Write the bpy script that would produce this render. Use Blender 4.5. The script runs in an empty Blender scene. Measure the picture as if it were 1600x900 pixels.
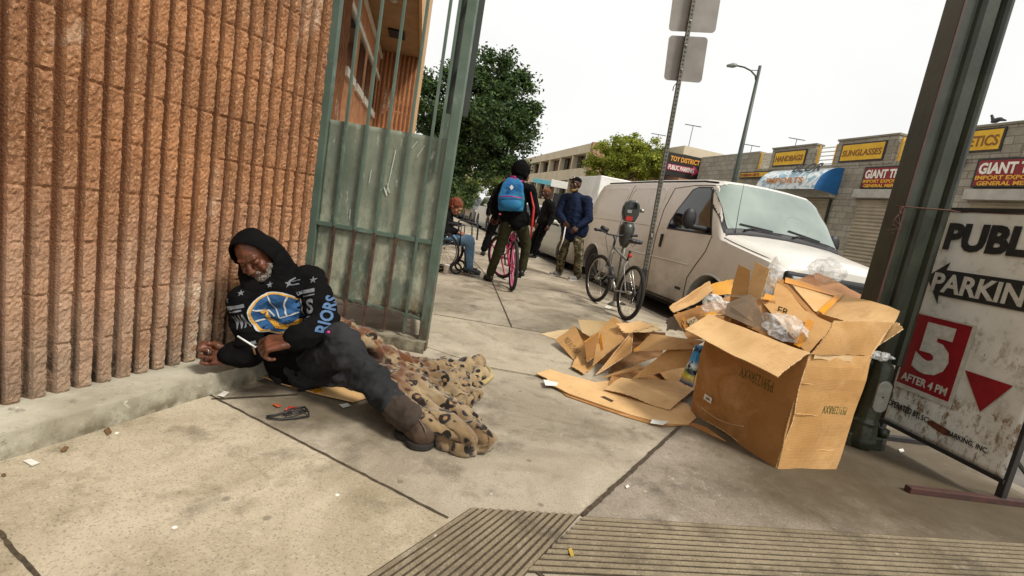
import bpy, bmesh, math, random
from mathutils import Vector as V, Matrix, noise
from mathutils.bvhtree import BVHTree
random.seed(7)
sc = bpy.context.scene
PI = math.pi
# ---------------- camera, sky, sun, exposure ----------------
FPX, PITCH, ROLL, EYE = 770.0, math.radians(8.9), math.radians(9.9), 1.05
_F = V((0, math.cos(PITCH), -math.sin(PITCH))); _U0 = V((0, math.sin(PITCH), math.cos(PITCH))); _R0 = V((1, 0, 0))
CR = _R0*math.cos(ROLL) + _U0*math.sin(ROLL); CU = _U0*math.cos(ROLL) - _R0*math.sin(ROLL)
cam = bpy.data.objects.new('camera', bpy.data.cameras.new('camera')); sc.collection.objects.link(cam); sc.camera = cam
m = Matrix((CR, CU, -_F)).transposed().to_4x4(); m.translation = V((0, 0, EYE)); cam.matrix_world = m
cam.data.sensor_width = 36; cam.data.lens = 36*FPX/1600; cam.data.clip_start = .05; cam.data.clip_end = 2000
cam.data.dof.use_dof = False
SUN_EL, SUN_AZ = math.radians(52), math.radians(128)      # azimuth from +Y towards +X : behind the camera, to the right
w = bpy.data.worlds.new('World'); sc.world = w; w.use_nodes = True
nt = w.node_tree; nt.nodes.clear()
sky = nt.nodes.new('ShaderNodeTexSky'); sky.sky_type = 'NISHITA'; sky.sun_disc = False
sky.sun_elevation = SUN_EL; sky.sun_rotation = SUN_AZ; sky.air_density = 1.0; sky.dust_density = 3.0; sky.ozone_density = 1.0
hs = nt.nodes.new('ShaderNodeHueSaturation'); hs.inputs['Saturation'].default_value = .10
tc = nt.nodes.new('ShaderNodeTexCoord'); no = nt.nodes.new('ShaderNodeTexNoise'); no.inputs['Scale'].default_value = 1.6; no.inputs['Detail'].default_value = 5
cr = nt.nodes.new('ShaderNodeValToRGB'); cr.color_ramp.elements[0].position = .3; cr.color_ramp.elements[1].position = .75
cr.color_ramp.elements[0].color = (8.1, 8.08, 8.0, 1); cr.color_ramp.elements[1].color = (10.2, 10.15, 9.9, 1)
mx = nt.nodes.new('ShaderNodeMix'); mx.data_type = 'RGBA'; mx.inputs[0].default_value = .88
bg = nt.nodes.new('ShaderNodeBackground'); bg.inputs[1].default_value = .10; wo = nt.nodes.new('ShaderNodeOutputWorld')
L = nt.links.new
L(sky.outputs[0], hs.inputs['Color']); L(tc.outputs['Generated'], no.inputs['Vector']); L(no.outputs[0], cr.inputs[0])
L(hs.outputs[0], mx.inputs[6]); L(cr.outputs[0], mx.inputs[7]); L(mx.outputs[2], bg.inputs[0]); L(bg.outputs[0], wo.inputs[0])
sd = bpy.data.lights.new('sun', 'SUN'); sd.energy = 3.1; sd.angle = math.radians(12); sd.color = (1, .95, .87)
sun = bpy.data.objects.new('sun', sd); sc.collection.objects.link(sun)
sdir = V((math.sin(SUN_AZ)*math.cos(SUN_EL), math.cos(SUN_AZ)*math.cos(SUN_EL), math.sin(SUN_EL)))
sun.rotation_euler = sdir.to_track_quat('Z', 'Y').to_euler(); sun.location = (6, -6, 12)
sc.view_settings.view_transform = 'Standard'; sc.view_settings.look = 'None'; sc.view_settings.gamma = 1
sc.view_settings.exposure = 0.2; sc.view_settings.use_curve_mapping = False

# ---------------- measuring helpers (real positions on real planes) ----------------
def ray(x, y): return CR*((x-800)/FPX) + CU*((450-y)/FPX) + _F
def G(x, y, z=0.0):
    d = ray(x, y); t = (z-EYE)/d.z; return V((d.x*t, d.y*t, z))
def PY(x, y, Y):
    d = ray(x, y); t = Y/d.y; return V((d.x*t, Y, EYE+d.z*t))
AZ = math.radians(-14.7)
DT = V((math.sin(AZ), math.cos(AZ), 0)); DN = V((math.cos(AZ), -math.sin(AZ), 0))
def ST(s, t, z=0.0): return DN*s + DT*t + V((0, 0, z))

# ---------------- mesh builder ----------------
class MB:
    def __init__(s): s.v = []; s.f = []; s.sm = []
    def add(s, vs, fs, smooth=False):
        o = len(s.v); s.v += [V(p) for p in vs]; s.f += [tuple(i+o for i in f) for f in fs]; s.sm += [smooth]*len(fs); return s
    def hexa(s, p):   # 8 points: bottom ring 0-3, top ring 4-7
        return s.add(p, [(0,3,2,1),(4,5,6,7),(0,1,5,4),(1,2,6,5),(2,3,7,6),(3,0,4,7)])
    def box(s, c, sz, ax=None):
        X, Y, Z = ax if ax else (V((1,0,0)), V((0,1,0)), V((0,0,1))); c = V(c); a, b, d = sz[0]/2, sz[1]/2, sz[2]/2
        return s.hexa([c+X*i*a+Y*j*b+Z*k*d for k in (-1,1) for i, j in ((-1,-1),(1,-1),(1,1),(-1,1))])
    def bar(s, p, q, w, h=None, up=None):   # rectangular bar
        p, q = V(p), V(q); h = h or w; z = (q-p).normalized(); up = V(up) if up else (V((0,0,1)) if abs(z.z) < .9 else V((1,0,0)))
        x = z.cross(up).normalized(); y = x.cross(z); return s.box((p+q)/2, (w, h, (q-p).length), (x, y, z))
    def tube(s, pts, r, n=8, cap=True, smooth=True, closed=False):
        pts = [V(p) for p in pts]; N = len(pts); rs = r if isinstance(r, (list, tuple)) else [r]*N; vs = []; fs = []
        prev = None
        for i, p in enumerate(pts):
            if closed: t = pts[(i+1) % N]-pts[i-1]
            else: t = pts[min(i+1, N-1)]-pts[max(i-1, 0)]
            if t.length < 1e-9: t = V((0, 0, 1))
            t.normalize()
            if prev is None: u = t.orthogonal().normalized()
            else:
                u = prev - t*prev.dot(t)
                u = u.normalized() if u.length > 1e-6 else t.orthogonal().normalized()
            prev = u; b = t.cross(u)
            for k in range(n):
                a = 2*PI*k/n; vs.append(p+(u*math.cos(a)+b*math.sin(a))*rs[i])
        M_ = N if closed else N-1
        for i in range(M_):
            for k in range(n):
                j = (i+1) % N; fs.append((i*n+k, i*n+(k+1) % n, j*n+(k+1) % n, j*n+k))
        if cap and not closed: fs.append(tuple(range(n))[::-1]); fs.append(tuple((N-1)*n+k for k in range(n)))
        return s.add(vs, fs, smooth)
    def cyl(s, p, q, r, r2=None, n=16, smooth=True): return s.tube([p, q], [r, r if r2 is None else r2], n, True, smooth)
    def ring(s, c, ax, R, r, n=32, k=8):
        c = V(c); ax = V(ax).normalized(); u = ax.orthogonal().normalized(); b = ax.cross(u)
        return s.tube([c+(u*math.cos(2*PI*i/n)+b*math.sin(2*PI*i/n))*R for i in range(n)], r, k, closed=True)
    def lathe(s, prof, c, ax=(0,0,1), n=20, smooth=True):   # prof [(r, h)]
        c = V(c); ax = V(ax).normalized(); u = ax.orthogonal().normalized(); b = ax.cross(u); vs = []; fs = []
        for r, h in prof:
            for k in range(n):
                a = 2*PI*k/n; vs.append(c+ax*h+(u*math.cos(a)+b*math.sin(a))*max(r, 1e-4))
        for i in range(len(prof)-1):
            for k in range(n): fs.append((i*n+k, i*n+(k+1) % n, (i+1)*n+(k+1) % n, (i+1)*n+k))
        fs.append(tuple(range(n))[::-1]); fs.append(tuple((len(prof)-1)*n+k for k in range(n)))
        return s.add(vs, fs, smooth)
    def ball(s, c, r, sx=1, sy=1, sz=1, n=12, m=8, ax=None):
        c = V(c); X, Y, Z = ax if ax else (V((1,0,0)), V((0,1,0)), V((0,0,1))); vs = [c+Z*r*sz]; fs = []
        for i in range(1, m):
            th = PI*i/m
            for k in range(n):
                a = 2*PI*k/n; vs.append(c+X*(r*sx*math.sin(th)*math.cos(a))+Y*(r*sy*math.sin(th)*math.sin(a))+Z*(r*sz*math.cos(th)))
        vs.append(c-Z*r*sz)
        for k in range(n): fs.append((0, 1+k, 1+(k+1) % n))
        for i in range(m-2):
            for k in range(n): fs.append((1+i*n+k, 1+(i+1)*n+k, 1+(i+1)*n+(k+1) % n, 1+i*n+(k+1) % n))
        e = len(vs)-1
        for k in range(n): fs.append((e, 1+(m-2)*n+(k+1) % n, 1+(m-2)*n+k))
        return s.add(vs, fs, True)
    def poly(s, pts, th, nrm=None):    # flat polygon given thickness, centred
        pts = [V(p) for p in pts]; n = len(pts)
        if nrm is None:
            nrm = V((0,0,0))
            for i in range(n): nrm += pts[i].cross(pts[(i+1) % n])
        nrm = V(nrm).normalized()
        a = [p+nrm*th/2 for p in pts]; b = [p-nrm*th/2 for p in pts]
        return s.add(a+b, [tuple(range(n)), tuple(range(2*n-1, n-1, -1))] + [(i, n+i, n+(i+1) % n, (i+1) % n) for i in range(n)])
    def card(s, q, th=.005, warp=.006, n=10, jag=0.0, seed=0):   # warped cardboard quad, corners in order
        q = [V(p) for p in q]; nr = (q[1]-q[0]).cross(q[3]-q[0]).normalized(); rr = random.Random(seed)
        top = []; bot = []
        for j in range(n+1):
            for i in range(n+1):
                u, v = i/n, j/n
                p = (q[0]*(1-u)+q[1]*u)*(1-v)+(q[3]*(1-u)+q[2]*u)*v
                k = warp*noise.noise(p*5+V((seed*3.1, 0, 0)))*2
                if jag and (i in (0, n) or j in (0, n)): p = p + (q[1]-q[0]).normalized()*rr.uniform(-jag, jag)+(q[3]-q[0]).normalized()*rr.uniform(-jag, jag)
                top.append(p+nr*(k+th/2)); bot.append(p+nr*(k-th/2))
        m_ = (n+1)*(n+1); fs = []
        for j in range(n):
            for i in range(n):
                a = j*(n+1)+i; fs.append((a, a+1, a+n+2, a+n+1)); fs.append((m_+a, m_+a+n+1, m_+a+n+2, m_+a+1))
        e = [i for i in range(n+1)]+[j*(n+1)+n for j in range(1, n+1)]+[n*(n+1)+i for i in range(n-1, -1, -1)]+[j*(n+1) for j in range(n-1, 0, -1)]
        for k in range(len(e)):
            a, b = e[k], e[(k+1) % len(e)]; fs.append((a, m_+a, m_+b, b))
        return s.add(top+bot, fs)
    def grid(s, fn, nu, nv, smooth=True, flip=False):
        vs = [fn(i/nu, j/nv) for j in range(nv+1) for i in range(nu+1)]; fs = []
        for j in range(nv):
            for i in range(nu):
                a = j*(nu+1)+i; f = (a, a+1, a+nu+2, a+nu+1); fs.append(f[::-1] if flip else f)
        return s.add(vs, fs, smooth)
    def mesh(s, name):
        me = bpy.data.meshes.new(name); me.from_pydata(s.v, [], s.f); me.polygons.foreach_set('use_smooth', s.sm); me.update(); return me
    def build(s, name, mat, parent=None, bevel=0, fixn=False):
        me = s.mesh(name)
        if fixn:
            b = bmesh.new(); b.from_mesh(me); bmesh.ops.recalc_face_normals(b, faces=b.faces); b.to_mesh(me); b.free()
        return link(name, me, mat, parent, bevel)
def wloc(o):
    p = V((0,0,0))
    while o: p += o.location; o = o.parent
    return p
def link(name, me, mat, parent=None, bevel=0):
    o = bpy.data.objects.new(name, me); sc.collection.objects.link(o)
    if mat: me.materials.append(mat)
    if parent: o.parent = parent; o.location = -wloc(parent)
    if bevel:
        b = o.modifiers.new('bevel', 'BEVEL'); b.width = bevel; b.segments = 2; b.limit_method = 'ANGLE'; b.angle_limit = math.radians(40)
    return o
def tag(o, label=None, cat=None, group=None, kind=None):
    if label: o['label'] = label
    if cat: o['category'] = cat
    if group: o['group'] = group
    if kind: o['kind'] = kind
    return o
def thing(name, loc, label, cat, group=None):
    o = bpy.data.objects.new(name, None); sc.collection.objects.link(o); o.location = V(loc); o.empty_display_size = .1
    return tag(o, label, cat, group)
def copy_tree(o, parent=None):
    c = o.copy(); sc.collection.objects.link(c); c.parent = parent
    for ch in list(o.children): copy_tree(ch, c)
    return c
def fin(o):
    "evaluate the modifiers of an object into plain mesh data"
    dg = bpy.context.evaluated_depsgraph_get(); dg.update(); me = bpy.data.meshes.new_from_object(o.evaluated_get(dg)); o.modifiers.clear(); o.data = me; return o

# ---------------- materials ----------------
def rgb(h):   # sRGB hex -> linear
    f = lambda c: c/12.92 if c <= .04045 else ((c+.055)/1.055)**2.4
    return tuple(f(int(h[i:i+2], 16)/255) for i in (0, 2, 4))+(1,)
class MT:
    def __init__(s, name, rough=.7, metal=0, spec=.5):
        s.m = bpy.data.materials.new(name); s.m.use_nodes = True; s.t = s.m.node_tree; s.b = s.t.nodes['Principled BSDF']
        s.b.inputs['Roughness'].default_value = rough; s.b.inputs['Metallic'].default_value = metal; s.b.inputs['Specular IOR Level'].default_value = spec
        s.tc = s.n('ShaderNodeTexCoord'); s.co = s.tc.outputs['Object']
    def n(s, k, **kw):
        x = s.t.nodes.new(k)
        for a, b in kw.items(): setattr(x, a, b)
        return x
    def l(s, a, b): s.t.links.new(a, b)
    def mapping(s, scale=(1,1,1), rot=(0,0,0), loc=(0,0,0)):
        x = s.n('ShaderNodeMapping'); x.inputs['Scale'].default_value = scale; x.inputs['Rotation'].default_value = rot; x.inputs['Location'].default_value = loc
        s.l(s.co, x.inputs[0]); return x.outputs[0]
    def noise(s, scale, detail=4, rough=.55, co=None, dist=0):
        x = s.n('ShaderNodeTexNoise'); x.inputs['Scale'].default_value = scale; x.inputs['Detail'].default_value = detail
        x.inputs['Roughness'].default_value = rough; x.inputs['Distortion'].default_value = dist; s.l(co or s.co, x.inputs['Vector']); return x.outputs[0]
    def vor(s, scale, feature='F1', co=None, out=0, rnd=1):
        x = s.n('ShaderNodeTexVoronoi', feature=feature); x.inputs['Scale'].default_value = scale; x.inputs['Randomness'].default_value = rnd
        s.l(co or s.co, x.inputs['Vector']); return x.outputs[out]
    def ramp(s, fac, stops, interp='LINEAR'):
        x = s.n('ShaderNodeValToRGB'); e = x.color_ramp; e.interpolation = interp
        while len(e.elements) < len(stops): e.elements.new(.5)
        for el, (p, c) in zip(e.elements, stops): el.position = p; el.color = c if len(c) == 4 else tuple(c)+(1,)
        s.l(fac, x.inputs[0]); return x.outputs[0]
    def mix(s, a, b, fac, mode='MIX'):
        x = s.n('ShaderNodeMix', data_type='RGBA', blend_type=mode)
        for i, q in ((6, a), (7, b)):
            if isinstance(q, (tuple, list)): x.inputs[i].default_value = q
            else: s.l(q, x.inputs[i])
        if isinstance(fac, (int, float)): x.inputs[0].default_value = fac
        else: s.l(fac, x.inputs[0])
        return x.outputs[2]
    def math(s, op, a, b=0.0):
        x = s.n('ShaderNodeMath', operation=op)
        for i, q in ((0, a), (1, b)):
            if isinstance(q, (int, float)): x.inputs[i].default_value = q
            else: s.l(q, x.inputs[i])
        return x.outputs[0]
    def col(s, c):
        if isinstance(c, (tuple, list)): s.b.inputs['Base Color'].default_value = c
        else: s.l(c, s.b.inputs['Base Color'])
        return s
    def bump(s, h, strength=.3, dist=.005):
        x = s.n('ShaderNodeBump'); x.inputs['Strength'].default_value = strength; x.inputs['Distance'].default_value = dist
        s.l(h, x.inputs['Height']); s.l(x.outputs[0], s.b.inputs['Normal']); return s
BW = lambda a, b: [(a, (0,0,0,1)), (b, (1,1,1,1))]
_mc = {}
def M(name, c1, c2=None, scale=8, rough=.7, metal=0, bump=0, bscale=60, lo=.35, hi=.65, dist=.004, spec=.5, co=None):
    "two-tone mottled procedural material"
    if name in _mc: return _mc[name]
    t = MT(name, rough, metal, spec); a = rgb(c1) if isinstance(c1, str) else c1; b = rgb(c2) if isinstance(c2, str) else (c2 or tuple(x*.8 for x in a[:3])+(1,))
    t.col(t.mix(a, b, t.ramp(t.noise(scale, 6, .6), BW(lo, hi))))
    if bump: t.bump(t.noise(bscale, 4), bump, dist)
    _mc[name] = t.m; return t.m

# ---------------- text ----------------
def text_raw(txt, bold=0.0, ext=0.0):
    c = bpy.data.curves.new('t', 'FONT'); c.body = txt; c.align_x = 'LEFT'; c.offset = bold; c.extrude = ext; c.resolution_u = 3
    o = bpy.data.objects.new('t', c); sc.collection.objects.link(o); dg = bpy.context.evaluated_depsgraph_get(); dg.update()
    me = bpy.data.meshes.new_from_object(o.evaluated_get(dg)); bpy.data.objects.remove(o); return me
def text_fit(txt, name, mat, parent, O, X, Y, w, h, bold=.012, off=.003, th=.002, shear=0, squash=True):
    "lettering fitted into the box w x h whose lower left corner is O on the plane X, Y"
    me = text_raw(txt, bold, .01); xs = [v.co.x for v in me.vertices]; ys = [v.co.y for v in me.vertices]; x0, x1, y0, y1 = min(xs), max(xs), min(ys), max(ys)
    O, X, Y = V(O), V(X).normalized(), V(Y).normalized(); N = X.cross(Y); sx = w/(x1-x0); sy = h/(y1-y0)
    for v in me.vertices:
        a = (v.co.x-x0)*sx; b = (v.co.y-y0)*sy; z = v.co.z/.01*th/2
        v.co = O+X*(a+shear*b)+Y*b+N*(off+z)
    me.name = name; me.materials.clear()
    return link(name, me, mat, parent)
def project(me, bvh, O, X, Y, off=.003, maxd=.5, cut=.012):
    "lay a flat mesh (x, y in metres) onto a real surface, travelling along -Z = X x Y"
    b = bmesh.new(); b.from_mesh(me); bmesh.ops.triangulate(b, faces=b.faces)
    for _ in range(4):
        es = [e for e in b.edges if e.calc_length() > cut]
        if not es: break
        bmesh.ops.subdivide_edges(b, edges=es, cuts=1); bmesh.ops.triangulate(b, faces=b.faces)
    O, X, Y = V(O), V(X).normalized(), V(Y).normalized(); N = X.cross(Y); dead = []
    for v in b.verts:
        p = O+X*v.co.x+Y*v.co.y; h = bvh.ray_cast(p+N*maxd/2, -N, maxd)
        if h[0] is None or h[1].dot(N) < .1: dead.append(v); v.co = p
        else: v.co = h[0]+h[1]*off
    bmesh.ops.delete(b, geom=dead, context='VERTS'); b.to_mesh(me); b.free(); return me

# ---------------- soft shapes: overlapping tapered capsules fused into one skin ----------------
def ico(c, r, rot=None, sc3=(1,1,1), sub=2):
    b = bmesh.new(); bmesh.ops.create_icosphere(b, subdivisions=sub, radius=1); out = []
    for v in b.verts:
        p = V((v.co.x*sc3[0]*r, v.co.y*sc3[1]*r, v.co.z*sc3[2]*r)); out.append((rot @ p if rot else p)+V(c))
    fs = [tuple(x.index for x in f.verts) for f in b.faces]; b.free(); return out, fs
def hull_add(bm, pts):
    vs = [bm.verts.new(p) for p in pts]; r = bmesh.ops.convex_hull(bm, input=vs)
    junk = [g for g in r['geom_interior'] if isinstance(g, bmesh.types.BMVert)]+[g for g in r['geom_unused'] if isinstance(g, bmesh.types.BMVert)]
    if junk: bmesh.ops.delete(bm, geom=list(set(junk)), context='VERTS')
def C(p, r, q, r2=None): return ('c', V(p), r, V(q), r if r2 is None else r2)
def chain(pts, rs): return [C(pts[i], rs[i], pts[i+1], rs[i+1]) for i in range(len(pts)-1)]
def E(c, rx, ry, rz, X=(1,0,0), Y=(0,1,0)):
    X = V(X).normalized(); Y = V(Y); Z = X.cross(Y).normalized(); Y = Z.cross(X); return ('e', V(c), (rx, ry, rz), Matrix((X, Y, Z)).transposed())
def soft(name, prims, voxel, mat, parent=None, smooth=3, nz=(), wr=(), sfac=.5):
    bm = bmesh.new()
    for p in prims:
        if p[0] == 'c': a, _ = ico(p[1], p[2]); b, _ = ico(p[3], p[4]); hull_add(bm, a+b)
        elif p[0] == 'e': a, _ = ico(p[1], 1, p[3], p[2], 3); hull_add(bm, a)
        elif p[0] == 'h': hull_add(bm, [V(x) for x in p[1]])
    me = bpy.data.meshes.new(name); bmesh.ops.recalc_face_normals(bm, faces=bm.faces); bm.to_mesh(me); bm.free()
    o = link(name, me, None, parent); r = o.modifiers.new('r', 'REMESH'); r.mode = 'VOXEL'; r.voxel_size = voxel
    if smooth: s_ = o.modifiers.new('s', 'SMOOTH'); s_.factor = sfac; s_.iterations = smooth
    fin(o); me = o.data; me.materials.clear(); me.materials.append(mat)
    if nz or wr:
        ds = []
        for v in me.vertices:
            d = 0
            for amp, fr in nz: d += amp*noise.noise(v.co*fr)
            for amp, fr, ax in wr:       # folds: stretched ridged noise, ax squeezes an axis (or the fold direction ax[3])
                q = V((v.co.x*ax[0], v.co.y*ax[1], v.co.z*ax[2]))*fr if len(ax) == 3 else V((v.co.dot(V(ax[3]))*ax[0], v.co.dot(V((ax[3][1], -ax[3][0], 0)))*ax[1], v.co.z*ax[2]))*fr; d += amp*(1-2*abs(noise.noise(q)+.5*noise.noise(q*2.1)))
            ds.append(d)
        ns = [v.normal.copy() for v in me.vertices]
        for v, n_, d in zip(me.vertices, ns, ds): v.co += n_*d
    me.polygons.foreach_set('use_smooth', [True]*len(me.polygons)); me.update()
    return o
def bvh_of(o):
    me = o.data; return BVHTree.FromPolygons([v.co.copy() for v in me.vertices], [tuple(p.vertices) for p in me.polygons])
# =====================================================================  THE SETTING
def struct(name, mb, mat, **k): o = mb.build(name, mat, **k); o['kind'] = 'structure'; return o
def concrete(name, c1, c2, c3, blot=.5, stain_falloff=()):
    t = MT(name, .85, 0, .3)
    a = t.mix(rgb(c1), rgb(c2), t.ramp(t.noise(1.1, 7, .65, dist=.8), BW(.40, .60)))
    a = t.mix(a, rgb(c3), t.ramp(t.noise(3.7, 7, .65), BW(.52, .72)))
    st = t.noise(9, 5, .6, co=t.mapping((1, .22, 1), (0, 0, .9)))           # broom marks and scuffs
    a = t.mix(a, rgb('5a5044'), t.math('MULTIPLY', t.ramp(st, BW(.58, .8)), .35))
    a = t.mix(a, rgb('3c342a'), t.math('MULTIPLY', t.ramp(t.noise(2.3, 8, .7, dist=1.2, co=t.mapping(loc=(5, 2, 0))), BW(.56, .74)), .45))
    a = t.mix(a, rgb('d9cfba'), t.math('MULTIPLY', t.ramp(t.noise(5.2, 8, .75, dist=.8, co=t.mapping(loc=(9, 4, 0))), BW(.58, .76)), .4))
    ck = t.n('ShaderNodeTexVoronoi', feature='DISTANCE_TO_EDGE'); ck.inputs['Scale'].default_value = 1.3; nn_ = t.n('ShaderNodeTexNoise'); nn_.inputs['Scale'].default_value = 5; nn_.inputs['Detail'].default_value = 6; t.l(t.co, nn_.inputs['Vector'])
    vm_ = t.n('ShaderNodeVectorMath', operation='MULTIPLY_ADD'); vm_.inputs[1].default_value = (.25, .25, .25); t.l(nn_.outputs[1], vm_.inputs[0]); t.l(t.co, vm_.inputs[2]); t.l(vm_.outputs[0], ck.inputs['Vector'])
    ckm = t.math('MULTIPLY', t.ramp(ck.outputs[0], [(.0, (1,1,1,1)), (.006, (0,0,0,1))]), t.ramp(t.noise(1.7, 3), BW(.52, .58))); a = t.mix(a, rgb('2e271f'), t.math('MULTIPLY', ckm, .22))
    fine = t.noise(150, 3, .75); a = t.mix(a, rgb('332c23'), t.math('MULTIPLY', t.ramp(fine, BW(.54, .68)), .62)); a = t.mix(a, rgb('e4dcca'), t.math('MULTIPLY', t.ramp(t.noise(95, 4, .8, co=t.mapping(loc=(7, 3, 0))), BW(.58, .72)), .40)); a = t.mix(a, rgb('40382d'), t.math('MULTIPLY', t.ramp(t.noise(38, 6, .8, co=t.mapping(loc=(2, 8, 0))), BW(.57, .72)), .42))
    # white paint and bird spatter: a few patches broken up by noise
    v = t.vor(2.6, co=t.mapping((1, 1.3, 1), (0, 0, .4))); sp = t.math('MULTIPLY', t.ramp(v, [(.0, (1,1,1,1)), (.17, (0,0,0,1))]), t.ramp(t.noise(24, 4, .7), BW(.5, .56)))
    a = t.mix(a, rgb('f2eee2'), t.math('MULTIPLY', sp, blot))
    v2 = t.vor(5.5); gum = t.ramp(v2, [(.05, (1,1,1,1)), (.085, (0,0,0,1))]); a = t.mix(a, rgb('5c5346'), t.math('MULTIPLY', gum, .55))
    v3 = t.vor(7.3, co=t.mapping(loc=(3.3, 1.7, 0))); a = t.mix(a, rgb('ece6d8'), t.math('MULTIPLY', t.ramp(v3, [(.035, (1,1,1,1)), (.06, (0,0,0,1))]), blot))
    for (x, y, r0, sc_, k) in stain_falloff:     # old spills with a ragged outline; those at right also hold painted corner darkening
        mp_ = t.n('ShaderNodeMapping'); mp_.inputs['Location'].default_value = (-x*sc_[0], -y*sc_[1], 0); mp_.inputs['Scale'].default_value = (sc_[0], sc_[1], 0); t.l(t.co, mp_.inputs[0])
        ln = t.n('ShaderNodeVectorMath', operation='LENGTH'); t.l(mp_.outputs[0], ln.inputs[0]); dd_ = t.math('ADD', ln.outputs['Value'], t.math('MULTIPLY', t.math('SUBTRACT', t.noise(3.2, 7, .65), .5), 1.1))
        a = t.mix(a, rgb('4a3f2c'), t.math('MULTIPLY', t.ramp(t.math('DIVIDE', dd_, 3.0), [(r0*.5/3, (1,1,1,1)), (r0*1.35/3, (0,0,0,1))]), k))
    t.col(a); t.bump(t.mix(t.noise(120, 3), t.noise(9, 4), .4), .35, .004); t.l(t.ramp(t.noise(4), [(.3, (.7,.7,.7,1)), (.7, (.95,.95,.95,1))]), t.b.inputs['Roughness']); return t.m
m_walk = concrete('pavement concrete', 'b1a692', '8f8471', '695f50', .3, [(-.75, 2.15, .45, (1.2, 1.7), .72), (.9, 4.9, .8, (1, .8), .35), (2.2, 3.3, .8, (1, 1), .6), (.3, 2.5, .5, (1, 1), .25)])
m_walk_light = concrete('light pavement concrete', 'b9ac94', '95886f', '706450', .95)
m_walk_pale = concrete('pale pavement concrete', 'b3a791', 'a0947f', '8d8170', .4)
m_walk_dark = concrete('dirty pavement concrete', '8a7f6e', '6b6152', '4f463a', .25)
m_asph = M('asphalt', '6c675f', '57524b', 3, .9, bump=.5, bscale=90)
mb = MB(); mb.box((0, 300, -.2), (1600, 1600, .08)); struct('ground', mb, M('far ground', '6b665c', '5d584f', .4, .95))
mb = MB(); mb.poly([ST(3.5, -30), ST(11.0, -30), ST(11.0, 120), ST(3.5, 120)], .02, (0,0,1))
mb.v = [v+V((0, 0, -.145)) for v in mb.v]; struct('road', mb, m_asph)
mb = MB(); mb.poly([ST(-30, -20, -.075), ST(3.52, -20, -.075), ST(3.52, 90, -.075), ST(-30, 90, -.075)], .15, (0,0,1)); struct('pavement', mb, m_walk)
mb = MB(); mb.hexa([ST(3.524, -20, -.15), ST(3.70, -20, -.15), ST(3.70, 90, -.15), ST(3.524, 90, -.15), ST(3.524, -20, .002), ST(3.66, -20, .002), ST(3.66, 90, .002), ST(3.524, 90, .002)])
struct('kerb', mb, M('kerb concrete', '8f8574', '6c6355', 2, .85, bump=.3), bevel=.012)
mb = MB(); mb.poly([ST(11.0, -20, -.06), ST(14, -20, -.06), ST(14, 60, -.06), ST(11.0, 60, -.06)], .14, (0,0,1)); struct('far_pavement', mb, m_walk)
# single slabs of their own tone, 4 mm sheets
def slab(pts, mat, z=.004):
    mb = MB(); mb.poly([V((p[0], p[1], z/2+.0005)) for p in pts], z, (0,0,1)); return struct('pavement_slab', mb, mat)
slab([(-1.74, .9), (-1.25, 2.10), (-1.20, 2.06), (-.078, 1.515), (-.02, 1.48), (-.75, .35), (-2.0, .35)], m_walk_light)
slab([(-.60, 3.40), (-.08, 3.16), (.62, 3.16), (.90, 4.41), (.06, 4.41), (-.66, 4.38)], m_walk_pale)
m_walk_dark2 = concrete('spotted pavement concrete', '94897a', '746a5b', '564d41', .25, [(2.3, 2.9, 1.0, (1, 1), .75), (1.6, 2.3, .55, (1, 1.4), .65), (2.6, 2.2, .8, (.8, 1.6), .7)])
slab([(.40, 1.66), (1.07, 2.66), (1.75, 3.68), (2.9, 3.3), (3.0, 2.14)], m_walk_dark2)
# joints
m_joint = M('joint filler', '332a1f', '514431', 60, .95, bump=.4)
def joint(a, b, w=.010, z=.0068, seed=0):
    a, b = V((a[0], a[1], z)), V((b[0], b[1], z)); d = (b-a).normalized(); s = V((-d.y, d.x, 0)); n = max(4, int((b-a).length/.02)); vs = []; fs = []
    for i in range(n+1):
        p = a+(b-a)*i/n; k = noise.noise(V((i*.31, seed*7.7, 0))); q = w/2*(1+.5*noise.noise(V((i*.8, 3, seed))))
        p = p+s*k*.004; vs += [p-s*q, p+s*q]
    for i in range(n): fs.append((2*i, 2*i+1, 2*i+3, 2*i+2))
    mb = MB(); mb.add(vs, fs); return struct('pavement_joint', mb, m_joint)
joint((-1.27, 2.09), (-.078, 1.511), .011); joint((.397, 1.659), (1.068, 2.666), .02, seed=1); joint((1.068, 2.666), (1.75, 3.68), .02, seed=2)
joint((-.078, 3.142), (.75, 3.14), .008, seed=3); joint((-.66, 4.37), (.95, 4.40), .012, seed=4); joint((-1.204, 1.135), (-.76, .90), .011, seed=5); joint((-1.62, 1.35), (-1.204, 1.135), .009, seed=5)
joint((-1.23, 2.05), (-.93, 2.25), .012, seed=6); joint((.9, 7.2), (-2.0, 6.6), .012, seed=7); joint((.06, 4.40), (-.3, 7.0), .01, seed=8); joint((.2, 1.36), (.35, 1.2), .012, seed=9)
joint((-2.2, 10.2), (.9, 11.0), .012, seed=10); joint((-.3, 7.0), (-1.6, 12.5), .012, seed=11)
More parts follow.
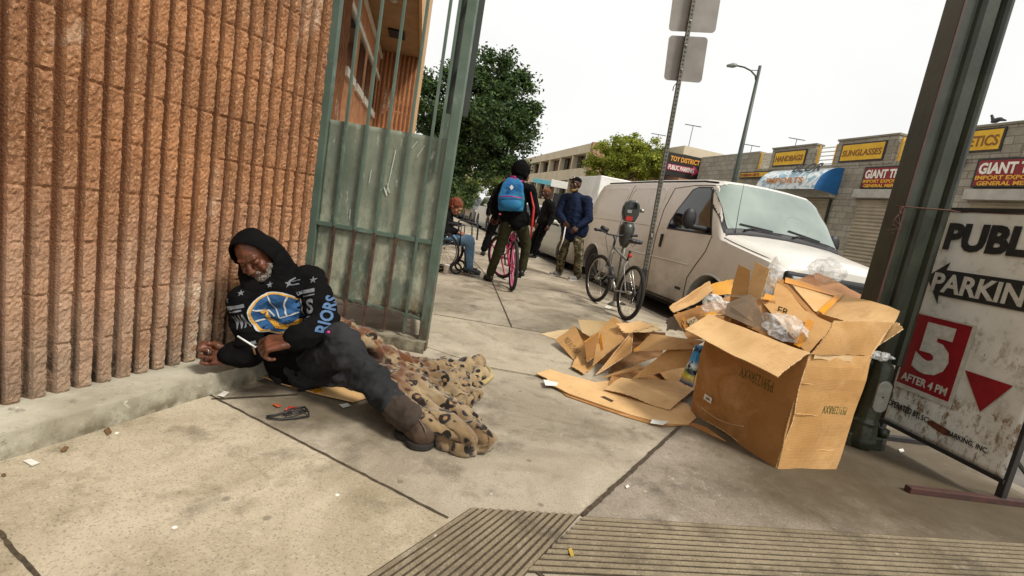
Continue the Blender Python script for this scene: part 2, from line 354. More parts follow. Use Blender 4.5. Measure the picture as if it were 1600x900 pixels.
# grooved border of the kerb ramp
m_rib = concrete('ribbed concrete', '8f826a', '6f634e', '51473a', .35)
def ribs(a, b, c, d, n, name='grooved_border'):   # a-b first edge, c-d opposite edge, grooves run a->c
    a, b, c, d = [V((p[0], p[1], 0)) for p in (a, b, c, d)]
    mb = MB(); mb.poly([a+V((0,0,.0065)), b+V((0,0,.0065)), d+V((0,0,.0065)), c+V((0,0,.0065))], .003, (0,0,1)); struct('grooved_border_bed', mb, m_joint)
    mb = MB(); ns = max(6, int((c-a).length/.06))
    for k in range(n):
        u0, u1 = (k+.20)/n, (k+.88)/n
        for j in range(ns):
            def P(u, v, z): 
                p = (a*(1-u)+b*u)*(1-v)+(c*(1-u)+d*u)*v; return p+V((0, 0, z))
            v0, v1 = j/ns, (j+1)/ns
            for (ua, za, ub, zb) in ((u0, .006, u0+.12/n, .0125), (u0+.12/n, .0125, u1-.12/n, .0125), (u1-.12/n, .0125, u1, .006)):
                w0 = .0009*noise.noise(V((k, v0*ns*.6, 0))); w1 = .0009*noise.noise(V((k, v1*ns*.6, 0)))
                mb.add([P(ua, v0, za+w0), P(ub, v0, zb+w0), P(ub, v1, zb+w1), P(ua, v1, za+w1)], [(0, 1, 2, 3)])
    return struct(name, mb, m_rib)
ribs((-.01, 1.585), (.385, 1.657), (-.58, .69), (-.13, .77), 14)
ribs((.405, 1.655), (.190, 1.325), (3.6, 2.245), (3.6, 1.93), 11)

# ---------------- left wall of split-face block ----------------
WQ = V((-1.642, 1.544, 0)); WD = V((math.sin(math.radians(19)), math.cos(math.radians(19)), 0)); WN = V((WD.y, -WD.x, 0))
t = MT('split face block', .9, 0, .2)
c = t.mix(rgb('a87650'), rgb('835b3e'), t.ramp(t.noise(2.2, 5, .6), BW(.35, .65)))
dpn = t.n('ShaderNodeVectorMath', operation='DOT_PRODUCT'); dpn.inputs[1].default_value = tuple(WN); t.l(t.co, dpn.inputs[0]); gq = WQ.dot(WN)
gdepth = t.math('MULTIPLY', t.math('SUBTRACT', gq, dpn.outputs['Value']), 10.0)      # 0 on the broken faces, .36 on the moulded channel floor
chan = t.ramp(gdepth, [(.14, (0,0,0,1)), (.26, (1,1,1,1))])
c = t.mix(c, rgb('c29a76'), t.ramp(t.noise(75, 4, .7), BW(.52, .72))); c = t.mix(c, rgb('5f3f28'), t.ramp(t.noise(48, 4, .7), BW(.60, .76)))
sx = t.n('ShaderNodeSeparateXYZ'); t.l(t.co, sx.inputs[0])
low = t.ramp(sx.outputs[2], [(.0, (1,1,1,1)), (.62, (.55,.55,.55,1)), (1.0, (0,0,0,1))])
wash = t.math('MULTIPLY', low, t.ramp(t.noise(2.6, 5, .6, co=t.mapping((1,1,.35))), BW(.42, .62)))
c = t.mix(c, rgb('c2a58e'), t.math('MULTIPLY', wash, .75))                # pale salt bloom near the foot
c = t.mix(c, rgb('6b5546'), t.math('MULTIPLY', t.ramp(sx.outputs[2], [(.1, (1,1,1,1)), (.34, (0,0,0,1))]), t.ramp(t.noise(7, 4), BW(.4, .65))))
c = t.mix(c, t.mix(rgb('7d5032'), rgb('633b24'), t.noise(5, 4)), t.math('MULTIPLY', chan, .88))  # channel floors coloured darker: their own tone plus painted groove shade
blm = t.math('MULTIPLY', t.ramp(t.noise(3.1, 3, .5, co=t.mapping((1,1,.5), loc=(.3, .9, .2))), BW(.60, .70)), t.ramp(t.noise(30, 3), BW(.3, .6)))
c = t.mix(c, rgb('dcc7ae'), t.math('MULTIPLY', blm, .8))
c = t.mix(c, rgb('d6b294'), t.math('MULTIPLY', t.ramp(t.noise(130, 5, .85), BW(.56, .66)), .55)); c = t.mix(c, rgb('4d3222'), t.math('MULTIPLY', t.ramp(t.noise(110, 5, .85, co=t.mapping(loc=(3, 3, 3))), BW(.57, .68)), .65))
c = t.mix(c, rgb('5a3d2b'), t.math('MULTIPLY', t.ramp(t.noise(1.6, 6, .7, co=t.mapping((1, 1, .3), loc=(8, 1, 0))), BW(.55, .72)), .45))
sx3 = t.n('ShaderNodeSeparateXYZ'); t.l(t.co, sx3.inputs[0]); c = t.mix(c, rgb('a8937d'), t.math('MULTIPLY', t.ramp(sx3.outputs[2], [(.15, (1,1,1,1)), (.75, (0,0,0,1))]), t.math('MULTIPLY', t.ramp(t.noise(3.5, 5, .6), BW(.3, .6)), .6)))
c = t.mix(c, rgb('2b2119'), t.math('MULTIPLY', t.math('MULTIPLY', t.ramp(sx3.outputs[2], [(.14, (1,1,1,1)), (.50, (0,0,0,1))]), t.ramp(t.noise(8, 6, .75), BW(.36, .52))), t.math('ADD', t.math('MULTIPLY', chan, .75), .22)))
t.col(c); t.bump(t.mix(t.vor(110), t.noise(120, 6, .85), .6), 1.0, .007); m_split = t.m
def ribwall(mb, O, D, N, l0, l1, z0, z1, pitch, depth, du, dz, rough=.006, course=.19):
    nu = int((l1-l0)/du); nv = int((z1-z0)/dz)
    def fn(u, v):
        a = l0+(l1-l0)*u; z = z0+(z1-z0)*v; ph = (a/pitch) % 1.0; cn = int((z-z0)/course+100)
        e = .085
        k = 1.0 if .22 < ph < .80 else (0.0 if (ph < .22-e or ph > .80+e) else (1-(.22-ph)/e if ph < .5 else 1-(ph-.80)/e))
        h = -depth*(1-k); p = O+D*a+V((0, 0, z))
        h += k*(rough*.55*noise.noise(p*30+V((cn*3, 0, 0)))+rough*.75*noise.noise(p*110))+.0016*noise.noise(p*60)
        blk = int((a+(.2 if cn % 2 else 0))/.4+50); h += .003*noise.noise(V((cn*1.7, blk*2.3, 0)))
        zc = ((z-z0)/course) % 1.0; dj = min(zc, 1-zc)*course
        if dj < .0055: h -= .0055*(.35+.65*k)*(1+.8*noise.noise(p*7))
        va = ((a+(.2 if cn % 2 else 0)) % .4); 
        if min(va, .4-va) < .004: h -= .005
        return p+N*h
    mb.grid(fn, nu, nv, False)
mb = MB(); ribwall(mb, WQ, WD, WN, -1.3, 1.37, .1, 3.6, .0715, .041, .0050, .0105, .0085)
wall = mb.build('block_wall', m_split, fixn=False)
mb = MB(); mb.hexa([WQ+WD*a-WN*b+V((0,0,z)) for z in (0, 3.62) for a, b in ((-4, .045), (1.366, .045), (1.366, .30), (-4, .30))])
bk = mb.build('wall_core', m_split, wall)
tag(wall, 'tall tan split-face block wall with vertical ribs, behind the seated person', 'wall')
mb = MB(); mb.grid(lambda u, v: WQ+WD*(-3+4.30*u)+WN*((-.05+.235*min(1, v*1.25))+.004*noise.noise(V((u*60, 0, 0))))+V((0, 0, .1-(.1 if v > .81 else 0)+.003*noise.noise(V((u*40, v*6, 0))))), 220, 5, False)
t = MT('footing concrete', .9, 0, .3); c = t.mix(rgb('bdb7a5'), rgb('9c9582'), t.ramp(t.noise(4, 6, .6), BW(.35, .65))); c = t.mix(c, rgb('5d5546'), t.ramp(t.noise(14, 5, .7), BW(.6, .75)))
c = t.mix(c, rgb('e6e2d4'), t.ramp(t.noise(22, 4, .6, co=t.mapping(loc=(4, 0, 0))), BW(.68, .74))); sx = t.n('ShaderNodeSeparateXYZ'); t.l(t.co, sx.inputs[0]); c = t.mix(c, rgb('6b6350'), t.math('MULTIPLY', t.ramp(sx.outputs[2], [(.02, (1,1,1,1)), (.07, (.45,.45,.45,1)), (.093, (.3,.3,.3,1)), (.098, (0,0,0,1))]), t.ramp(t.noise(12, 6, .7), BW(.3, .6))))  # low grime line, and shade of the front face put into the colour
c = t.mix(c, rgb('3d372b'), t.math('MULTIPLY', t.ramp(t.noise(55, 4, .8), BW(.6, .7)), .6)); t.col(c); t.bump(t.noise(70, 4), .4, .004); m_foot = t.m
ft = mb.build('wall_footing', m_foot, None, fixn=True); tag(ft, 'low grey concrete ledge along the foot of the ribbed wall', 'ledge')

# ---------------- brick building behind the gate ----------------
A2 = math.radians(-12); BD = V((math.sin(A2), math.cos(A2), 0)); BN = V((math.cos(A2), -math.sin(A2), 0))
def BP(off, tt, z=0): return BN*off+BD*tt+V((0, 0, z))
def bbox(mb, o0, o1, t0, t1, z0, z1): return mb.hexa([BP(o, q, z) for z in (z0, z1) for o, q in ((o0, t0), (o1, t0), (o1, t1), (o0, t1))])
def brickmat(name, c1, c2, mort, sc_, vecrot=None):
    t = MT(name, .85, 0, .3); q = t.n('ShaderNodeTexBrick'); q.inputs['Color1'].default_value = rgb(c1); q.inputs['Color2'].default_value = rgb(c2); q.inputs['Mortar'].default_value = rgb(mort)
    q.inputs['Scale'].default_value = sc_; q.inputs['Mortar Size'].default_value = .012; q.inputs['Brick Width'].default_value = .42; q.inputs['Row Height'].default_value = .16
    a = t.n('ShaderNodeVectorRotate', rotation_type='Z_AXIS'); a.inputs['Angle'].default_value = vecrot or 0; t.l(t.co, a.inputs[0])
    s_ = t.n('ShaderNodeSeparateXYZ'); t.l(a.outputs[0], s_.inputs[0]); cb = t.n('ShaderNodeCombineXYZ'); t.l(s_.outputs[1], cb.inputs[0]); t.l(s_.outputs[2], cb.inputs[1])
    t.l(cb.outputs[0], q.inputs['Vector']); col_ = t.mix(q.outputs[0], rgb('6a3f28'), t.math('MULTIPLY', t.ramp(t.noise(3, 5), BW(.4, .7)), .35)); t.col(col_); t.bump(q.outputs[1], -.4, .004); return t.m
m_brick = brickmat('tan brick', 'c08354', 'ad7146', '9a7f66', 2.2, A2)
bb = thing('brick_building', BP(-.8, 6), 'brown brick building with white window bands and deep overhang, seen through the gate', 'building')
mb = MB(); bbox(mb, -4, -1.05, 6.2, 9.93, 0, 7.5); bbox(mb, -4, -.352, 9.97, 12, 0, 7.5); mb.build('wall', m_brick, bb)
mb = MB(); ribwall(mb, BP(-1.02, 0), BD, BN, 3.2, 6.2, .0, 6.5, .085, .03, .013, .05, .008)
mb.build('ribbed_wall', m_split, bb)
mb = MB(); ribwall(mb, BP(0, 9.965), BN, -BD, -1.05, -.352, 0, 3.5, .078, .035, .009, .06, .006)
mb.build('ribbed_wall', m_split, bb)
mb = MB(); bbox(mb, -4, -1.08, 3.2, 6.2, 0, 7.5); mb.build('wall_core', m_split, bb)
m_wht = M('off-white band', 'd8d2c2', 'c2baa6', 5, .7)
for z in (2.99, 3.37): mb = MB(); bbox(mb, -1.06, -1.02, 6.2, 9.95, z-.035, z+.035); mb.build('band', m_wht, bb, bevel=.004)
m_gls = M('dark window glass', '1a1d1e', '25292a', 3, .08, spec=.8)
for i in range(4):
    t0 = 6.35+i*.9; mb = MB(); bbox(mb, -1.08, -1.046, t0, t0+.62, 2.34, 2.95); wn_ = mb.build('window', m_gls, bb)
    mb = MB(); bbox(mb, -1.06, -1.01, t0-.05, t0+.67, 2.24, 2.34); mb.build('sill', m_wht, wn_)
mb = MB(); bbox(mb, -1.05, -.36, 2.5, 9.96, 3.5, 3.62); sof = mb.build('soffit', M('soffit plaster', 'a07f58', '8c6c49', 4, .8), bb)
mb = MB(); bbox(mb, -.85, -.6, 8.55, 8.95, 3.47, 3.505); mb.build('vent', M('vent dark', '14110f', '1d1916', 5), sof)
mb = MB(); mb.lathe([(.06, 0), (.05, -.03), (.001, -.04)], BP(-.7, 7.3, 3.5), n=14); mb.build('light', M('lamp lens', 'b8b2a4', 'a39c8c', 5, .3), sof)
mb = MB(); bbox(mb, -.36, -.32, 2.5, 9.96, 3.46, 7.5); bbox(mb, -.352, -.32, 9.96, 12.0, 0, 7.5); mb.build('fascia', M('fascia plaster', 'caa273', 'b88f62', 3, .8), bb)

# ---------------- gate and fence ----------------
t = MT('old green paint', .5, 0, .5)
c = t.mix(rgb('5e6e60'), rgb('4b5c4f'), t.ramp(t.noise(4, 5, .6), BW(.35, .65))); c = t.mix(c, rgb('7b8a7a'), t.ramp(t.noise(7, 6, .7, co=t.mapping(loc=(2, 5, 1))), BW(.58, .75)))
c = t.mix(c, rgb('c2c6b8'), t.ramp(t.noise(26, 5, .7, co=t.mapping((1, 1, .35))), BW(.68, .74)))
sx = t.n('ShaderNodeSeparateXYZ'); t.l(t.co, sx.inputs[0]); low = t.ramp(sx.outputs[2], [(.05, (1,1,1,1)), (.75, (0,0,0,1))])
ru = t.math('MULTIPLY', t.ramp(t.noise(11, 6, .7, co=t.mapping((1,1,.5), loc=(1, 1, 1))), BW(.42, .56)), t.math('ADD', t.math('MULTIPLY', low, .85), .0)); c = t.mix(c, rgb('4a3122'), ru)
t.col(c); t.bump(t.noise(60, 4), .25, .003); t.l(t.ramp(t.noise(9), [(.3, (.38,.38,.38,1)), (.7, (.7,.7,.7,1))]), t.b.inputs['Roughness']); m_gate = t.m
t = MT('weathered sheet', .55, 0, .5)
c = t.mix(rgb('747c6c'), rgb('5d6a5b'), t.ramp(t.noise(3.5, 6, .65), BW(.35, .65)))
sx = t.n('ShaderNodeSeparateXYZ'); t.l(t.co, sx.inputs[0])
c = t.mix(c, rgb('b3b39b'), t.math('MULTIPLY', t.ramp(t.noise(7, 7, .75, co=t.mapping((1,1,.5), loc=(7, 2, 0))), BW(.42, .60)), t.ramp(sx.outputs[2], [(.25, (1,1,1,1)), (.8, (.7,.7,.7,1)), (.95, (.25,.25,.25,1))])))
c = t.mix(c, rgb('d2d4c6'), t.ramp(t.noise(20, 6, .8, co=t.mapping((1, 1, .22), loc=(3, 3, 0))), BW(.60, .70))); c = t.mix(c, rgb('2f3a30'), t.math('MULTIPLY', t.ramp(t.noise(34, 6, .8, co=t.mapping((1, 1, .6), loc=(5, 1, 0))), BW(.58, .68)), .6))
c = t.mix(c, rgb('6d5a3d'), t.math('MULTIPLY', t.ramp(t.noise(8, 6, .7), BW(.45, .62)), t.ramp(sx.outputs[2], [(.22, (1,1,1,1)), (.42, (.25,.25,.25,1)), (.8, (.12,.12,.12,1))])))
c = t.mix(c, rgb('33211a'), t.math('MULTIPLY', t.ramp(t.noise(30, 5, .7), BW(.42, .55)), t.ramp(sx.outputs[2], [(.17, (1,1,1,1)), (.26, (0,0,0,1))])))
t.col(c); t.bump(t.mix(t.noise(5, 2), t.noise(90, 4), .3), .3, .006); m_sheet = t.m
m_rust = M('rusty bar', '3d2a20', '5c4332', 25, .85, bump=.3)
GL = V((-1.44, 3.27, 0)); GR = V((-.545, 3.30, 0)); GL = V((-1.42, 3.33, 0)); GD = (GR-GL).normalized(); GW = (GR-GL).length; GN = V((GD.y, -GD.x, 0))
def GP(u, z, o=0): return GL+GD*u+GN*o+V((0, 0, z))
gate = thing('metal_gate', GL, 'weathered green metal gate with upright bars over a scratched steel sheet', 'gate')
mb = MB(); mb.bar(GP(.02, .06), GP(.02, 3.0), .06, .05, GN); mb.build('post', m_gate, gate, bevel=.003)
mb = MB(); mb.bar(GP(GW, .0), GP(GW, 3.0), .062, .062, GN); mb.build('post', m_gate, gate, bevel=.003)
mb = MB(); mb.bar(GP(.05, .745, .004), GP(GW-.03, .745, .004), .03, .042, GN); mb.build('rail', m_gate, gate, bevel=.002)
mb = MB(); mb.bar(GP(.05, 2.95, .004), GP(GW-.03, 2.95, .004), .03, .042, GN); mb.build('rail', m_gate, gate, bevel=.002)
mb = MB(); mb.bar(GP(.35, .262, .0), GP(GW-.03, .215, .0), .022, .05, GN); mb.build('rail', m_gate, gate, bevel=.002)
for i, u in enumerate((.175, .315, .455, .60, .742, .80)):
    mb = MB(); mb.bar(GP(u, .74 if i < 5 else 1.2, .022), GP(u, 2.95, .022), .018, .018, GN); g = mb.build('bar', m_gate, gate, bevel=.002)
    if i < 5: mb = MB(); mb.bar(GP(u-.003, .09, .020), GP(u, .745, .020), .018, .018, GN); mb.build('bar', m_rust if i < 4 else m_gate, gate, bevel=.002)
def sheet(u, v):
    lo = .235+.02*noise.noise(V((u*14, 1, 0)))+.012*noise.noise(V((u*45, 2, 0)))+(.05*max(0, 1-u*3.2))
    return GP(.05+(GW-.08)*u, lo+(1.425-lo)*v, -.004+.006*noise.noise(V((u*3, v*3, 4))))
mb = MB(); mb.grid(sheet, 60, 40); mb.build('sheet', m_sheet, gate); gate.children[-1].modifiers.new('t', 'SOLIDIFY').thickness = .003
m_scr = M('scratch', 'd4d8cc', 'b9beb2', 9)
for a, b, w_ in (((.515, 1.30), (.49, 1.02), .006), ((.47, 1.05), (.495, 1.0), .01), ((.485, 1.08), (.51, 1.02), .006), ((.37, 1.15), (.365, 1.06), .005), ((.26, .87), (.265, .80), .005), ((.17, .98), (.17, .93), .004), ((.31, 1.35), (.30, 1.28), .003), ((.62, 1.33), (.65, 1.38), .004), ((.66, 1.28), (.70, 1.36), .004)):
    p, q = GP(a[0], a[1], .004), GP(b[0], b[1], .004); mb = MB(); mb.bar(p, q, w_*.7, .002, GN); mb.build('scratch', m_scr, gate.children[-1] if False else gate)
# concrete sill under the gate
mb = MB(); mb.grid(lambda u, v: GL+GD*(-.15+1.06*u)+GN*(-.07+.17*min(1, v*1.4)+.008*noise.noise(V((u*9, 0, 3))))+V((0, 0, (.075 if v < .72 else 0)+.008*noise.noise(V((u*14, v*5, 0))))), 80, 7, False)
tag(mb.build('gate_sill', M('dirty sill', '8d8570', '5c5443', 9, .9, bump=.6, bscale=40, lo=.42, hi=.58), None, fixn=True), 'crumbling low concrete sill under the green gate', 'sill')
# fence leaf that runs back from the gate post
fl = thing('fence_panel', GR, 'narrow green fence leaf running back from the gate post, seen edge on', 'fence')
FD = V((math.sin(math.radians(-13)), math.cos(math.radians(-13)), 0)); FN = V((FD.y, -FD.x, 0))
def FPt(u, z, o=0): return GR+FD*u+FN*o+V((0, 0, z))
for k in range(10): mb = MB(); mb.bar(FPt(.12+k*.15, .1), FPt(.12+k*.15, 3.0), .018, .018, FN); mb.build('bar', m_gate, fl, bevel=.002)
mb = MB(); mb.bar(FPt(1.6, 0), FPt(1.6, 3.0), .05, .05, FN); mb.build('post', m_gate, fl)
for z in (.12, .745, 1.9, 2.95): mb = MB(); mb.bar(FPt(.03, z), FPt(1.58, z), .03, .04, FN); mb.build('rail', m_gate, fl)
mb = MB(); mb.bar(FPt(.22, 1.62, .01), FPt(.22, 2.6, .01), .05, .16, FN); mb.build('lock_plate', M('dark steel', '20261f', '2c332b', 9, .5), fl)
mb = MB(); mb.poly([FPt(.05, .2), FPt(1.57, .2), FPt(1.57, 1.42), FPt(.05, 1.42)], .003); mb.build('sheet', m_sheet, fl)
mb = MB(); mb.bar(FPt(.03, 2.2), FPt(.25, 2.45), .03, .012, FN); mb.build('brace', m_gate, fl)
# =====================================================================  STREET BUILDING ACROSS THE ROAD (face at s = 14)
S0 = 14.0
def sb(mb, s0, s1, t0, t1, z0, z1): return mb.hexa([ST(a, b, z) for z in (z0, z1) for a, b in ((s0, t0), (s1, t0), (s1, t1), (s0, t1))])
def cmumat(name, c1, c2, mort, ang=AZ, bw=.4, rh=.2, ms=.012):
    t = MT(name, .9, 0, .2); q = t.n('ShaderNodeTexBrick'); q.inputs['Color1'].default_value = rgb(c1); q.inputs['Color2'].default_value = rgb(c2); q.inputs['Mortar'].default_value = rgb(mort)
    q.inputs['Scale'].default_value = 1; q.inputs['Mortar Size'].default_value = ms; q.inputs['Brick Width'].default_value = bw; q.inputs['Row Height'].default_value = rh
    a = t.n('ShaderNodeVectorRotate', rotation_type='Z_AXIS'); a.inputs['Angle'].default_value = ang; t.l(t.co, a.inputs[0])
    s_ = t.n('ShaderNodeSeparateXYZ'); t.l(a.outputs[0], s_.inputs[0]); ad = t.math('ADD', s_.outputs[0], s_.outputs[1]); cb = t.n('ShaderNodeCombineXYZ'); t.l(ad, cb.inputs[0]); t.l(s_.outputs[2], cb.inputs[1])
    t.l(cb.outputs[0], q.inputs['Vector']); c = t.mix(q.outputs[0], rgb('6d675b'), t.math('MULTIPLY', t.ramp(t.noise(9, 6, .7), BW(.45, .7)), .5))
    c = t.mix(c, rgb('b9b2a2'), t.math('MULTIPLY', t.ramp(t.noise(1.5, 4, .6), BW(.5, .75)), .4)); t.col(c); t.bump(t.noise(25, 4), .5, .02); return t.m
m_cmu = cmumat('grey split block', 'a49e8f', '8f8879', '787163', AZ)
m_yel = M('yellow sign face', 'e3b52a', 'd19f1e', 3, .6); m_red = M('red sign face', '8e1616', '7a1010', 3, .5); m_let = M('white lettering', 'efeade', 'ddd6c6', 9, .6)
m_brl = M('brown lettering', '8a5a22', '7b4d1c', 9, .6); m_yl2 = M('yellow lettering', 'e8b43a', 'd8a028', 9, .6); m_frm = M('dark frame', '2c2a26', '221f1c', 9, .6); m_shut = M('shutter metal', 'a69a83', '8f846f', 2, .5, .2)
m_rail = M('white rail', 'd9d3c3', 'c4bda9', 9, .5); m_capc = M('parapet cap', '8b8474', '777060', 4, .8)
row = thing('shop_row', ST(14, 16), 'long grey block shop building with roll-down shutters and parapet piers across the street', 'building')
SX = -DT; SY = V((0, 0, 1))        # reading direction of the signs, seen from the street
mb = MB(); sb(mb, S0, S0+12, 1.0, 21.95, 0, 4.36); mb.build('wall', m_cmu, row)
mb = MB(); sb(mb, S0, S0+6, 17.95, 21.95, 4.363, 5.08); mb.build('parapet', m_cmu, row)
piers = [(15.1, 17.2, 5.08), (12.12, 14.2, 5.12), (9.0, 10.55, 5.08), (6.0, 8.1, 5.1), (3.2, 5.1, 5.1)]
for a, b, zt in piers: 
    mb = MB(); sb(mb, S0-.02, S0+.25, a, b, 4.30, zt); p = mb.build('parapet', m_cmu, row)
    mb = MB(); sb(mb, S0-.06, S0+.3, a-.03, b+.03, zt+.002, zt+.06); mb.build('cap', m_capc, p)
m_ryl = M('yellow rail post', 'd6a834', 'c4962a', 9, .5)
for a, b in ((14.25, 15.05), (17.2, 17.92), (10.6, 12.07), (8.15, 8.95), (5.15, 5.95)):
    for k in range(5): mb = MB(); mb.bar(ST(S0+.1, a, 4.42+k*.14), ST(S0+.1, b, 4.42+k*.14), .03); mb.build('rail', m_rail, row)
    for q in (a+.04, b-.04): mb = MB(); mb.bar(ST(S0+.06, q, 4.36), ST(S0+.06, q, 5.05), .06); mb.build('rail_post', m_ryl, row)
mb = MB(); sb(mb, S0+.9, S0+2.2, 10.9, 11.8, 4.363, 4.82); mb.build('roof_unit', M('red roof unit', '7a3c34', '5c4a44', 4, .6), row, bevel=.05)
for a, b in ((11.1, 12.85), (6.6, 9.68), (13.9, 16.6)):
    mb = MB(); sb(mb, S0-.03, S0-.005, a, b, 0.02, 3.2); n_ = 40
    sh = MB(); sh.grid(lambda u, v: ST(S0-.035-.012*math.cos(v*3.2*2*PI*9), a+(b-a)*u, .02+3.18*v), 1, 240, False); o = sh.build('shutter', m_shut, row)
    mb = MB(); sb(mb, S0-.10, S0-.04, a-.06, a, 0.02, 3.2); mb.build('guide', m_frm, o)
    mb = MB(); sb(mb, S0-.22, S0-.003, a-.12, b+.14, 3.24, 3.50); mb.build('header', M('pale header', 'b4b0a6', 'a29d92', 4, .6), row, bevel=.01)
def sign(t0, t1, z0, z1, face, label, lines, off=.05, name='shop_sign', frame=m_frm, cat='sign', grp=None):
    "t0 > t1 : left edge is the far one"
    r = thing(name, ST(S0-off, (t0+t1)/2, z0), label, cat, grp)
    mb = MB(); sb(mb, S0-off, S0-.004, t1, t0, z0, z1); mb.build('panel', frame, r)
    mb = MB(); sb(mb, S0-off-.006, S0-off, t1+.05, t0-.05, z0+.045, z1-.045); mb.build('face', face, r)
    W = t0-t1; H = z1-z0
    for txt, mat, x, y, w_, h_, bold in lines:
        text_fit(txt, 'lettering', mat, r, ST(S0-off-.006, t0-x*W, z0+y*H), SX, SY, w_*W, h_*H, bold, .006, .006)
    return r
sign(17.01, 15.45, 4.40, 4.97, m_yel, 'yellow parapet sign reading HANDBAGS', [('HANDBAGS', m_brl, .07, .3, .86, .38, .03)])
sign(14.0, 12.44, 4.41, 5.0, m_yel, 'yellow parapet sign reading SUNGLASSES', [('SUNGLASSES', m_brl, .06, .3, .88, .34, .02)])
sign(11.0, 9.42, 4.46, 5.04, m_yel, 'yellow parapet sign ending in METICS, beside the steel column', [('COSMETICS', m_brl, .06, .24, .88, .46, .02)])
sign(12.87, 10.9, 3.53, 4.20, m_red, 'red shop sign reading GIANT TRADING, cut off by the green column', [('GIANT TRADING', m_let, .04, .46, .92, .40, .04), ('IMPORT EXPORT MARKET', m_yl2, .03, .26, .9, .15, .03), ('GENERAL MERCHANDISE', m_yl2, .06, .06, .86, .15, .03)], .12)
sign(9.78, 7.6, 3.56, 4.26, m_red, 'red GIANT TRADING sign at the right edge of the photo', [('GIANT TRADING', m_let, .04, .46, .92, .40, .04), ('IMPORT EXPORT MARKET', m_yl2, .03, .26, .9, .15, .03), ('GENERAL MERCHANDISE', m_yl2, .06, .06, .86, .15, .03)], .12)
sign(18.72, 16.9, 3.98, 4.24, m_yel, 'small long yellow sign left of the blue awning', [('FASHION GIFTS', m_red, .05, .25, .6, .45, .03)], .1)
# round-fronted awning
aw = thing('awning', ST(13, 15.4, 3.4), 'white quarter-round shop awning with a blue end, behind the van roof', 'awning')
def awp(v): a = v*PI/2; return (S0-.95*math.sin(a), 3.38+.84*math.cos(a))
mb = MB(); mb.grid(lambda u, v: ST(awp(v)[0], 13.75+(16.5-13.75)*u, awp(v)[1]), 12, 14); 
t = MT('awning stripes', .6); q = t.n('ShaderNodeVectorRotate', rotation_type='Z_AXIS'); q.inputs['Angle'].default_value = AZ; t.l(t.co, q.inputs[0])
t.col(t.mix(rgb('dfe3e2'), rgb('8fb0c0'), t.ramp(t.noise(3.5, 3, .5, co=q.outputs[0], dist=1.5), BW(.5, .56)))); mb.build('canopy', t.m, aw)
mb = MB(); mb.poly([ST(S0-.002, 13.74, 3.35)]+[ST(awp(v/12)[0], 13.74, awp(v/12)[1]) for v in range(13)], .012); mb.build('end_panel', M('blue cloth', '1f69a6', '1b5c94', 3, .7), aw)
for i, (tx, sz_, vv, mt_) in enumerate((('BLOR', .42, .50, m_frm), ('IMPORTS', .2, .85, M('orange lettering', 'c98a4a', 'b87a3c', 4)))):
    a = vv*PI/2; Nn = (-DN*math.sin(a)+V((0, 0, 1))*math.cos(a)*.88/1.15).normalized(); Yv = SX.cross(Nn)*-1; Yv = Nn.cross(SX)
    s_, z_ = awp(vv); text_fit(tx, 'lettering', mt_, aw, ST(s_, 15.2 if i == 0 else 16.0, z_)+Nn*.05, SX, Yv, 1.2 if i == 0 else 1.7, sz_, .03, .0, .004)
lm = thing('wall_lamp', ST(13.8, 10.2, 4.1), 'small dark wall lamp on the grey shop wall right of the column', 'lamp')
mb = MB(); sb(mb, 13.78, 13.995, 10.12, 10.34, 4.08, 4.32); mb.build('housing', m_frm, lm, bevel=.02)
mb = MB(); sb(mb, 13.76, 13.78, 10.16, 10.30, 4.12, 4.26); mb.build('lens', M('yellowed lens', 'b59a5a', 'a08748', 5, .3), lm)
# toy district board, hung out over the pavement
m_blk = M('black sign face', '17130f', '211c17', 3, .5); m_pink = M('pink lettering', 'e58aa0', 'd87a92', 4, .6); m_orl = M('orange lettering bright', 'eaa63a', 'dd962c', 4, .6)
ty = thing('parking_sign', ST(14, 22.5, 4.2), 'black board reading TOY DISTRICT PUBLIC PARKING with a pink arrow', 'sign')
T0 = ST(14.0, 22.05, 4.36)
def toyp(a, z, o=0): return PY_TOY + TX*a + V((0, 0, z)) - TN*o
PY_TOY = PY(1043, 272, 25.0); TX = V((.995, .10, 0)).normalized(); TN = V((TX.y, -TX.x, 0)); TN = TN if TN.y < 0 else -TN
mb = MB(); mb.hexa([PY_TOY+TX*a+TN*b+V((0, 0, z)) for z in (-.05, 1.05) for a, b in ((-.15, 0), (1.62, 0), (1.62, -.15), (-.15, -.15))]); mb.build('panel', m_blk, ty)
text_fit('TOY DISTRICT', 'lettering', m_orl, ty, PY_TOY+TX*-.02+V((0, 0, .66))+TN*.01, TX, SY, 1.5, .24, .03, .0, .01)
text_fit('PUBLIC PARKING', 'lettering', m_let, ty, PY_TOY+TX*-.05+V((0, 0, .25))+TN*.03, TX, SY, 1.32, .22, .03, .0, .01)
arr = MB(); arr.poly([PY_TOY+TX*a+TN*.012+V((0, 0, z)) for a, z in ((-.1, .22), (1.2, .22), (1.2, .1), (1.56, .36), (1.2, .62), (1.2, .5), (-.1, .5))], .01); arr.build('arrow', M('pink arrow', 'b83f62', 'a53456', 4), ty)
for a in (.1, 1.4): mb = MB(); mb.bar(PY_TOY+TX*a-TN*.08+V((0, 0, -PY_TOY.z)), PY_TOY+TX*a-TN*.08+V((0, 0, -.05)), .1); mb.build('post', m_frm, ty)
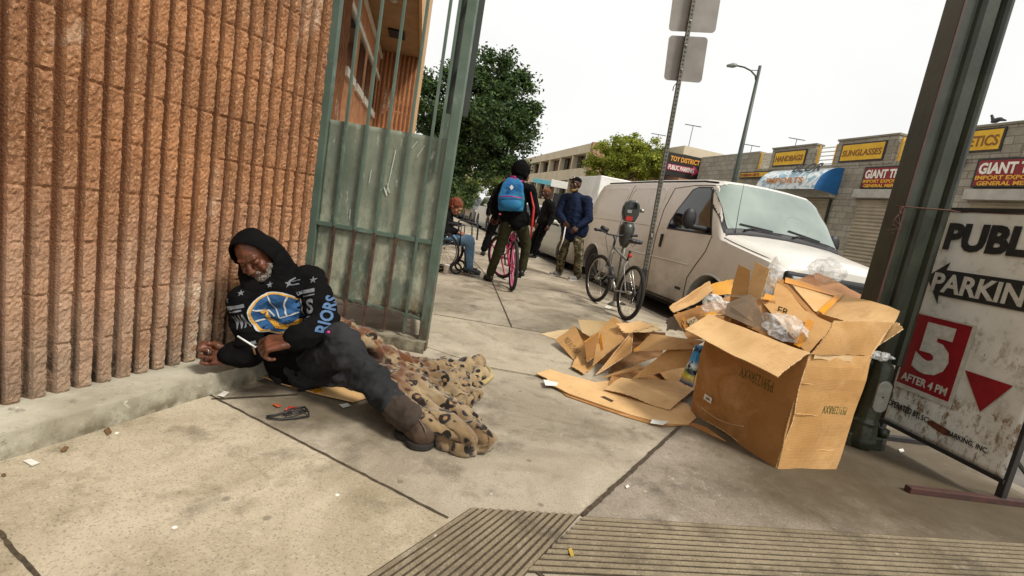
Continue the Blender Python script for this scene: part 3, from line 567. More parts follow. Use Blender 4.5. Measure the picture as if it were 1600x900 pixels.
# far parking building: grey-beige, open galleries on the street side, brown end wall facing the camera
m_cream = M('cream concrete', 'cfc2a8', 'bfb196', .8, .85); m_brn = M('brown end wall', 'a88468', '97745a', .6, .9, bump=.2, bscale=12); m_dk = M('dark far window', '5a4a3c', '4a3d32', 2, .9); m_wd = M('brown window panel', '6a5444', '5b4738', 2, .7)
fb = thing('parking_building', ST(20, 45), 'long cream parking building with two window rows, beyond the pale green tree', 'building')
S1 = 14.0; T1 = 36.7
mb = MB(); sb(mb, S1, S1+26, T1, T1+.4, 0, 7.15); mb.build('end_wall', m_brn, fb)
mb = MB(); sb(mb, S1+.6, S1+26, T1+.42, T1+40, 0, 7.0); mb.build('core', m_wd, fb)
for z0, z1 in ((0, 2.6), (4.35, 5.25), (6.42, 7.1)): mb = MB(); sb(mb, S1, S1+.6, T1+.42, T1+40, z0, z1); mb.build('wall_band', m_cream, fb)
for k in range(12): 
    mb = MB(); sb(mb, S1+.05, S1+.5, T1+.9+k*3.3, T1+1.2+k*3.3, 2.61, 6.41); mb.build('pillar', m_cream, fb)
for k in range(22):
    for z0, z1 in ((2.75, 4.3), (5.3, 6.35)):
        if k % 3 == 2: continue
        mb = MB(); sb(mb, S1+.45, S1+.56, T1+1.5+k*1.7, T1+2.3+k*1.7, z0, z1); mb.build('window', m_gls if k % 2 else m_cream, fb)
# further blocks closing the street
def block(label, s0, s1, t0, t1, h, mat, rows=0, cols=0, wm=m_dk, nm='far_building'):
    r = thing(nm, ST((s0+s1)/2, t0), label, 'building'); mb = MB(); sb(mb, s0, s1, t0, t1, 0, h); mb.build('wall', mat, r)
    for j in range(rows):
        for i in range(cols):
            a = s0+(s1-s0)*(i+.25)/cols; b = s0+(s1-s0)*(i+.75)/cols; z = h*(j+.35)/rows
            mb = MB(); sb(mb, a, b, t0-.05, t0-.005, z, z+h/rows*.42); mb.build('window', wm, r)
    mb = MB(); sb(mb, s0-.2, s1+.2, t0-.25, t1, h+.003, h+.5); mb.build('cornice', m_cream, r)
    return r
block('tan far building left of the traffic light at the street end', -3.5, 3.2, 62, 75, 6.0, M('tan wall', 'b99a78', 'a98a69', .5, .9), 2, 4)
block('pale pink tower far off between the green fence bars', -20.5, -15, 78, 95, 17, M('pink wall', 'cdb8a8', 'bda898', .5, .9), 6, 4, nm='tower')
block('low cream far building behind the pale street tree', 4.5, 13.0, 92, 105, 9, m_cream, 3, 6)
block('distant beige block on the left side of the street', -14, -4.5, 48, 60, 7, M('beige wall', 'c6b394', 'b6a384', .5, .9), 3, 5)
block('brown brick warehouse roofline behind the toy district board', 16, 40, 27, 36, 5.9, M('brick brown wall', '9a7058', '86604a', .8, .9), 0, 0)
# pigeon on the parapet
pg = thing('pigeon', ST(14.1, 9.8, 5.14), 'dark pigeon standing on the parapet above the METICS sign', 'bird')
c0 = ST(14.1, 9.8, 5.26); prims = [E(c0, .13, .055, .06, -SX*1+V((0, 0, -.25)), DN), C(c0+SX*-.09+V((0, 0, .03)), .04, c0+SX*-.13+V((0, 0, .11)), .03), E(c0+SX*-.14+V((0, 0, .13)), .035, .028, .03), C(c0+SX*-.16+V((0, 0, .128)), .01, c0+SX*-.195+V((0, 0, .12)), .004), C(c0+SX*.1, .04, c0+SX*.2+V((0, 0, -.03)), .02)]
soft('body', prims, .008, M('pigeon grey', '2f3236', '45484d', 14, .8), pg, 2)
for k in (-1, 1): mb = MB(); mb.tube([c0+DN*.02*k+V((0, 0, -.04)), c0+DN*.02*k+V((0, 0, -.12))], .007, 6); mb.build('leg', M('pigeon leg', '7a4038', '6a342e', 9), pg)

# ---------------- trees ----------------
def leafmat(name, a, b, c_):
    t = MT(name, .6, 0, .35); o = t.n('ShaderNodeObjectInfo'); g = t.n('ShaderNodeNewGeometry')
    c = t.ramp(g.outputs['Random Per Island'], [(.0, rgb(a)), (.5, rgb(b)), (1.0, rgb(c_))]); t.col(c)
    t.b.inputs['Subsurface Weight'].default_value = 0
    tr = t.n('ShaderNodeBsdfTranslucent'); t.l(c, tr.inputs[0]); mx_ = t.n('ShaderNodeMixShader'); mx_.inputs[0].default_value = .3
    out = [x for x in t.t.nodes if x.type == 'OUTPUT_MATERIAL'][0]; t.l(t.b.outputs[0], mx_.inputs[1]); t.l(tr.outputs[0], mx_.inputs[2]); t.l(mx_.outputs[0], out.inputs[0]); return t.m
m_bark = M('bark', '5a4a3a', '3f3328', 14, .9, bump=.6, bscale=30)
def tree(base, h_trunk, lobes, nleaf, ls, mat, label, seed, trunk_r=.16, lean=(0, 0), bark=m_bark, clump=.42, grp=None):
    rr = random.Random(seed); base = V(base); r = thing('street_tree', base, label, 'tree', grp)
    top = base+V((lean[0], lean[1], h_trunk)); mb = MB()
    mb.tube([base+V((0, 0, -.1)), base+V((lean[0]*.3, lean[1]*.3, h_trunk*.45)), top], [trunk_r*1.25, trunk_r, trunk_r*.8], 10); mb.build('trunk', bark, r)
    br = MB(); vs = []; fs = []
    for (c, rad) in lobes:
        c = base+V(c); mid = top.lerp(c, .5)+V((rr.uniform(-.2, .2), rr.uniform(-.2, .2), .1))
        br.tube([top+V((0, 0, -.15)), mid, c, c+V((rr.uniform(-.5, .5)*rad, rr.uniform(-.5, .5)*rad, .5*rad))], [trunk_r*.55, trunk_r*.32, trunk_r*.16, .01], 6)
    lm_ = br.build('limbs', bark, r)
    tot = sum(q[1]**2 for q in lobes)
    for (c, rad) in lobes:
        c = base+V(c); n = int(nleaf*rad**2/tot); nc = max(5, int(n/105))
        for _ in range(nc):
            d = V((rr.gauss(0, 1), rr.gauss(0, 1), rr.gauss(0, .9))).normalized(); k = rad*(rr.random()**.4)*(1+.25*noise.noise(d*2.2+V((seed, 0, 0)))); cc = c+d*k; cr_ = clump*rr.uniform(.5, 1.15)
            for _ in range(105):
                p = cc+V((rr.gauss(0, .45), rr.gauss(0, .45), rr.gauss(0, .32)))*cr_
                a = V((rr.gauss(0, 1), rr.gauss(0, 1), rr.gauss(0, .6))).normalized(); b = a.cross(V((rr.gauss(0, 1), rr.gauss(0, 1), rr.gauss(0, 1)))).normalized(); s_ = ls*rr.uniform(.6, 1.3)
                o = len(vs); vs += [p, p+a*s_*.5+b*s_*.28, p+a*s_, p+a*s_*.5-b*s_*.28]; fs.append((o, o+1, o+2, o+3))
    mb = MB(); mb.add(vs, fs); mb.build('crown', mat, r); return r
m_lf1 = leafmat('dark ficus leaves', '26351d', '3c522b', '5f763c'); m_lf2 = leafmat('yellow green leaves', '66762a', '8f9834', 'b3b24a'); m_lf3 = leafmat('dusty green leaves', '4c5a2a', '6d7a3a', '8f9450')
b = ST(2.15, 21.6); c = PY(755, 190, 21)-b
def at_tree(px, py, Y=21): return tuple(PY(px, py, Y)-b)
tree(b, 2.6, [(at_tree(750, 190), 1.7), (at_tree(700, 165, 20.6), 1.25), (at_tree(795, 165), 1.15), (at_tree(760, 130), 1.15), (at_tree(805, 215, 21.5), 1.0), (at_tree(735, 245, 20.5), 1.1), (at_tree(775, 245, 22), .85), (at_tree(690, 205, 21.5), .9), (at_tree(725, 110, 21), .7), (at_tree(700, 250, 20.2), 1.0), (at_tree(715, 290, 19.8), .75), (at_tree(760, 190, 19.5), 1.0), (at_tree(822, 185, 21), .6), (at_tree(815, 120, 21), .55), (at_tree(670, 135, 20.6), .55), (at_tree(665, 185, 20.6), .5), (at_tree(790, 100, 21), .5), (at_tree(800, 258, 21), .6)],
     62000, .15, m_lf1, 'large dark green ficus tree on the pavement behind the gate', 3, .2, (-.25, -.4))
b = ST(12.6, 29.5); 
def at2(px, py, Y): return tuple(PY(px, py, Y)-b)
Y0 = b.y
tree(b, 3.2, [(at2(980, 250, Y0), 1.5), (at2(950, 250, Y0), 1.3), (at2(1015, 252, Y0), 1.3), (at2(935, 262, Y0), .8), (at2(1035, 262, Y0+.5), .8), (at2(975, 235, Y0), 1.0), (at2(1000, 238, Y0), .9)], 30000, .15, m_lf2, 'round yellow-green tree in front of the brown end wall', 5, .13, (.1, 0), clump=.36)
b = ST(1.6, 40)
def at3(px, py, Y=40): return tuple(PY(px, py, Y)-b)
Y0 = b.y
tree(b, 2.6, [(at3(765, 280, Y0), 1.4), (at3(785, 272, Y0), 1.3), (at3(750, 285, Y0), 1.0), (at3(800, 282, Y0), 1.0), (at3(775, 290, Y0), .9)], 9000, .15, m_lf3, 'pale sparse tree far down the pavement under the traffic light', 8, .12, (.2, 0), clump=.4, bark=M('pale bark', '9a8468', '84705a', 8, .9))
b = ST(1.3, 33); Y0 = b.y
tree(b, 1.6, [(tuple(PY(722, 305, Y0)-b), 1.1), (tuple(PY(735, 292, Y0)-b), .9), (tuple(PY(712, 292, Y0)-b), 1.0)], 9000, .14, m_lf3, 'small grey-green tree directly behind the dark ficus', 9, .1, clump=.35)
# =====================================================================  VEHICLES
ZR = -.132
def paint(name, c, rough=.28, dirt_shade='6f675a', dirt_shade_amt=.5):
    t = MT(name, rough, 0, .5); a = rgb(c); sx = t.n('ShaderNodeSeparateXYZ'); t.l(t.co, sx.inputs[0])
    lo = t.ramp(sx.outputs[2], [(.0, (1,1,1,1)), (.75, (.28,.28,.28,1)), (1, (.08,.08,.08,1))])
    k = t.math('MULTIPLY', t.math('MULTIPLY', lo, dirt_shade_amt), t.ramp(t.noise(2.2, 6, .65, co=t.mapping((1, 1, 1.6))), BW(.30, .68)))
    t.col(t.mix(a, rgb(dirt_shade), k)); t.b.inputs['Coat Weight'].default_value = .35; t.b.inputs['Coat Roughness'].default_value = .12  # grime, plus shade of the lower flanks put into the paint colour
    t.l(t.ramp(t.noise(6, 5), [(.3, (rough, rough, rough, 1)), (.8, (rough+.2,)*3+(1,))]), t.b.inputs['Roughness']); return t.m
m_black = M('black plastic', '17171a', '1f1f21', 20, .55); m_tyre = M('tyre rubber', '1a1917', '26241f', 14, .9, bump=.3); m_rimv = M('steel rim', 'a19d94', '7e796e', 12, .4, .7)
m_chrome = M('worn chrome', 'b9b6ae', '96928a', 12, .22, .9); m_tint = M('tinted glass', '0d0e0f', '15171a', 3, .06, spec=.9)
t = MT('windshield glass', .06, 0, .9); c = t.mix(rgb('6c7a72'), rgb('8c9a90'), t.ramp(t.noise(1.6, 3, .5), BW(.35, .7))); t.col(c); t.b.inputs['Coat Weight'].default_value = 1; t.b.inputs['Coat Roughness'].default_value = .04; m_wind = t.m  # pale mottled base colour stands in for glare on the glass
def lerp_table(tab, x):
    if x <= tab[0][0]: return tab[0][1:]
    for a, b in zip(tab, tab[1:]):
        if x <= b[0]:
            k = (x-a[0])/(b[0]-a[0]); return tuple(p+(q-p)*k for p, q in zip(a[1:], b[1:]))
    return tab[-1][1:]
def wheel(parent, c, ax, R, W, rimm, holes=8):
    "c = centre of outer face, ax = outward axis"
    c, ax = V(c), V(ax).normalized(); mb = MB(); r = R*.62
    mb.lathe([(r, 0.0), (r+.02, .012), (R*.9, .014), (R-.012, 0), (R, -.03), (R, -W+.03), (R-.02, -W), (r, -W)], c, ax, 36); o = mb.build('wheel', m_tyre, parent)
    mb = MB(); mb.lathe([(r+.005, -.015), (r-.01, .004), (r-.03, -.03), (r*.72, -.035), (r*.5, -.01), (.06, .01), (.04, .02), (.001, .022)], c, ax, 32); rim = mb.build('rim', rimm, o)
    u = ax.orthogonal().normalized(); b = ax.cross(u)
    for k in range(holes):
        a = 2*PI*k/holes; d = u*math.cos(a)+b*math.sin(a); p = c+d*r*.66-ax*.024
        mb = MB(); mb.lathe([(R*.075, 0), (R*.07, .006)], p, ax, 10); mb.build('rim_hole', m_black, rim)
    mb = MB(); mb.lathe([(.045, .018), (.04, .035), (.001, .038)], c, ax, 12); mb.build('hub_cap', m_black, rim); return o
class Shell:
    "loft of cross sections along the car; sec(t) -> list of (y, z), y>0 half, mirrored about the centre line"
    def __init__(s, sec, ts, W, mid, s0=None): s.sec, s.ts, s.mid, s.W = sec, ts, mid, W
    def pt(s, t, a, side=-1):    # a in 0..n-1 along the half profile
        p = s.sec(t); i = min(int(a), len(p)-2); k = a-i; y = p[i][0]+(p[i+1][0]-p[i][0])*k; z = p[i][1]+(p[i+1][1]-p[i][1])*k
        return ST(s.mid+side*y, t, z)
    def mesh(s):
        n = len(s.sec(s.ts[0])); vs = []; fs = []; m2 = 2*n-1
        for t in s.ts:
            vs += [s.pt(t, i, -1) for i in range(n)]+[s.pt(t, i, 1) for i in range(n-2, -1, -1)]
        for j in range(len(s.ts)-1):
            for i in range(m2-1): a = j*m2+i; fs.append((a, a+m2, a+m2+1, a+1))
            a = j*m2; fs.append((a, a+m2-1, a+2*m2-1, a+m2))
        fs.append(tuple(range(m2))); k = (len(s.ts)-1)*m2; fs.append(tuple(range(k+m2-1, k-1, -1)))
        mb = MB(); mb.add(vs, fs, True); return mb
def cut(o, cutters):
    for c in cutters:
        b = o.modifiers.new('b', 'BOOLEAN'); b.operation = 'DIFFERENCE'; b.solver = 'EXACT'; b.object = c
    fin(o)
    for c in cutters: bpy.data.objects.remove(c)
def autosmooth(o, ang=38):
    me = o.data; b = bmesh.new(); b.from_mesh(me)
    for e in b.edges:
        e.smooth = not (len(e.link_faces) == 2 and e.calc_face_angle(0) > math.radians(ang))
    for f in b.faces: f.smooth = True
    b.to_mesh(me); b.free()
# ---- the van ----
TOP = [(4.46, .94, .80), (4.50, .985, .88), (4.60, 1.03, .94), (4.75, 1.065, .972), (5.0, 1.11, .99), (5.3, 1.165, 1.0), (5.50, 1.21, 1.0), (5.62, 1.36, 1.0), (5.80, 1.62, 1.0), (5.98, 1.84, 1.0), (6.10, 1.905, 1.0), (6.4, 1.93, 1.0), (8, 1.945, 1.0), (9.7, 1.935, 1.0), (9.9, 1.90, .99), (10.0, 1.80, .98), (10.06, 1.55, .975)]
def vsec(t):
    zt, w = lerp_table(TOP, t); g = max(0, min(1, (zt-1.21)/.7)); zb = .12 if 4.7 < t < 9.95 else .22
    b = min(1.12, zt-.07)
    return [(w-.07, zb), (w-.01, zb+.06), (w, .45), (w, .72), (w-.008, .92 if zt > 1.0 else .82), (w-.022, b), (w-.03-.035*g, b+(zt-.06-b)*.45), (w-.045-.095*g, b+(zt-.06-b)*.88), (w-.065-.125*g, zt-.045), (w-.11-.16*g, zt-.008), (w*.70, zt+.022), (w*.35, zt+.045), (0, zt+.052)]
ts = [4.46, 4.48, 4.50, 4.55, 4.6, 4.68, 4.75, 4.88, 5.0, 5.15, 5.3, 5.4, 5.5, 5.56, 5.62, 5.7, 5.8, 5.9, 5.98, 6.04, 6.1, 6.25, 6.4]+[6.6+.2*i for i in range(16)]+[9.7, 9.8, 9.9, 9.95, 10.0, 10.06]
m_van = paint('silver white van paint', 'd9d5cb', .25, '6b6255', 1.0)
van = thing('cargo_van', ST(5.0, 7.3, ZR), 'silver-white cargo van with dirty, shade-toned sides and black wing mirror, parked behind the cardboard heap', 'van')
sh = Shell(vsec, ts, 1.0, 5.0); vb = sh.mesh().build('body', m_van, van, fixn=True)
FAX, RAX = 5.48, 9.38
cs = []
for T_ in (FAX, RAX):
    mb = MB(); mb.cyl(ST(3.9, T_, .235), ST(6.1, T_, .235), .425, n=40); cs.append(mb.build('c', None))
cut(vb, cs); autosmooth(vb, 30)
inn = MB(); sbx = lambda mb, s0, s1, t0, t1, z0, z1: sb(mb, s0, s1, t0, t1, z0, z1)
sbx(inn, 4.28, 5.72, 4.6, 9.9, .02, .85); inn.build('underbody', m_black, van)
def vp(t, a, off=.004, side=-1):
    p = sh.pt(t, a, side); e = .01; du = sh.pt(t+e, a, side)-sh.pt(t-e, a, side); dv = sh.pt(t, min(a+e, 11.99), side)-sh.pt(t, a-e, side)
    n_ = du.cross(dv).normalized()
    if n_.dot(p-ST(5, t, .8)) < 0: n_ = -n_
    return p+n_*off
def aval(t, z):   # profile parameter at height z
    p = vsec(t)
    for i in range(len(p)-1):
        if p[i][1] <= z <= p[i+1][1]: return i+(z-p[i][1])/max(1e-6, p[i+1][1]-p[i][1])
    return 6
def vside(t, z, off=.004): return vp(t, aval(t, z), off)
def spoly(poly, name, mat, off=.005, n=14, parent=van):
    "polygon (t, z) laid on the van's flank; filled by horizontal slices"
    zs = [p[1] for p in poly]; z0, z1 = min(zs), max(zs); rows = []
    for j in range(n+1):
        z = z0+(z1-z0)*min(.999, max(.001, j/n)); xs = []
        for i in range(len(poly)):
            (ta, za), (tb, zb) = poly[i], poly[(i+1) % len(poly)]
            if (za <= z < zb) or (zb <= z < za): xs.append(ta+(tb-ta)*(z-za)/(zb-za))
        rows.append((z, min(xs), max(xs)))
    mb = MB(); mb.grid(lambda u, v: vside(rows[round(v*n)][1]*(1-u)+rows[round(v*n)][2]*u, rows[round(v*n)][0], off), 6, n); return mb.build(name, mat, parent)
def sline(pts, name, mat, w=.006, off=.002, parent=van):
    P = []
    for (a, b) in zip(pts, pts[1:]):
        k = max(2, int(math.hypot(b[0]-a[0], b[1]-a[1])/.06)); P += [vside(a[0]+(b[0]-a[0])*i/k, a[1]+(b[1]-a[1])*i/k, off) for i in range(k)]
    P.append(vside(pts[-1][0], pts[-1][1], off)); mb = MB(); mb.tube(P, w, 5); return mb.build(name, mat, parent)
m_seam = M('seam', '2b2824', '38342e', 9, .8)
dw = [(5.74, 1.19), (6.78, 1.19), (6.76, 1.30), (6.50, 1.77), (6.42, 1.80), (6.14, 1.80), (6.08, 1.77)]
spoly([(5.69, 1.165), (6.82, 1.165), (6.80, 1.30), (6.53, 1.79), (6.43, 1.825), (6.12, 1.825), (6.05, 1.79)], 'window_seal', m_black, .003); spoly(dw, 'door_window', m_tint, .007)
dr = sline([(7.02, 1.80), (7.08, 1.45), (7.06, 1.0), (7.0, .16)], 'door_seam', m_seam); sline([(5.68, 1.16), (5.72, .95), (5.98, .55), (5.98, .16)], 'door_seam', m_seam)
sline([(6.02, 1.845), (6.55, 1.845), (7.02, 1.80)], 'door_seam', m_seam, .005)
sline([(8.42, 1.86), (8.42, .16)], 'door_seam', m_seam, .004); sline([(5.98, .165), (8.9, .165)], 'sill_line', m_seam, .008)
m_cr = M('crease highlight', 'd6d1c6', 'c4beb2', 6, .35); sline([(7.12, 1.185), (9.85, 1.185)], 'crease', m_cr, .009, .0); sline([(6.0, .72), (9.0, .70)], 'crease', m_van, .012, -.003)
for (a, b) in ((7.2, 8.35), (8.5, 9.75)):
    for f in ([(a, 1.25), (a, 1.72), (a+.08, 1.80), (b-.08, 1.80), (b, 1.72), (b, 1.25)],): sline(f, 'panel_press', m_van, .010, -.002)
for T_ in (6.86, 7.16):
    mb = MB(); mb.box(vside(T_, .98, .012), (.03, .05, .2), (DN, DT, V((0, 0, 1)))); mb.build('door_handle', m_black, van, bevel=.008)
mb = MB(); mb.box(vside(6.15, .37, .006), (.012, .13, .035), (DN, DT, V((0, 0, 1)))); mb.build('side_marker', m_black, van, bevel=.004)
mb = MB(); mb.tube([vp(t_, 8.6, .012) for t_ in [6.1+.15*i for i in range(25)]], .012, 6); mb.build('drip_rail', m_black, van)
# arch lips
for T_ in (FAX, RAX):
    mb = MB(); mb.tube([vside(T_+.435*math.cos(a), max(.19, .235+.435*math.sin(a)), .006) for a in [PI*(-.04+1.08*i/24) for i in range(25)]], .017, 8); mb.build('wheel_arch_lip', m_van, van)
    mb = MB(); mb.cyl(ST(4.06, T_, .235), ST(4.7, T_, .235), .42, n=30); 
    o = MB(); o.lathe([(.419, 0), (.419, .55), (.38, .56)], ST(4.05, T_, .235), DN, 30); 
for T_ in (FAX, RAX):
    wheel(van, ST(4.05, T_, .235), -DN, .365, .24, m_rimv); wheel(van, ST(5.95, T_, .235), DN, .365, .24, m_rimv)
# windscreen laid on the body between cowl and roof
def ws(u, v, off=.006, m_=.0):
    y = (-1+2*u)*(.90-.02*v-m_); t_ = 5.535+(6.03-5.535)*v; side = -1 if y < 0 else 1; yy = abs(y); p = vsec(t_)
    for i in range(5, len(p)-1):
        if p[i+1][0] <= yy <= p[i][0]: a = i+(p[i][0]-yy)/(p[i][0]-p[i+1][0]); break
    else: a = 8.2
    return vp(t_, min(a, 11.98), off, side)
mb = MB(); mb.grid(lambda u, v: ws(u, v, .004, -.02), 30, 10); mb.build('windscreen_seal', m_black, van)
mb = MB(); mb.grid(lambda u, v: ws(.018+.964*u, .05+.91*v, .010), 30, 10); wsn = mb.build('windscreen', m_wind, van)
for (a, b) in ((.20, .47), (.62, .90)):
    mb = MB(); mb.tube([ws(a-.06, .0, .03), ws(a, .05, .03), ws(b, .01, .03)], [.012, .010, .006], 6); mb.bar(ws(a-.08, .13, .022), ws(b-.08, .055, .02), .012, .02); mb.build('wiper', m_black, van)
mb = MB(); mb.tube([ws(.64+.10*math.cos(a), .26+.17*math.sin(a), .008) for a in [2*PI*i/24 for i in range(24)]], .004, 6, closed=True); mb.build('steering_wheel', M('faint wheel through glass', '7b887f', '74817a', 8, .2), van)
mb = MB(); mb.grid(lambda u, v: ws(u, -.10+.13*v, .008), 24, 3); mb.build('cowl', m_black, van)
mb = MB(); mb.tube([ST(4.22, 5.50, 1.19), ST(4.235, 5.56, 1.55), ST(4.24, 5.60, 2.05)], [.005, .0035, .002], 6); mb.lathe([(.018, 0), (.014, .03), (.001, .04)], ST(4.22, 5.50, 1.185), n=10); mb.build('aerial', m_black, van)
# hood shut line and nose
mb = MB(); mb.tube([sh.pt(t_, 7.9, -1)+V((0, 0, .004)) for t_ in (4.56, 4.75, 5.0, 5.3, 5.48)], .004, 5); mb.build('bonnet_seam', m_seam, van)
sq = lambda name, s0, s1, z0, z1, t0, mat, d=.05, bv=.01, par=None: (lambda mb: mb.build(name, mat, par or van, bevel=bv))(sbx(MB(), s0, s1, t0, t0+d, z0, z1))
sq('grille_surround', 4.16, 5.84, .66, .915, 4.435, m_black, .1, .03)
gr_ = sq('grille', 4.52, 5.48, .68, .88, 4.415, M('dark grille', '151515', '1d1c1b', 9, .5), .03, .006)
for k in range(5): sq('grille_bar', 4.54, 5.46, .70+k*.038, .712+k*.038, 4.405, m_black, .012, 0, gr_)
for a, b in ((4.22, 4.49), (5.51, 5.78)):
    h = sq('headlight', a, b, .72, .87, 4.412, M('headlight glass', 'aab0ac', '8b918d', 12, .12, spec=.9), .04, .015); sq('lens', a+.03, b-.03, .745, .845, 4.405, m_chrome, .01, .004, h)
sq('bumper', 4.06, 5.94, .36, .62, 4.36, m_chrome, .16, .04); sq('bumper_strip', 4.1, 5.9, .60, .66, 4.375, m_black, .12, .02)
mb = MB(); mb.lathe([(.028, 0), (.022, .008), (.001, .009)], ST(5.0, 4.485, .975), V((DT*-1+V((0, 0, .6)))), 14); mb.build('badge_boss', M('grey boss', '8d8f90', '77797a', 9, .4), van)
# mirrors
for sd_ in (-1, 1):
    x0 = 5+sd_*.98; mi = MB(); q = ST(5+sd_*1.20, 5.93, 1.33)
    prims = [E(q, .10, .065, .135, DN, DT), E(q+V((0, 0, .03)), .095, .06, .125, DN, DT), C(q+V((0, 0, -.09))-DN*sd_*.02, .035, ST(x0, 5.86, 1.235), .045)]
    o = soft('wing_mirror', prims, .012, m_black, van, 3)
    mb = MB(); mb.lathe([(.075, 0), (.07, .004)], q+DT*.058, DT, 18); mb.build('mirror_glass', m_chrome, o)
for sd_ in (-1,): mb = MB(); mb.box(ST(4.02, 9.99, .95), (.05, .04, .35), (DN, DT, V((0, 0, 1)))); mb.build('tail_light', M('red tail light', '7c1616', '661010', 9, .2), van, bevel=.01)
# ---- generic parked cars, noses towards the camera ----
def car(s0, t0, label, pm, L=4.5, W=1.76, hood=.80, roof=1.30, kind='sedan', grp='cars parked along the kerb', cat='car'):
    mid = s0+W/2; w = W/2; suv = kind == 'suv'
    tb = [(0, hood-.22, .80), (.06, hood-.10, .9), (.25, hood-.04, .96), (.9, hood+.06, 1), (1.15, hood+.10, 1), (1.75 if not suv else 1.6, roof-.06, 1), (2.2, roof, 1), (3.1, roof-.01, 1), (3.5 if not suv else 4.1, roof-.07 if not suv else roof-.05, 1), (4.05 if not suv else 4.42, hood+.16 if not suv else hood+.3, .98), (4.42, hood+.10 if not suv else hood, .92), (4.5, hood-.15, .85)]
    tb = [(a*L/4.5,)+tuple(r) for a, *r in tb]
    def sec(t):
        zt, k = lerp_table(tb, t-t0); ww = w*k; g = max(0, min(1, (zt-hood-.12)/(roof-hood-.12))); b = min(hood-.02, zt-.05)
        return [(ww-.06, .04), (ww-.01, .12), (ww, .38), (ww-.02, b-.12), (ww-.05, b), (ww-.08-.10*g, b+(zt-b)*.5), (ww-.10-.2*g, zt-.05*g-.02), (ww-.18-.22*g, zt-.005), (ww*.4, zt+.02), (0, zt+.025)]
    ts_ = sorted(set([t0+x[0] for x in tb]+[t0+L*i/26 for i in range(27)])); s_ = Shell(sec, ts_, w, mid)
    r = thing('parked_car', ST(mid, t0+L/2, ZR), label, cat, grp); bd = s_.mesh().build('body', pm, r, fixn=True); R = .31 if not suv else .35; cs = []
    for q in (.85, 3.5):
        mb = MB(); mb.cyl(ST(s0-.1, t0+q*L/4.5, ZR+R), ST(s0+W+.1, t0+q*L/4.5, ZR+R), R+.06, n=28); cs.append(mb.build('c', None))
    cut(bd, cs); autosmooth(bd, 32)
    mb = MB(); sbx(mb, s0+.25, s0+W-.25, t0+.2, t0+L-.2, 0, hood-.2); mb.build('underbody', m_black, r)
    for q in (.85, 3.5):
        wheel(r, ST(s0+.04, t0+q*L/4.5, ZR+R), -DN, R, .2, m_rimv, 5); wheel(r, ST(s0+W-.04, t0+q*L/4.5, ZR+R), DN, R, .2, m_rimv, 5)
    def sp(t, a, off, side): 
        p = s_.pt(t, a, side); n_ = (s_.pt(t+.01, a, side)-s_.pt(t-.01, a, side)).cross(s_.pt(t, a+.01, side)-s_.pt(t, a-.01, side)).normalized()
        if n_.dot(p-ST(mid, t, .5)) < 0: n_ = -n_
        return p+n_*off
    f = L/4.5
    for side in (-1, 1):
        te = 3.42 if not suv else 4.1
        for a0, b0 in ((1.52, 2.45), (2.55, te)):
            mb = MB(); mb.grid(lambda u, v: sp(t0+f*((a0+(.28*v if a0 < 2 else 0))*(1-u)+(b0-(.2*v if b0 > 3 else 0))*u), 4.25+1.6*v, .006, side), 8, 5); mb.build('side_window', m_tint, r)
        q = ST(mid+side*(w+.09), t0+1.45*f, hood+.13); soft('wing_mirror', [E(q, .09, .05, .06, DN, DT), C(q, .03, q-DN*side*.12+V((0, 0, -.04)), .03)], .02, pm, r, 2)
        mb = MB(); mb.box(ST(mid+side*(w-.26), t0+.06, hood-.16), (.34, .1, .12), (DN, DT, V((0, 0, 1)))); mb.build('headlight', M('car lamp', 'c9ccc8', 'aeb2ae', 9, .15), r, bevel=.03)
    mb = MB(); mb.grid(lambda u, v: (lambda y: sp(t0+f*(1.2+.5*v), 9-min(.98, abs(y))*2.6*(.9) if abs(y) > .01 else 8.98, .008, -1 if y < 0 else 1))(-1+2*u), 16, 6); mb.build('windscreen', m_tint, r)
    mb = MB(); mb.box(ST(mid, t0+.02, hood-.3), (W*.5, .06, .1), (DN, DT, V((0, 0, 1)))); mb.build('grille', m_black, r, bevel=.01)
    mb = MB(); mb.box(ST(mid, t0+.0, .16), (W*.86, .14, .16), (DN, DT, V((0, 0, 1)))); mb.build('bumper', pm, r, bevel=.04); return r
m_sil = paint('silver car paint', 'b4b1a4', .3, '6b6458', .6); m_wcar = paint('white car paint', 'dcdbd4', .25, '8a8478', .3); m_dcar = paint('dark car paint', '1c1e22', .2, '3a3733', .3); m_gcar = paint('grey car paint', '5f6263', .25, '45423e', .4)
car(4.1, 10.75, 'silver sedan with round bonnet parked right behind the van', m_sil)
car(4.1, 15.7, 'white hatchback between the silver sedan and the dirty white estate car', m_wcar, kind='suv', roof=1.36, hood=.84)
car(4.05, 20.9, 'dirty white estate car parked down the kerb left of the cyclist', m_wcar, kind='suv', roof=1.55, hood=.92)
car(4.1, 26.4, 'dark sedan parked behind the dirty white estate car', m_dcar)
car(4.1, 32, 'dark grey off-road car parked far down the kerb', m_gcar, kind='suv', roof=1.6, hood=.95)
car(4.1, 37.4, 'farthest black sedan at the end of the kerbside row', m_dcar)
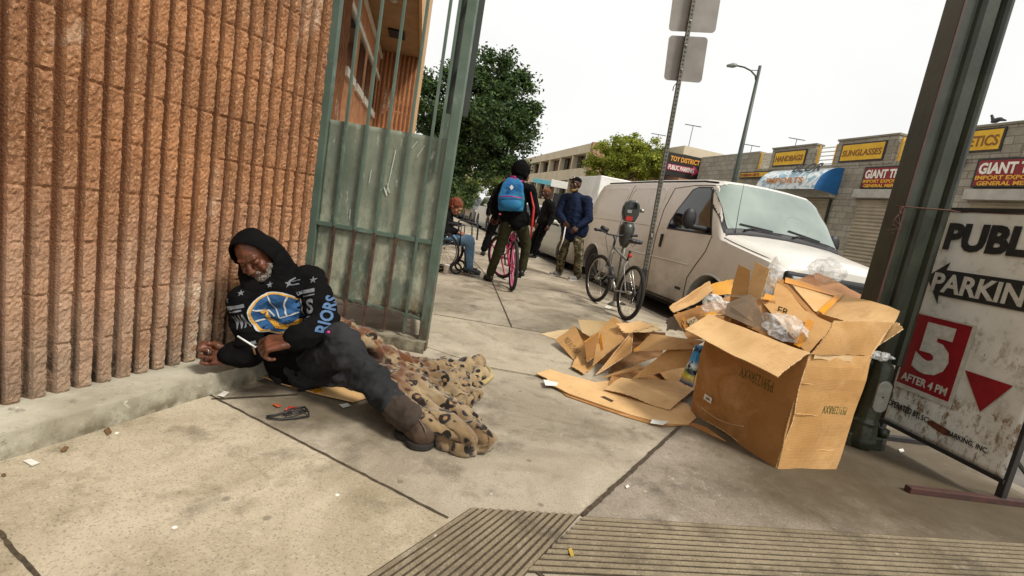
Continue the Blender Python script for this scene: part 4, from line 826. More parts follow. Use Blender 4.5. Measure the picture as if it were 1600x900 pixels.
# ---- white box truck ----
tk = thing('box_truck', ST(7.9, 17.3, ZR), 'white box truck in the road behind the silver sedan', 'truck')
m_tw = M('white truck body', 'e4e3de', 'cfcdc6', 2, .4)
mb = MB(); sbx(mb, 6.85, 9.0, 16.6, 18.9, .6, 2.76); mb.build('cargo_box', m_tw, tk, bevel=.03)
mb = MB(); mb.hexa([ST(s_, t_, z) for z, f0 in ((.3, 15.3), (1.75, 15.75)) for s_, t_ in ((6.95, f0), (8.9, f0), (8.9, 16.55), (6.95, 16.55))]); mb.build('cab', m_tw, tk, bevel=.08)
mb = MB(); mb.poly([ST(7.07, 15.44, 1.02), ST(8.78, 15.44, 1.02), ST(8.72, 15.66, 1.66), ST(7.13, 15.66, 1.66)], .02); mb.build('windscreen', m_tint, tk)
mb = MB(); sbx(mb, 6.938, 6.95, 15.95, 16.4, 1.02, 1.6); mb.build('side_window', m_tint, tk)
mb = MB(); sbx(mb, 7.0, 8.9, 16.6, 18.8, .35, .59); mb.build('chassis', m_black, tk)
for T_ in (15.95, 18.2):
    wheel(tk, ST(6.9, T_, ZR+.42), -DN, .42, .25, m_rimv); wheel(tk, ST(8.95, T_, ZR+.42), DN, .42, .25, m_rimv)
# =====================================================================  STREET FURNITURE
m_steel = M('galvanised steel', '77756b', '5d5b52', 14, .55, .6, bump=.2); m_alu = M('aluminium sign back', '8f8a83', '7d7871', 3, .5, .4)
UPZ = V((0, 0, 1))
# perforated sign post with two signs seen from behind
p0, p1 = V((1.795, 6.85, 0.0)), V((1.645, 6.85, 4.35)); pa = (p1-p0).normalized()
sp_ = thing('sign_post', p0, 'perforated square steel post carrying two grey sign backs, beside the bicycle', 'sign post')
X_ = V((1, .05, 0)).normalized(); Y_ = pa.cross(X_).normalized(); X_ = Y_.cross(pa)
def perf(o, name, L0, L1):
    W_ = .052; mb = MB(); mb.box(p0+pa*(L0+L1)/2, (W_, W_, L1-L0), (X_, Y_, pa)); ob = mb.build(name, m_steel, sp_, bevel=.005); return ob
post = perf(sp_, 'post', .25, 4.35)
mb = MB()
vs = []
n_h = int(4.0/.0508)
for k in range(n_h):
    c_ = p0+pa*(.32+k*.0508); mb.lathe([(.0125, 0), (.0125, .002)], c_-Y_*.0262 if Y_.y > 0 else c_+Y_*.0262, -Y_ if Y_.y > 0 else Y_, 8, False)
    mb.lathe([(.0125, 0), (.0125, .002)], c_-X_*.0262, -X_, 8, False)
hl = mb.build('perforation', m_black, post); hl['kind'] = 'stuff'
mb = MB(); mb.box(p0+pa*.28, (.066, .066, .56), (X_, Y_, pa)); mb.build('sleeve', M('dark sleeve', '3a3934', '2c2b27', 14, .7, .4), sp_, bevel=.004)
def rsign(name, quad, th=.004, r=.05):
    a, b, c_, d = [V(q) for q in quad]; pts = []
    for i, (p, q, s_) in enumerate(((d, a, b), (a, b, c_), (b, c_, d), (c_, d, a))):
        u = (p-q).normalized(); w_ = (s_-q).normalized()
        for k in range(5):
            th_ = PI/2*k/4; pts.append(q+u*r*(1-math.sin(th_))+w_*r*(1-math.cos(th_)))
    mb = MB(); mb.poly(pts, th); o = mb.build(name, m_alu, sp_); return o
yb = 6.90
s1 = rsign('sign_plate', [(1.452, yb, 3.61), (1.955, yb, 3.665), (1.995, yb, 3.10), (1.50, yb, 3.06)]); s2 = rsign('sign_plate', [(1.38, yb, 4.28), (1.99, yb, 4.34), (2.03, yb, 3.73), (1.43, yb, 3.66)])
for s_, z in ((s1, 3.5), (s1, 3.2), (s2, 4.2), (s2, 3.8)): mb = MB(); q = p0+pa*z; mb.lathe([(.014, 0), (.014, .012), (.001, .014)], q-V((0, .026, 0)), (0, -1, 0), 6, False); mb.build('bolt', m_chrome, s_)
mb = MB(); q = p0+pa*2.98; mb.tube([q+V((-.03, 0, .05)), q+V((-.06, -.01, 0)), q+V((-.055, 0, -.05))], .006, 6); mb.build('wire_tie', m_steel, sp_)
mb = MB(); mb.box(p0+pa*1.03+V((0, -.03, 0)), (.03, .03, .05)); mb.build('bolt', m_chrome, sp_, bevel=.005)
# parking meter
mp = V((1.43, 6.72, 0)); pm_ = thing('parking_meter', mp, 'grey single-head parking meter on a pole with a red sticker, behind the bicycle', 'parking meter')
m_mtr = M('meter casting', '4b4d48', '3a3c38', 9, .4, .5, bump=.15); mt_ = lambda z: mp+V((-.035*z, 0, z))
mb = MB(); mb.tube([mt_(0), mt_(.95)], .03, 14); mb.build('pole', m_steel, pm_)
mb = MB(); mb.lathe([(.09, 0), (.085, .02), (.04, .05), (.035, .07)], mp, n=20); mb.build('base_flange', m_steel, pm_)
mb = MB(); mb.lathe([(.045, .82), (.075, .88), (.10, 1.0), (.10, 1.08), (.07, 1.15)], mt_(0)+V((-.04, 0, 0)), n=18); vault = mb.build('vault', m_mtr, pm_); 
hd = MB(); a0 = mt_(1.16)
prof = [(-.07, 0), (.07, 0), (.105, .10), (.11, .18), (.085, .25), (.045, .285), (-.045, .285), (-.085, .25), (-.11, .18), (-.105, .10)]
hd.poly([a0+V((x, -.0, z)) for x, z in prof], .15, (0, 1, 0)); head = hd.build('meter_head', m_mtr, pm_, bevel=.022)
mb = MB(); mb.poly([a0+V((x, -.08, z)) for x, z in ((-.06, .18), (.06, .18), (.05, .25), (-.05, .25))], .008, (0, 1, 0)); mb.build('display_glass', m_tint, head)
mb = MB(); mb.lathe([(.028, 0), (.026, .03), (.018, .05), (.001, .052)], a0+V((.12, -.02, .17)), (1, -.15, 0), 14); mb.build('coin_knob', m_chrome, head)
mb = MB(); mb.box(a0+V((-.015, -.078, .04)), (.085, .006, .06)); mb.build('sticker', M('red sticker', 'b32420', '9c1c19', 9, .5), head)
mb = MB(); mb.box(a0+V((-.03, -.078, .13)), (.06, .012, .04)); mb.build('coin_slot', m_chrome, head, bevel=.004)
# tall street lamp across the street
lp = V((6.95, 17.6, -.1)); sl = thing('street_lamp', lp, 'tall dark street lamp with a curved arm rising behind the white van', 'street lamp'); m_lp = M('lamp pole paint', '3f4a42', '333c35', 6, .5)
mb = MB(); mb.tube([lp, lp+V((-.03, 0, 3.6)), V((6.885, 17.6, 7.13))], [.11, .085, .05], 12); mb.build('pole', m_lp, sl)
mb = MB(); mb.tube([V((6.87, 17.6, 6.62)), V((6.80, 17.6, 6.80)), V((6.62, 17.6, 6.93)), V((6.38, 17.6, 7.0)), V((6.1, 17.6, 7.01))], .028, 8); mb.tube([V((6.88, 17.6, 6.98)), V((6.6, 17.6, 6.94))], .012, 6); arm = mb.build('arm', m_lp, sl)
mb = MB(); mb.tube([V((6.12, 17.6, 7.015)), V((6.0, 17.6, 7.0)), V((5.80, 17.6, 6.95))], [.05, .085, .04], 10); mb.build('lamp_head', M('lamp head grey', '8a8d88', '75786f', 9, .5), arm)
# far lighting masts
for x, y, zt, h_ in ((1083, 197, 0, 60), (1245, 218, 0, 60), (1029, 211, 0, 66), (1175, 228, 0, 62)):
    t_ = PY(x, y, h_); r = thing('light_mast', V((t_.x, t_.y, 0)), {1083: 'thin far light mast above the toy district board', 1245: 'far light mast head between the HANDBAGS and SUNGLASSES signs', 1029: 'faint far light mast above the yellow-green tree', 1175: 'small far light mast near the street lamp pole'}[x], 'light mast', 'light masts beyond the roofs')
    mb = MB(); mb.tube([V((t_.x, t_.y, 0)), t_], [.06, .04], 8); mb.build('pole', m_lp, r); mb = MB(); mb.box(t_+V((0, 0, .05)), (1.9, .12, .07)); mb.build('lamp_bar', m_lp, r)
# traffic signal
tp = PY(783, 282, 44); ts_ = thing('traffic_signal', V((tp.x, tp.y, 0)), 'small traffic signal showing green above the pavement, left of the cyclist', 'traffic light')
mb = MB(); mb.tube([V((tp.x+.25, tp.y, 0)), V((tp.x+.25, tp.y, tp.z+.6))], .09, 10); mb.build('pole', m_lp, ts_)
mb = MB(); mb.box(tp+V((0, 0, .25)), (.36, .3, 1.05)); hs_ = mb.build('housing', M('signal housing', '1d2320', '15191a', 9, .6), ts_, bevel=.03)
gm = MT('green lamp', .4); gm.col(rgb('2ec27a')); gm.b.inputs['Emission Color'].default_value = rgb('2fe08a'); gm.b.inputs['Emission Strength'].default_value = 2.0
for k, mt2 in ((0, gm.m), (.32, m_black), (.62, m_black)): mb = MB(); mb.lathe([(.15, 0), (.12, .03), (.001, .05)], tp+V((0, -.16, -.05+k)), (0, -1, 0), 16); mb.build('lens', mt2, hs_)
q = PY(848, 284, 40); r = thing('street_name_sign', V((q.x, q.y, 0)), 'small teal street name sign above the capped leaning person', 'sign'); mb = MB(); mb.box(q, (1.5, .04, .35)); mb.build('plate', M('teal sign', '5fa6b0', '5296a2', 9, .5), r, bevel=.02); mb = MB(); mb.tube([V((q.x-.6, q.y+.05, 0)), V((q.x-.6, q.y+.05, q.z+.2))], .05, 8); mb.build('pole', m_lp, r)
q = PY(874, 288, 30); r = thing('arrow_sign', V((q.x, q.y, 0)), 'small white sign on a dark post between the two men by the kerb', 'sign'); mb = MB(); mb.box(q, (1.0, .03, .42)); mb.build('plate', M('white plate', 'e2e0d8', 'd2d0c6', 9, .5), r, bevel=.02); mb = MB(); mb.tube([V((q.x, q.y+.04, 0)), V((q.x, q.y+.04, q.z+.2))], .04, 8); mb.build('pole', m_lp, r)
mb = MB(); mb.box(q+V((.02, 0, -1.1)), (.5, .08, 1.1)); mb.build('banner', m_black, r)

# ---------------- green steel column with cast base ----------------
t = MT('dark green column paint', .38, 0, .5); c = t.mix(rgb('262b20'), rgb('343a2b'), t.ramp(t.noise(4, 5, .6), BW(.35, .65)))
c = t.mix(c, rgb('8e9080'), t.ramp(t.noise(17, 5, .7, co=t.mapping((1, 1, .6), loc=(1.2, 0, 2))), BW(.70, .76))); c = t.mix(c, rgb('15180f'), t.ramp(t.noise(6, 6, .7, co=t.mapping((1, 1, .4))), BW(.52, .72)))
t.col(c); t.bump(t.noise(50, 4), .3, .003); m_col = t.m
cb = V((2.30, 3.0, 0)); colm = thing('steel_column', cb, 'dark green fluted steel column beside the parking sign, with an oval cover plate near its foot', 'column')
prof = [(-.140, .10), (-.140, -.045), (-.126, -.045), (-.120, .0), (-.03, .008), (-.018, -.012), (.0, -.028), (.065, -.030), (.074, -.012), (.080, -.022), (.090, -.042), (.106, -.052), (.124, -.046), (.138, -.03), (.142, .0), (.142, .10)]
def shaft(z0, z1): 
    mb = MB(); n_ = len(prof); a = [cb+V((x, y, z0)) for x, y in prof]; b = [cb+V((x, y, z1)) for x, y in prof]
    mb.add(a+b, [tuple(range(n_))[::-1], tuple(range(n_, 2*n_))]+[(i, (i+1) % n_, n_+(i+1) % n_, n_+i) for i in range(n_)]); return mb
shaft(.52, 5.2).build('shaft', m_col, colm, bevel=.004, fixn=True)
mb = MB(); mb.bar(cb+V((-.133, -.046, .52)), cb+V((-.133, -.046, 5.2)), .013, .003, (0, 1, 0)); mb.build('red_edge', M('faded red edge', '4a2a24', '35211c', 12, .6), colm)
mb = MB(); mb.box(cb+V((-.02, .07, .30)), (.24, .12, .5)); mb.box(cb+V((-.10, -.02, .36)), (.10, .12, .36)); mb.build('cast_body', m_col, colm, bevel=.03)
prims = [C(cb+V((-.03, -.10, .50)), .058, cb+V((-.05, -.11, .14)), .064), C(cb+V((.0, -.12, .36)), .05, cb+V((-.02, -.12, .30)), .05), C(cb+V((-.05, -.11, .14)), .075, cb+V((-.05, -.115, .05)), .08), E(cb+V((-.05, -.11, .17)), .078, .078, .018)]
o = soft('pipe_elbow', prims, .008, m_col, colm, 2, nz=((.002, 30),))
mb = MB(); mb.poly([cb+V((x, y, .045)) for x, y in ((-.17, -.10), (-.13, -.14), (.06, -.15), (.11, -.12), (.13, -.06), (.13, .12), (-.17, .12))], .09, (0, 0, 1)); mb.build('base_plate', m_col, colm, bevel=.012)
mb = MB(); mb.cyl(cb+V((-.09, -.13, .09)), cb+V((-.09, -.13, .16)), .022, n=8); mb.build('anchor_bolt', m_col, colm); mb = MB(); mb.cyl(cb+V((.07, -.12, .09)), cb+V((.07, -.12, .14)), .03, n=8); mb.build('anchor_bolt', m_col, colm)
oc = V((2.262, 2.835, .345)); mb = MB(); pts = []
for k in range(28):
    a = 2*PI*k/28; x = .043*math.cos(a); z = .040*math.sin(a)+(.058 if math.sin(a) > 0 else -.058); pts.append(oc+V((x+.0*z, .0, z)))
mb.poly(pts, .016, (0, 1, 0)); cp = mb.build('cover_plate', M('dull aluminium cap', '9a9a92', '7f7f77', 20, .45, .4, bump=.2), colm, bevel=.006)
mb = MB(); mb.lathe([(.005, 0), (.004, .004)], oc+V((0, -.009, 0)), (0, -1, 0), 8); mb.build('screw', m_black, cp)
mb = MB(); mb.cyl(oc+V((0, .01, 0)), oc+V((0, .10, .02)), .035, n=14); mb.build('cover_neck', m_col, cp)
# twine round the column, knotted to the sign
tw = MB(); tw.tube([cb+V((-.145, .02, 1.46)), cb+V((-.15, -.05, 1.452)), cb+V((-.03, -.045, 1.463)), cb+V((.10, -.062, 1.475)), V((2.545, 3.02, 1.487)), V((2.56, 2.95, 1.49)), V((2.60, 2.70, 1.485))], .0035, 6)
twn = tw.build('twine', M('brown twine', '6a4a3c', '4e362c', 40, .9)); tag(twn, 'brown twine tied round the green column at the top of the parking sign', 'string')
rr = random.Random(4)
kn = MB(); k0 = cb+V((-.155, -.055, 1.45))
for i in range(3):
    P = [k0+V((rr.uniform(-.006, .006)*j-.004*j, -.003*j, -.018*j+(.012 if j == 1 else 0))) for j in range(8+i)]; kn.tube(P, .0018, 5)
kn.tube([k0+V((.012*math.cos(a)-.01, -.01, .022*math.sin(a)-.02)) for a in [2*PI*i/12 for i in range(12)]], .002, 5, closed=True); o = kn.build('knot', M('faded pink twine', '5f4038', '4a322c', 40, .9), twn); o.location = V((0, 0, 0))

# ---------------- public parking board on a steel stand ----------------
A_, B_ = V((2.536, 3.105, 0)), V((2.650, 2.42, 0)); PD = (B_-A_).normalized(); PN = V((PD.y, -PD.x, 0)); PN = PN if PN.x < 0 else -PN
def PP(u, z, o=0): return A_+PD*u+PN*o+V((0, 0, z))
bd = thing('parking_board', PP(.35, 0), 'worn white board reading PUBLIC PARKING with a black arrow, red 5 panel and triangle', 'sign')
t = MT('worn white sign', .5, 0, .5); c = t.mix(rgb('dcddd4'), rgb('c6c7bd'), t.ramp(t.noise(5, 5, .6), BW(.35, .65)))
c = t.mix(c, rgb('6e6250'), t.ramp(t.noise(10, 7, .75), BW(.55, .80))); sx = t.n('ShaderNodeSeparateXYZ'); t.l(t.co, sx.inputs[0])
band = t.ramp(sx.outputs[2], [(.13, (.6,.6,.6,1)), (.2, (1,1,1,1)), (.42, (.9,.9,.9,1)), (.47, (0,0,0,1)), (.66, (0,0,0,1)), (.70, (.6,.6,.6,1)), (.8, (.5,.5,.5,1)), (.84, (0,0,0,1))])
c = t.mix(c, rgb('7a6244'), t.math('MULTIPLY', band, t.ramp(t.noise(22, 6, .75, co=t.mapping((1, 1, .5))), BW(.50, .60)))); c = t.mix(c, rgb('3c2a20'), t.math('MULTIPLY', band, t.ramp(t.noise(60, 4, .7, co=t.mapping((1, 1, .5))), BW(.62, .70))))
t.col(c); t.bump(t.noise(8, 3), .25, .01); m_bdw = t.m
BW_, Z0, Z1 = .70, .134, 1.492
mb = MB(); mb.grid(lambda u, v: PP(u*BW_, Z0+(Z1-Z0)*v, .003+.004*noise.noise(V((u*4, v*6, 9)))), 30, 50); mb.build('panel', m_bdw, bd); bd.children[-1].modifiers.new('s', 'SOLIDIFY').thickness = .004
m_blet = M('black lettering', '171716', '242422', 30, .6); m_wlet = M('white lettering worn', 'c6c5ba', 'adaca0', 30, .6); m_rlet = M('worn red', '8e1420', '78101a', 12, .5)
ZH = UPZ
pl = bd.children[-1]
def btext(s_, m_, x, z, w_, h_, bold=.03, off=.010, sk=0): return text_fit(s_, 'lettering', m_, pl, PP(x, z), PD, UPZ, w_, h_, bold, off, .001, sk)
if PD.cross(UPZ).dot(PN) < 0: raise Exception('board reads backwards')
btext('PUBLIC', m_blet, .04, 1.258, .62, .165, .05)
mb = MB(); mb.poly([PP(x, z, .010) for x, z in ((.0, 1.085), (.115, 1.19), (.105, 1.14), (.69, 1.14), (.69, .985), (.105, .985), (.115, .93))], .001); mb.build('arrow', m_blet, pl)
btext('PARKING', m_wlet, .045, 1.005, .60, .115, .03, .012)
mb = MB(); mb.poly([PP(x, z, .0095) for x, z in ((-.0, .37), (.365, .37), (.365, .86), (.0, .86))], .001); mb.build('price_sticker', m_wlet, pl)
mb = MB(); mb.poly([PP(x, z, .0105) for x, z in ((.012, .40), (.342, .40), (.342, .85), (.012, .85))], .001); mb.build('price_panel', m_rlet, pl)
btext('5', m_wlet, .075, .505, .205, .31, .06, .0125); btext('AFTER 4 PM', m_wlet, .035, .425, .285, .05, .03, .0125)
mb = MB(); mb.poly([PP(x, z, .010) for x, z in ((.375, .605), (.615, .605), (.51, .415))], .001); mb.build('triangle', m_rlet, pl)
btext('OPERATED BY:', m_blet, -.0, .235, .215, .040, .03); btext('SC', m_blet, .225, .235, .045, .034, .01); btext('PARKING, INC.', m_blet, .39, .215, .215, .034, .02)
mb = MB(); mb.poly([PP(x, z, .0095) for x, z in ((.265, .245), (.29, .262), (.34, .256), (.39, .25), (.42, .222), (.37, .212), (.31, .222), (.27, .232))], .001); mb.build('rust_patch', M('rust', '6a3b1e', '4d2a16', 40, .95, bump=.4), pl)
m_std = M('black steel stand', '1c1b1a', '2a2725', 14, .6); m_rdb = M('rusty red bar', '4b2a22', '38221d', 20, .7)
mb = MB(); mb.bar(PP(.70, .0, -.02), PP(.70, 1.50, -.02), .035, .035, PN); mb.build('upright', m_std, bd, bevel=.003)
mb = MB(); mb.bar(PP(-.02, .0, -.02), PP(-.02, 1.50, -.02), .035, .035, PN); mb.build('upright', m_std, bd, bevel=.003)
mb = MB(); mb.bar(PP(-.03, Z0-.012, -.0), PP(.71, Z0-.012, -.0), .022, .022, PN); mb.build('lower_rail', m_std, bd); mb = MB(); mb.bar(PP(-.03, Z1+.01, -.0), PP(.71, Z1+.01, -.0), .022, .022, PN); mb.build('upper_rail', m_std, bd)
f0, f1 = V((2.135, 2.35, .02)), V((3.25, 2.47, .02)); mb = MB(); mb.bar(f0, f1, .038, .032, (0, 0, 1)); mb.build('foot', m_rdb, bd, bevel=.003)
f2, f3 = V((2.15, 3.05, .02)), V((3.1, 3.16, .02)); mb = MB(); mb.bar(f2+V((.25, .02, 0)), f3, .038, .032, (0, 0, 1)); mb.build('foot', m_std, bd, bevel=.003)
mb = MB(); mb.bar(V((2.95, 2.45, .03)), PP(.70, .24, -.04), .014, .014); mb.build('brace', m_std, bd)
# =====================================================================  CARDBOARD HEAP
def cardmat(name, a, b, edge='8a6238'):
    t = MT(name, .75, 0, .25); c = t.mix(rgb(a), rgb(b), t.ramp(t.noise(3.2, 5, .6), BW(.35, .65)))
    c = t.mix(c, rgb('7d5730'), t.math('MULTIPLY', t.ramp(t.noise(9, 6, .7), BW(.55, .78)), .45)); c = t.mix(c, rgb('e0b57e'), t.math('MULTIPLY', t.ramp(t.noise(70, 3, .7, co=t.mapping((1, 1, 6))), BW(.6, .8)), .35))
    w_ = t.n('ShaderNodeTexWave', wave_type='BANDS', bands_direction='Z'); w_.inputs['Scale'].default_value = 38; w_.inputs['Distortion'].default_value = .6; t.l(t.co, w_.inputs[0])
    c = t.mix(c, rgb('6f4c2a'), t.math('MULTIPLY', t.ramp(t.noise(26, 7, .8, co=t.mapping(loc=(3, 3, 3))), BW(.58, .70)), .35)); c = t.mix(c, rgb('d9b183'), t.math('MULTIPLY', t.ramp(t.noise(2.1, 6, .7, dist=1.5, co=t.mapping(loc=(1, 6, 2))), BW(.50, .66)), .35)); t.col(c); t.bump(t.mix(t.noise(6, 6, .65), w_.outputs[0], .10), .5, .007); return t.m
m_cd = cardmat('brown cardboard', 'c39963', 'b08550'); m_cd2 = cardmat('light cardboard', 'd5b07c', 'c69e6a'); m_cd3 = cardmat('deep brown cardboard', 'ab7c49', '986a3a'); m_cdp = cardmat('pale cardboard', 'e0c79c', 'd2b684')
m_cdg = cardmat('grey-brown cardboard', '93836f', '857561')
m_tape = M('orange parcel tape', 'dd951c', 'c67f12', 5, .25, spec=.7); m_tapel = M('clear tape', 'd9b98c', 'c9a878', 9, .2, spec=.8); m_print = M('green print', '39430f', '474f1c', 60, .8, lo=.3, hi=.7); m_printd = M('dark print', '5c4524', '4b3a20', 60, .8); m_lab = M('white label', 'e6e4dc', 'd6d3c8', 20, .5)
def H(l): return [PY(*q) for q in l]
def GZ(l): return [G(*q) for q in l]
_cs = [0]
m_edge = M('corrugated edge', 'e3c497', '8a6238', 160, .9, lo=.45, hi=.6)
def cardp(name, q, mat, parent, **k):
    _cs[0] += 1; k.setdefault('jag', .0018); o = MB().card(q, seed=_cs[0], **k).build(name, mat, parent); n = 10; o.data.materials.append(m_edge); P = o.data.polygons
    for i in range(2*n*n, len(P)): P[i].material_index = 1
    return o
def ctape(q, parent, mat=m_tape, off=.004):
    q = [V(p) for p in q]; nr = (q[1]-q[0]).cross(q[3]-q[0]).normalized(); nr = nr if nr.dot(V((0, 0, EYE))-q[0]) > 0 else -nr
    mb = MB(); mb.grid(lambda u, v: (q[0]*(1-u)+q[1]*u)*(1-v)+(q[3]*(1-u)+q[2]*u)*v+nr*(off+.0015*noise.noise(V((u*7, v*7, q[0].x*9)))), 14, 5); return mb.build('tape', mat, parent)
# --- the big open box in front ---
B0, L0, R0 = V((1.474, 2.358, 0)), V((1.243, 2.967, 0)), V((1.857, 2.486, 0)); F0 = L0+R0-B0
B1, L1, R1 = V((1.483, 2.36, .613)), V((1.215, 2.975, .628)), V((1.873, 2.486, .630)); F1 = L1+R1-B1+V((0, .0, .01))
box = thing('cardboard_box', (B0+F0)/2, 'largest open cardboard box standing upright at the front of the heap, flaps bent out', 'box')
fl_ = cardp('side_panel', [L0, B0, B1, L1], m_cd3, box, warp=.012); fr_ = cardp('side_panel', [B0, R0, R1, B1], m_cd, box, warp=.010); cardp('side_panel', [F0, L0, L1, F1], m_cd3, box, warp=.01); cardp('side_panel', [R0, F0, F1, R1], m_cd3, box, warp=.01)  # faces toned apart, light and shade on the box put into the colours
cardp('bottom_panel', [p+V((0, 0, .012)) for p in (L0, B0, R0, F0)], m_cd3, box)
fp = cardp('flap', [L1+V((-.004, 0, .003)), B1+V((-.002, -.003, .003)), PY(1215, 588, 2.22), PY(1071, 517, 2.84)], m_cd2, box, warp=.008, jag=.003)
rp = cardp('flap', [B1+V((.006, -.002, .004)), R1+V((0, 0, .004)), PY(1398, 504, 2.50), PY(1303, 501, 2.40)], m_cd, box, warp=.012, jag=.004)
bp = cardp('flap', [F1+V((0, 0, .005)), R1+V((.004, .01, .006)), PY(1407, 487, 2.80), PY(1318, 461, 3.15)], m_cd2, box, warp=.01, jag=.003)
cardp('flap', [F1+V((0, 0, -.0)), L1+V((0, .006, .0)), L1+V((.05, .09, -.16)), F1+V((.05, .09, -.16))], m_cd3, box)
# printed codes, stamped upside down
def stamp(o, txt, O, X, Y, w_, h_, mt_=m_print, bold=.0, par=None):
    me = text_raw(txt, bold, 0); xs = [v.co.x for v in me.vertices]; ys = [v.co.y for v in me.vertices]; a0, b0 = min(xs), min(ys); sx_, sy_ = w_/(max(xs)-a0), h_/(max(ys)-b0)
    for v in me.vertices: v.co = V(((v.co.x-a0)*sx_, (v.co.y-b0)*sy_, 0))
    project(me, bvh_of(o), O, X, Y, .0012, .2, .05); me.materials.clear(); return link('printed_code', me, mt_, o)
dLB = (B0-L0).normalized(); dBR = (R0-B0).normalized()
stamp(fl_, 'P59123RRXV', L0+dLB*.52+V((0, 0, .415)), -dLB, V((0, 0, -1)), .235, .062, bold=-.004)
stamp(fr_, 'P59123RRXV', B0+dBR*.345+V((0, 0, .355)), -dBR, V((0, 0, -1)), .155, .042)
q0 = L0+dLB*.085+V((-.004, -.002, .13)); mb = MB(); nrm_ = V((dLB.y, -dLB.x, 0)); nrm_ = nrm_ if nrm_.x < 0 else -nrm_
mb.poly([q0+dLB*a+V((0, 0, z))+nrm_*.010 for a, z in ((0, 0), (.065, -.003), (.065, .032), (0, .035))], .001); mb.build('label', m_lab, fl_); text_fit('SBB', 'label_text', m_printd, fl_, q0+dLB*.015+nrm_*.011+V((0, 0, .008)), dLB, UPZ, .035, .016, .01, .0008, .0004)
mb = MB(); n2_ = V((dBR.y, -dBR.x, 0)); mb.grid(lambda u, v: B0.lerp(R0, .08+.62*u)+n2_*.009+V((0, 0, .592+.03*v+.004*math.sin(u*9))), 14, 3); mb.build('tape', m_tapel, fr_)
for z, k in ((.46, 3), (.11, 7), (.30, 5)):
    mb = MB(); mb.tube([B0.lerp(R0, .04+.92*i/14)+n2_*.003+V((0, 0, z+.008*noise.noise(V((i*.5, k, 0))))) for i in range(15)], .0022, 5); mb.build('crease', m_cd2, fr_)
mb = MB(); mb.tube([L0.lerp(B0, .0+.62*i/16)+nrm_*.004+V((0, 0, .085-.05*math.sin(i/16*2.6)+.05*(i/16)+.006*noise.noise(V((i*.7, 2, 0))))) for i in range(17)], .002, 5); mb.build('crease', m_cdp, fl_)
# --- the taped box leaning behind it ---
bx2 = thing('cardboard_box', PY(1260, 470, 3.2), 'collapsed box edged with broad orange tape, on top right of the heap', 'box')
cardp('panel', H([(1228, 434, 3.25), (1318, 460, 3.15), (1284, 489, 2.95), (1272, 486, 2.95)]), m_cd2, bx2)
o = bx2.children[-1]
ctape(H([(1227, 434, 3.243), (1319, 460, 3.143), (1303, 463, 3.10), (1226, 442, 3.19)]), o); ctape(H([(1319, 460, 3.143), (1286, 491, 2.94), (1278, 486, 2.95), (1303, 463, 3.10)]), o)
cardp('panel', H([(1222, 436, 3.24), (1278, 495, 2.92), (1268, 494, 2.93), (1214, 439, 3.22)]), m_cd3, bx2)
cardp('panel', H([(1212, 444, 3.20), (1220, 443, 3.20), (1270, 494, 2.94), (1208, 466, 3.05)]), m_cd, bx2)
cardp('panel', H([(1277, 489, 2.95), (1318, 500, 2.80), (1310, 545, 2.85), (1262, 545, 2.95)]), m_cd3, bx2)
bx3 = thing('cardboard_box', PY(1300, 460, 3.5), 'pinkish brown torn box at the back of the heap, under the plastic bag', 'box')
cardp('panel', H([(1236, 439, 3.5), (1278, 427, 3.55), (1361, 468, 3.35), (1358, 482, 3.3)]), cardmat('pinkish cardboard', 'b98a66', 'a97a58'), bx3, jag=.006)
cardp('panel', H([(1236, 439, 3.5), (1358, 475, 3.3), (1350, 540, 3.3), (1230, 520, 3.5)]), m_cd3, bx3)
cardp('flap', H([(1200, 432, 3.4), (1222, 436, 3.35), (1214, 452, 3.2), (1196, 458, 3.25)]), m_cd, bx3, jag=.004)
# --- inner open box ---
bx4 = thing('cardboard_box', PY(1230, 500, 2.9), 'open box sunk into the big box, crumpled clear plastic inside', 'box')
ip = cardp('panel', H([(1184, 466, 3.02), (1212, 461, 3.05), (1303, 508, 2.78), (1262, 553, 2.66)]), m_cd, bx4)
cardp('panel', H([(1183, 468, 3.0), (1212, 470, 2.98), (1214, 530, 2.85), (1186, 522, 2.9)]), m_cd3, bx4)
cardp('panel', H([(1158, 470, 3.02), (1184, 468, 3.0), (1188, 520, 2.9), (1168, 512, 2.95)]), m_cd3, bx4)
ctape(H([(1262, 500, 2.83), (1272, 505, 2.80), (1250, 545, 2.70), (1240, 540, 2.73)]), ip, off=.012)
ctape(H([(1195, 459, 3.0), (1210, 463, 3.0), (1205, 470, 2.96), (1192, 468, 2.96)]), ip)
o4 = H([(1216, 490, 2.90)])[0]
text_fit('ER', 'printed_code', m_printd, ip, PY(1214, 488, 2.93), (PY(1232, 494, 2.90)-PY(1214, 488, 2.93)), UPZ, .06, .04, .02, .01, .001)
# --- upright double flap ---
bx5 = thing('cardboard_box', PY(1170, 460, 3.1), 'small box with two tall flaps sticking straight up in front of the van wheel', 'box')
cardp('flap', H([(1141, 462, 3.10), (1169, 461, 3.04), (1173, 422, 3.04), (1154, 413, 3.10)]), m_cd, bx5, warp=.004)
cardp('flap', H([(1169, 459, 3.04), (1189, 469, 2.98), (1203, 420, 2.98), (1180, 409, 3.04)]), m_cd2, bx5, warp=.004)
cardp('panel', H([(1141, 462, 3.10), (1189, 469, 3.0), (1188, 540, 3.0), (1141, 530, 3.1)]), m_cd3, bx5)
gp = thing('cardboard_sheet', PY(1160, 490, 2.95), 'grey-brown cardboard sheet leaning in the middle of the heap', 'cardboard')
mb = MB(); mb.poly(H([(1133, 492, 3.0), (1136, 474, 3.0), (1171, 459, 2.97), (1178, 464, 2.96), (1206, 525, 2.88)]), .004); mb.build('panel', m_cdg, gp)
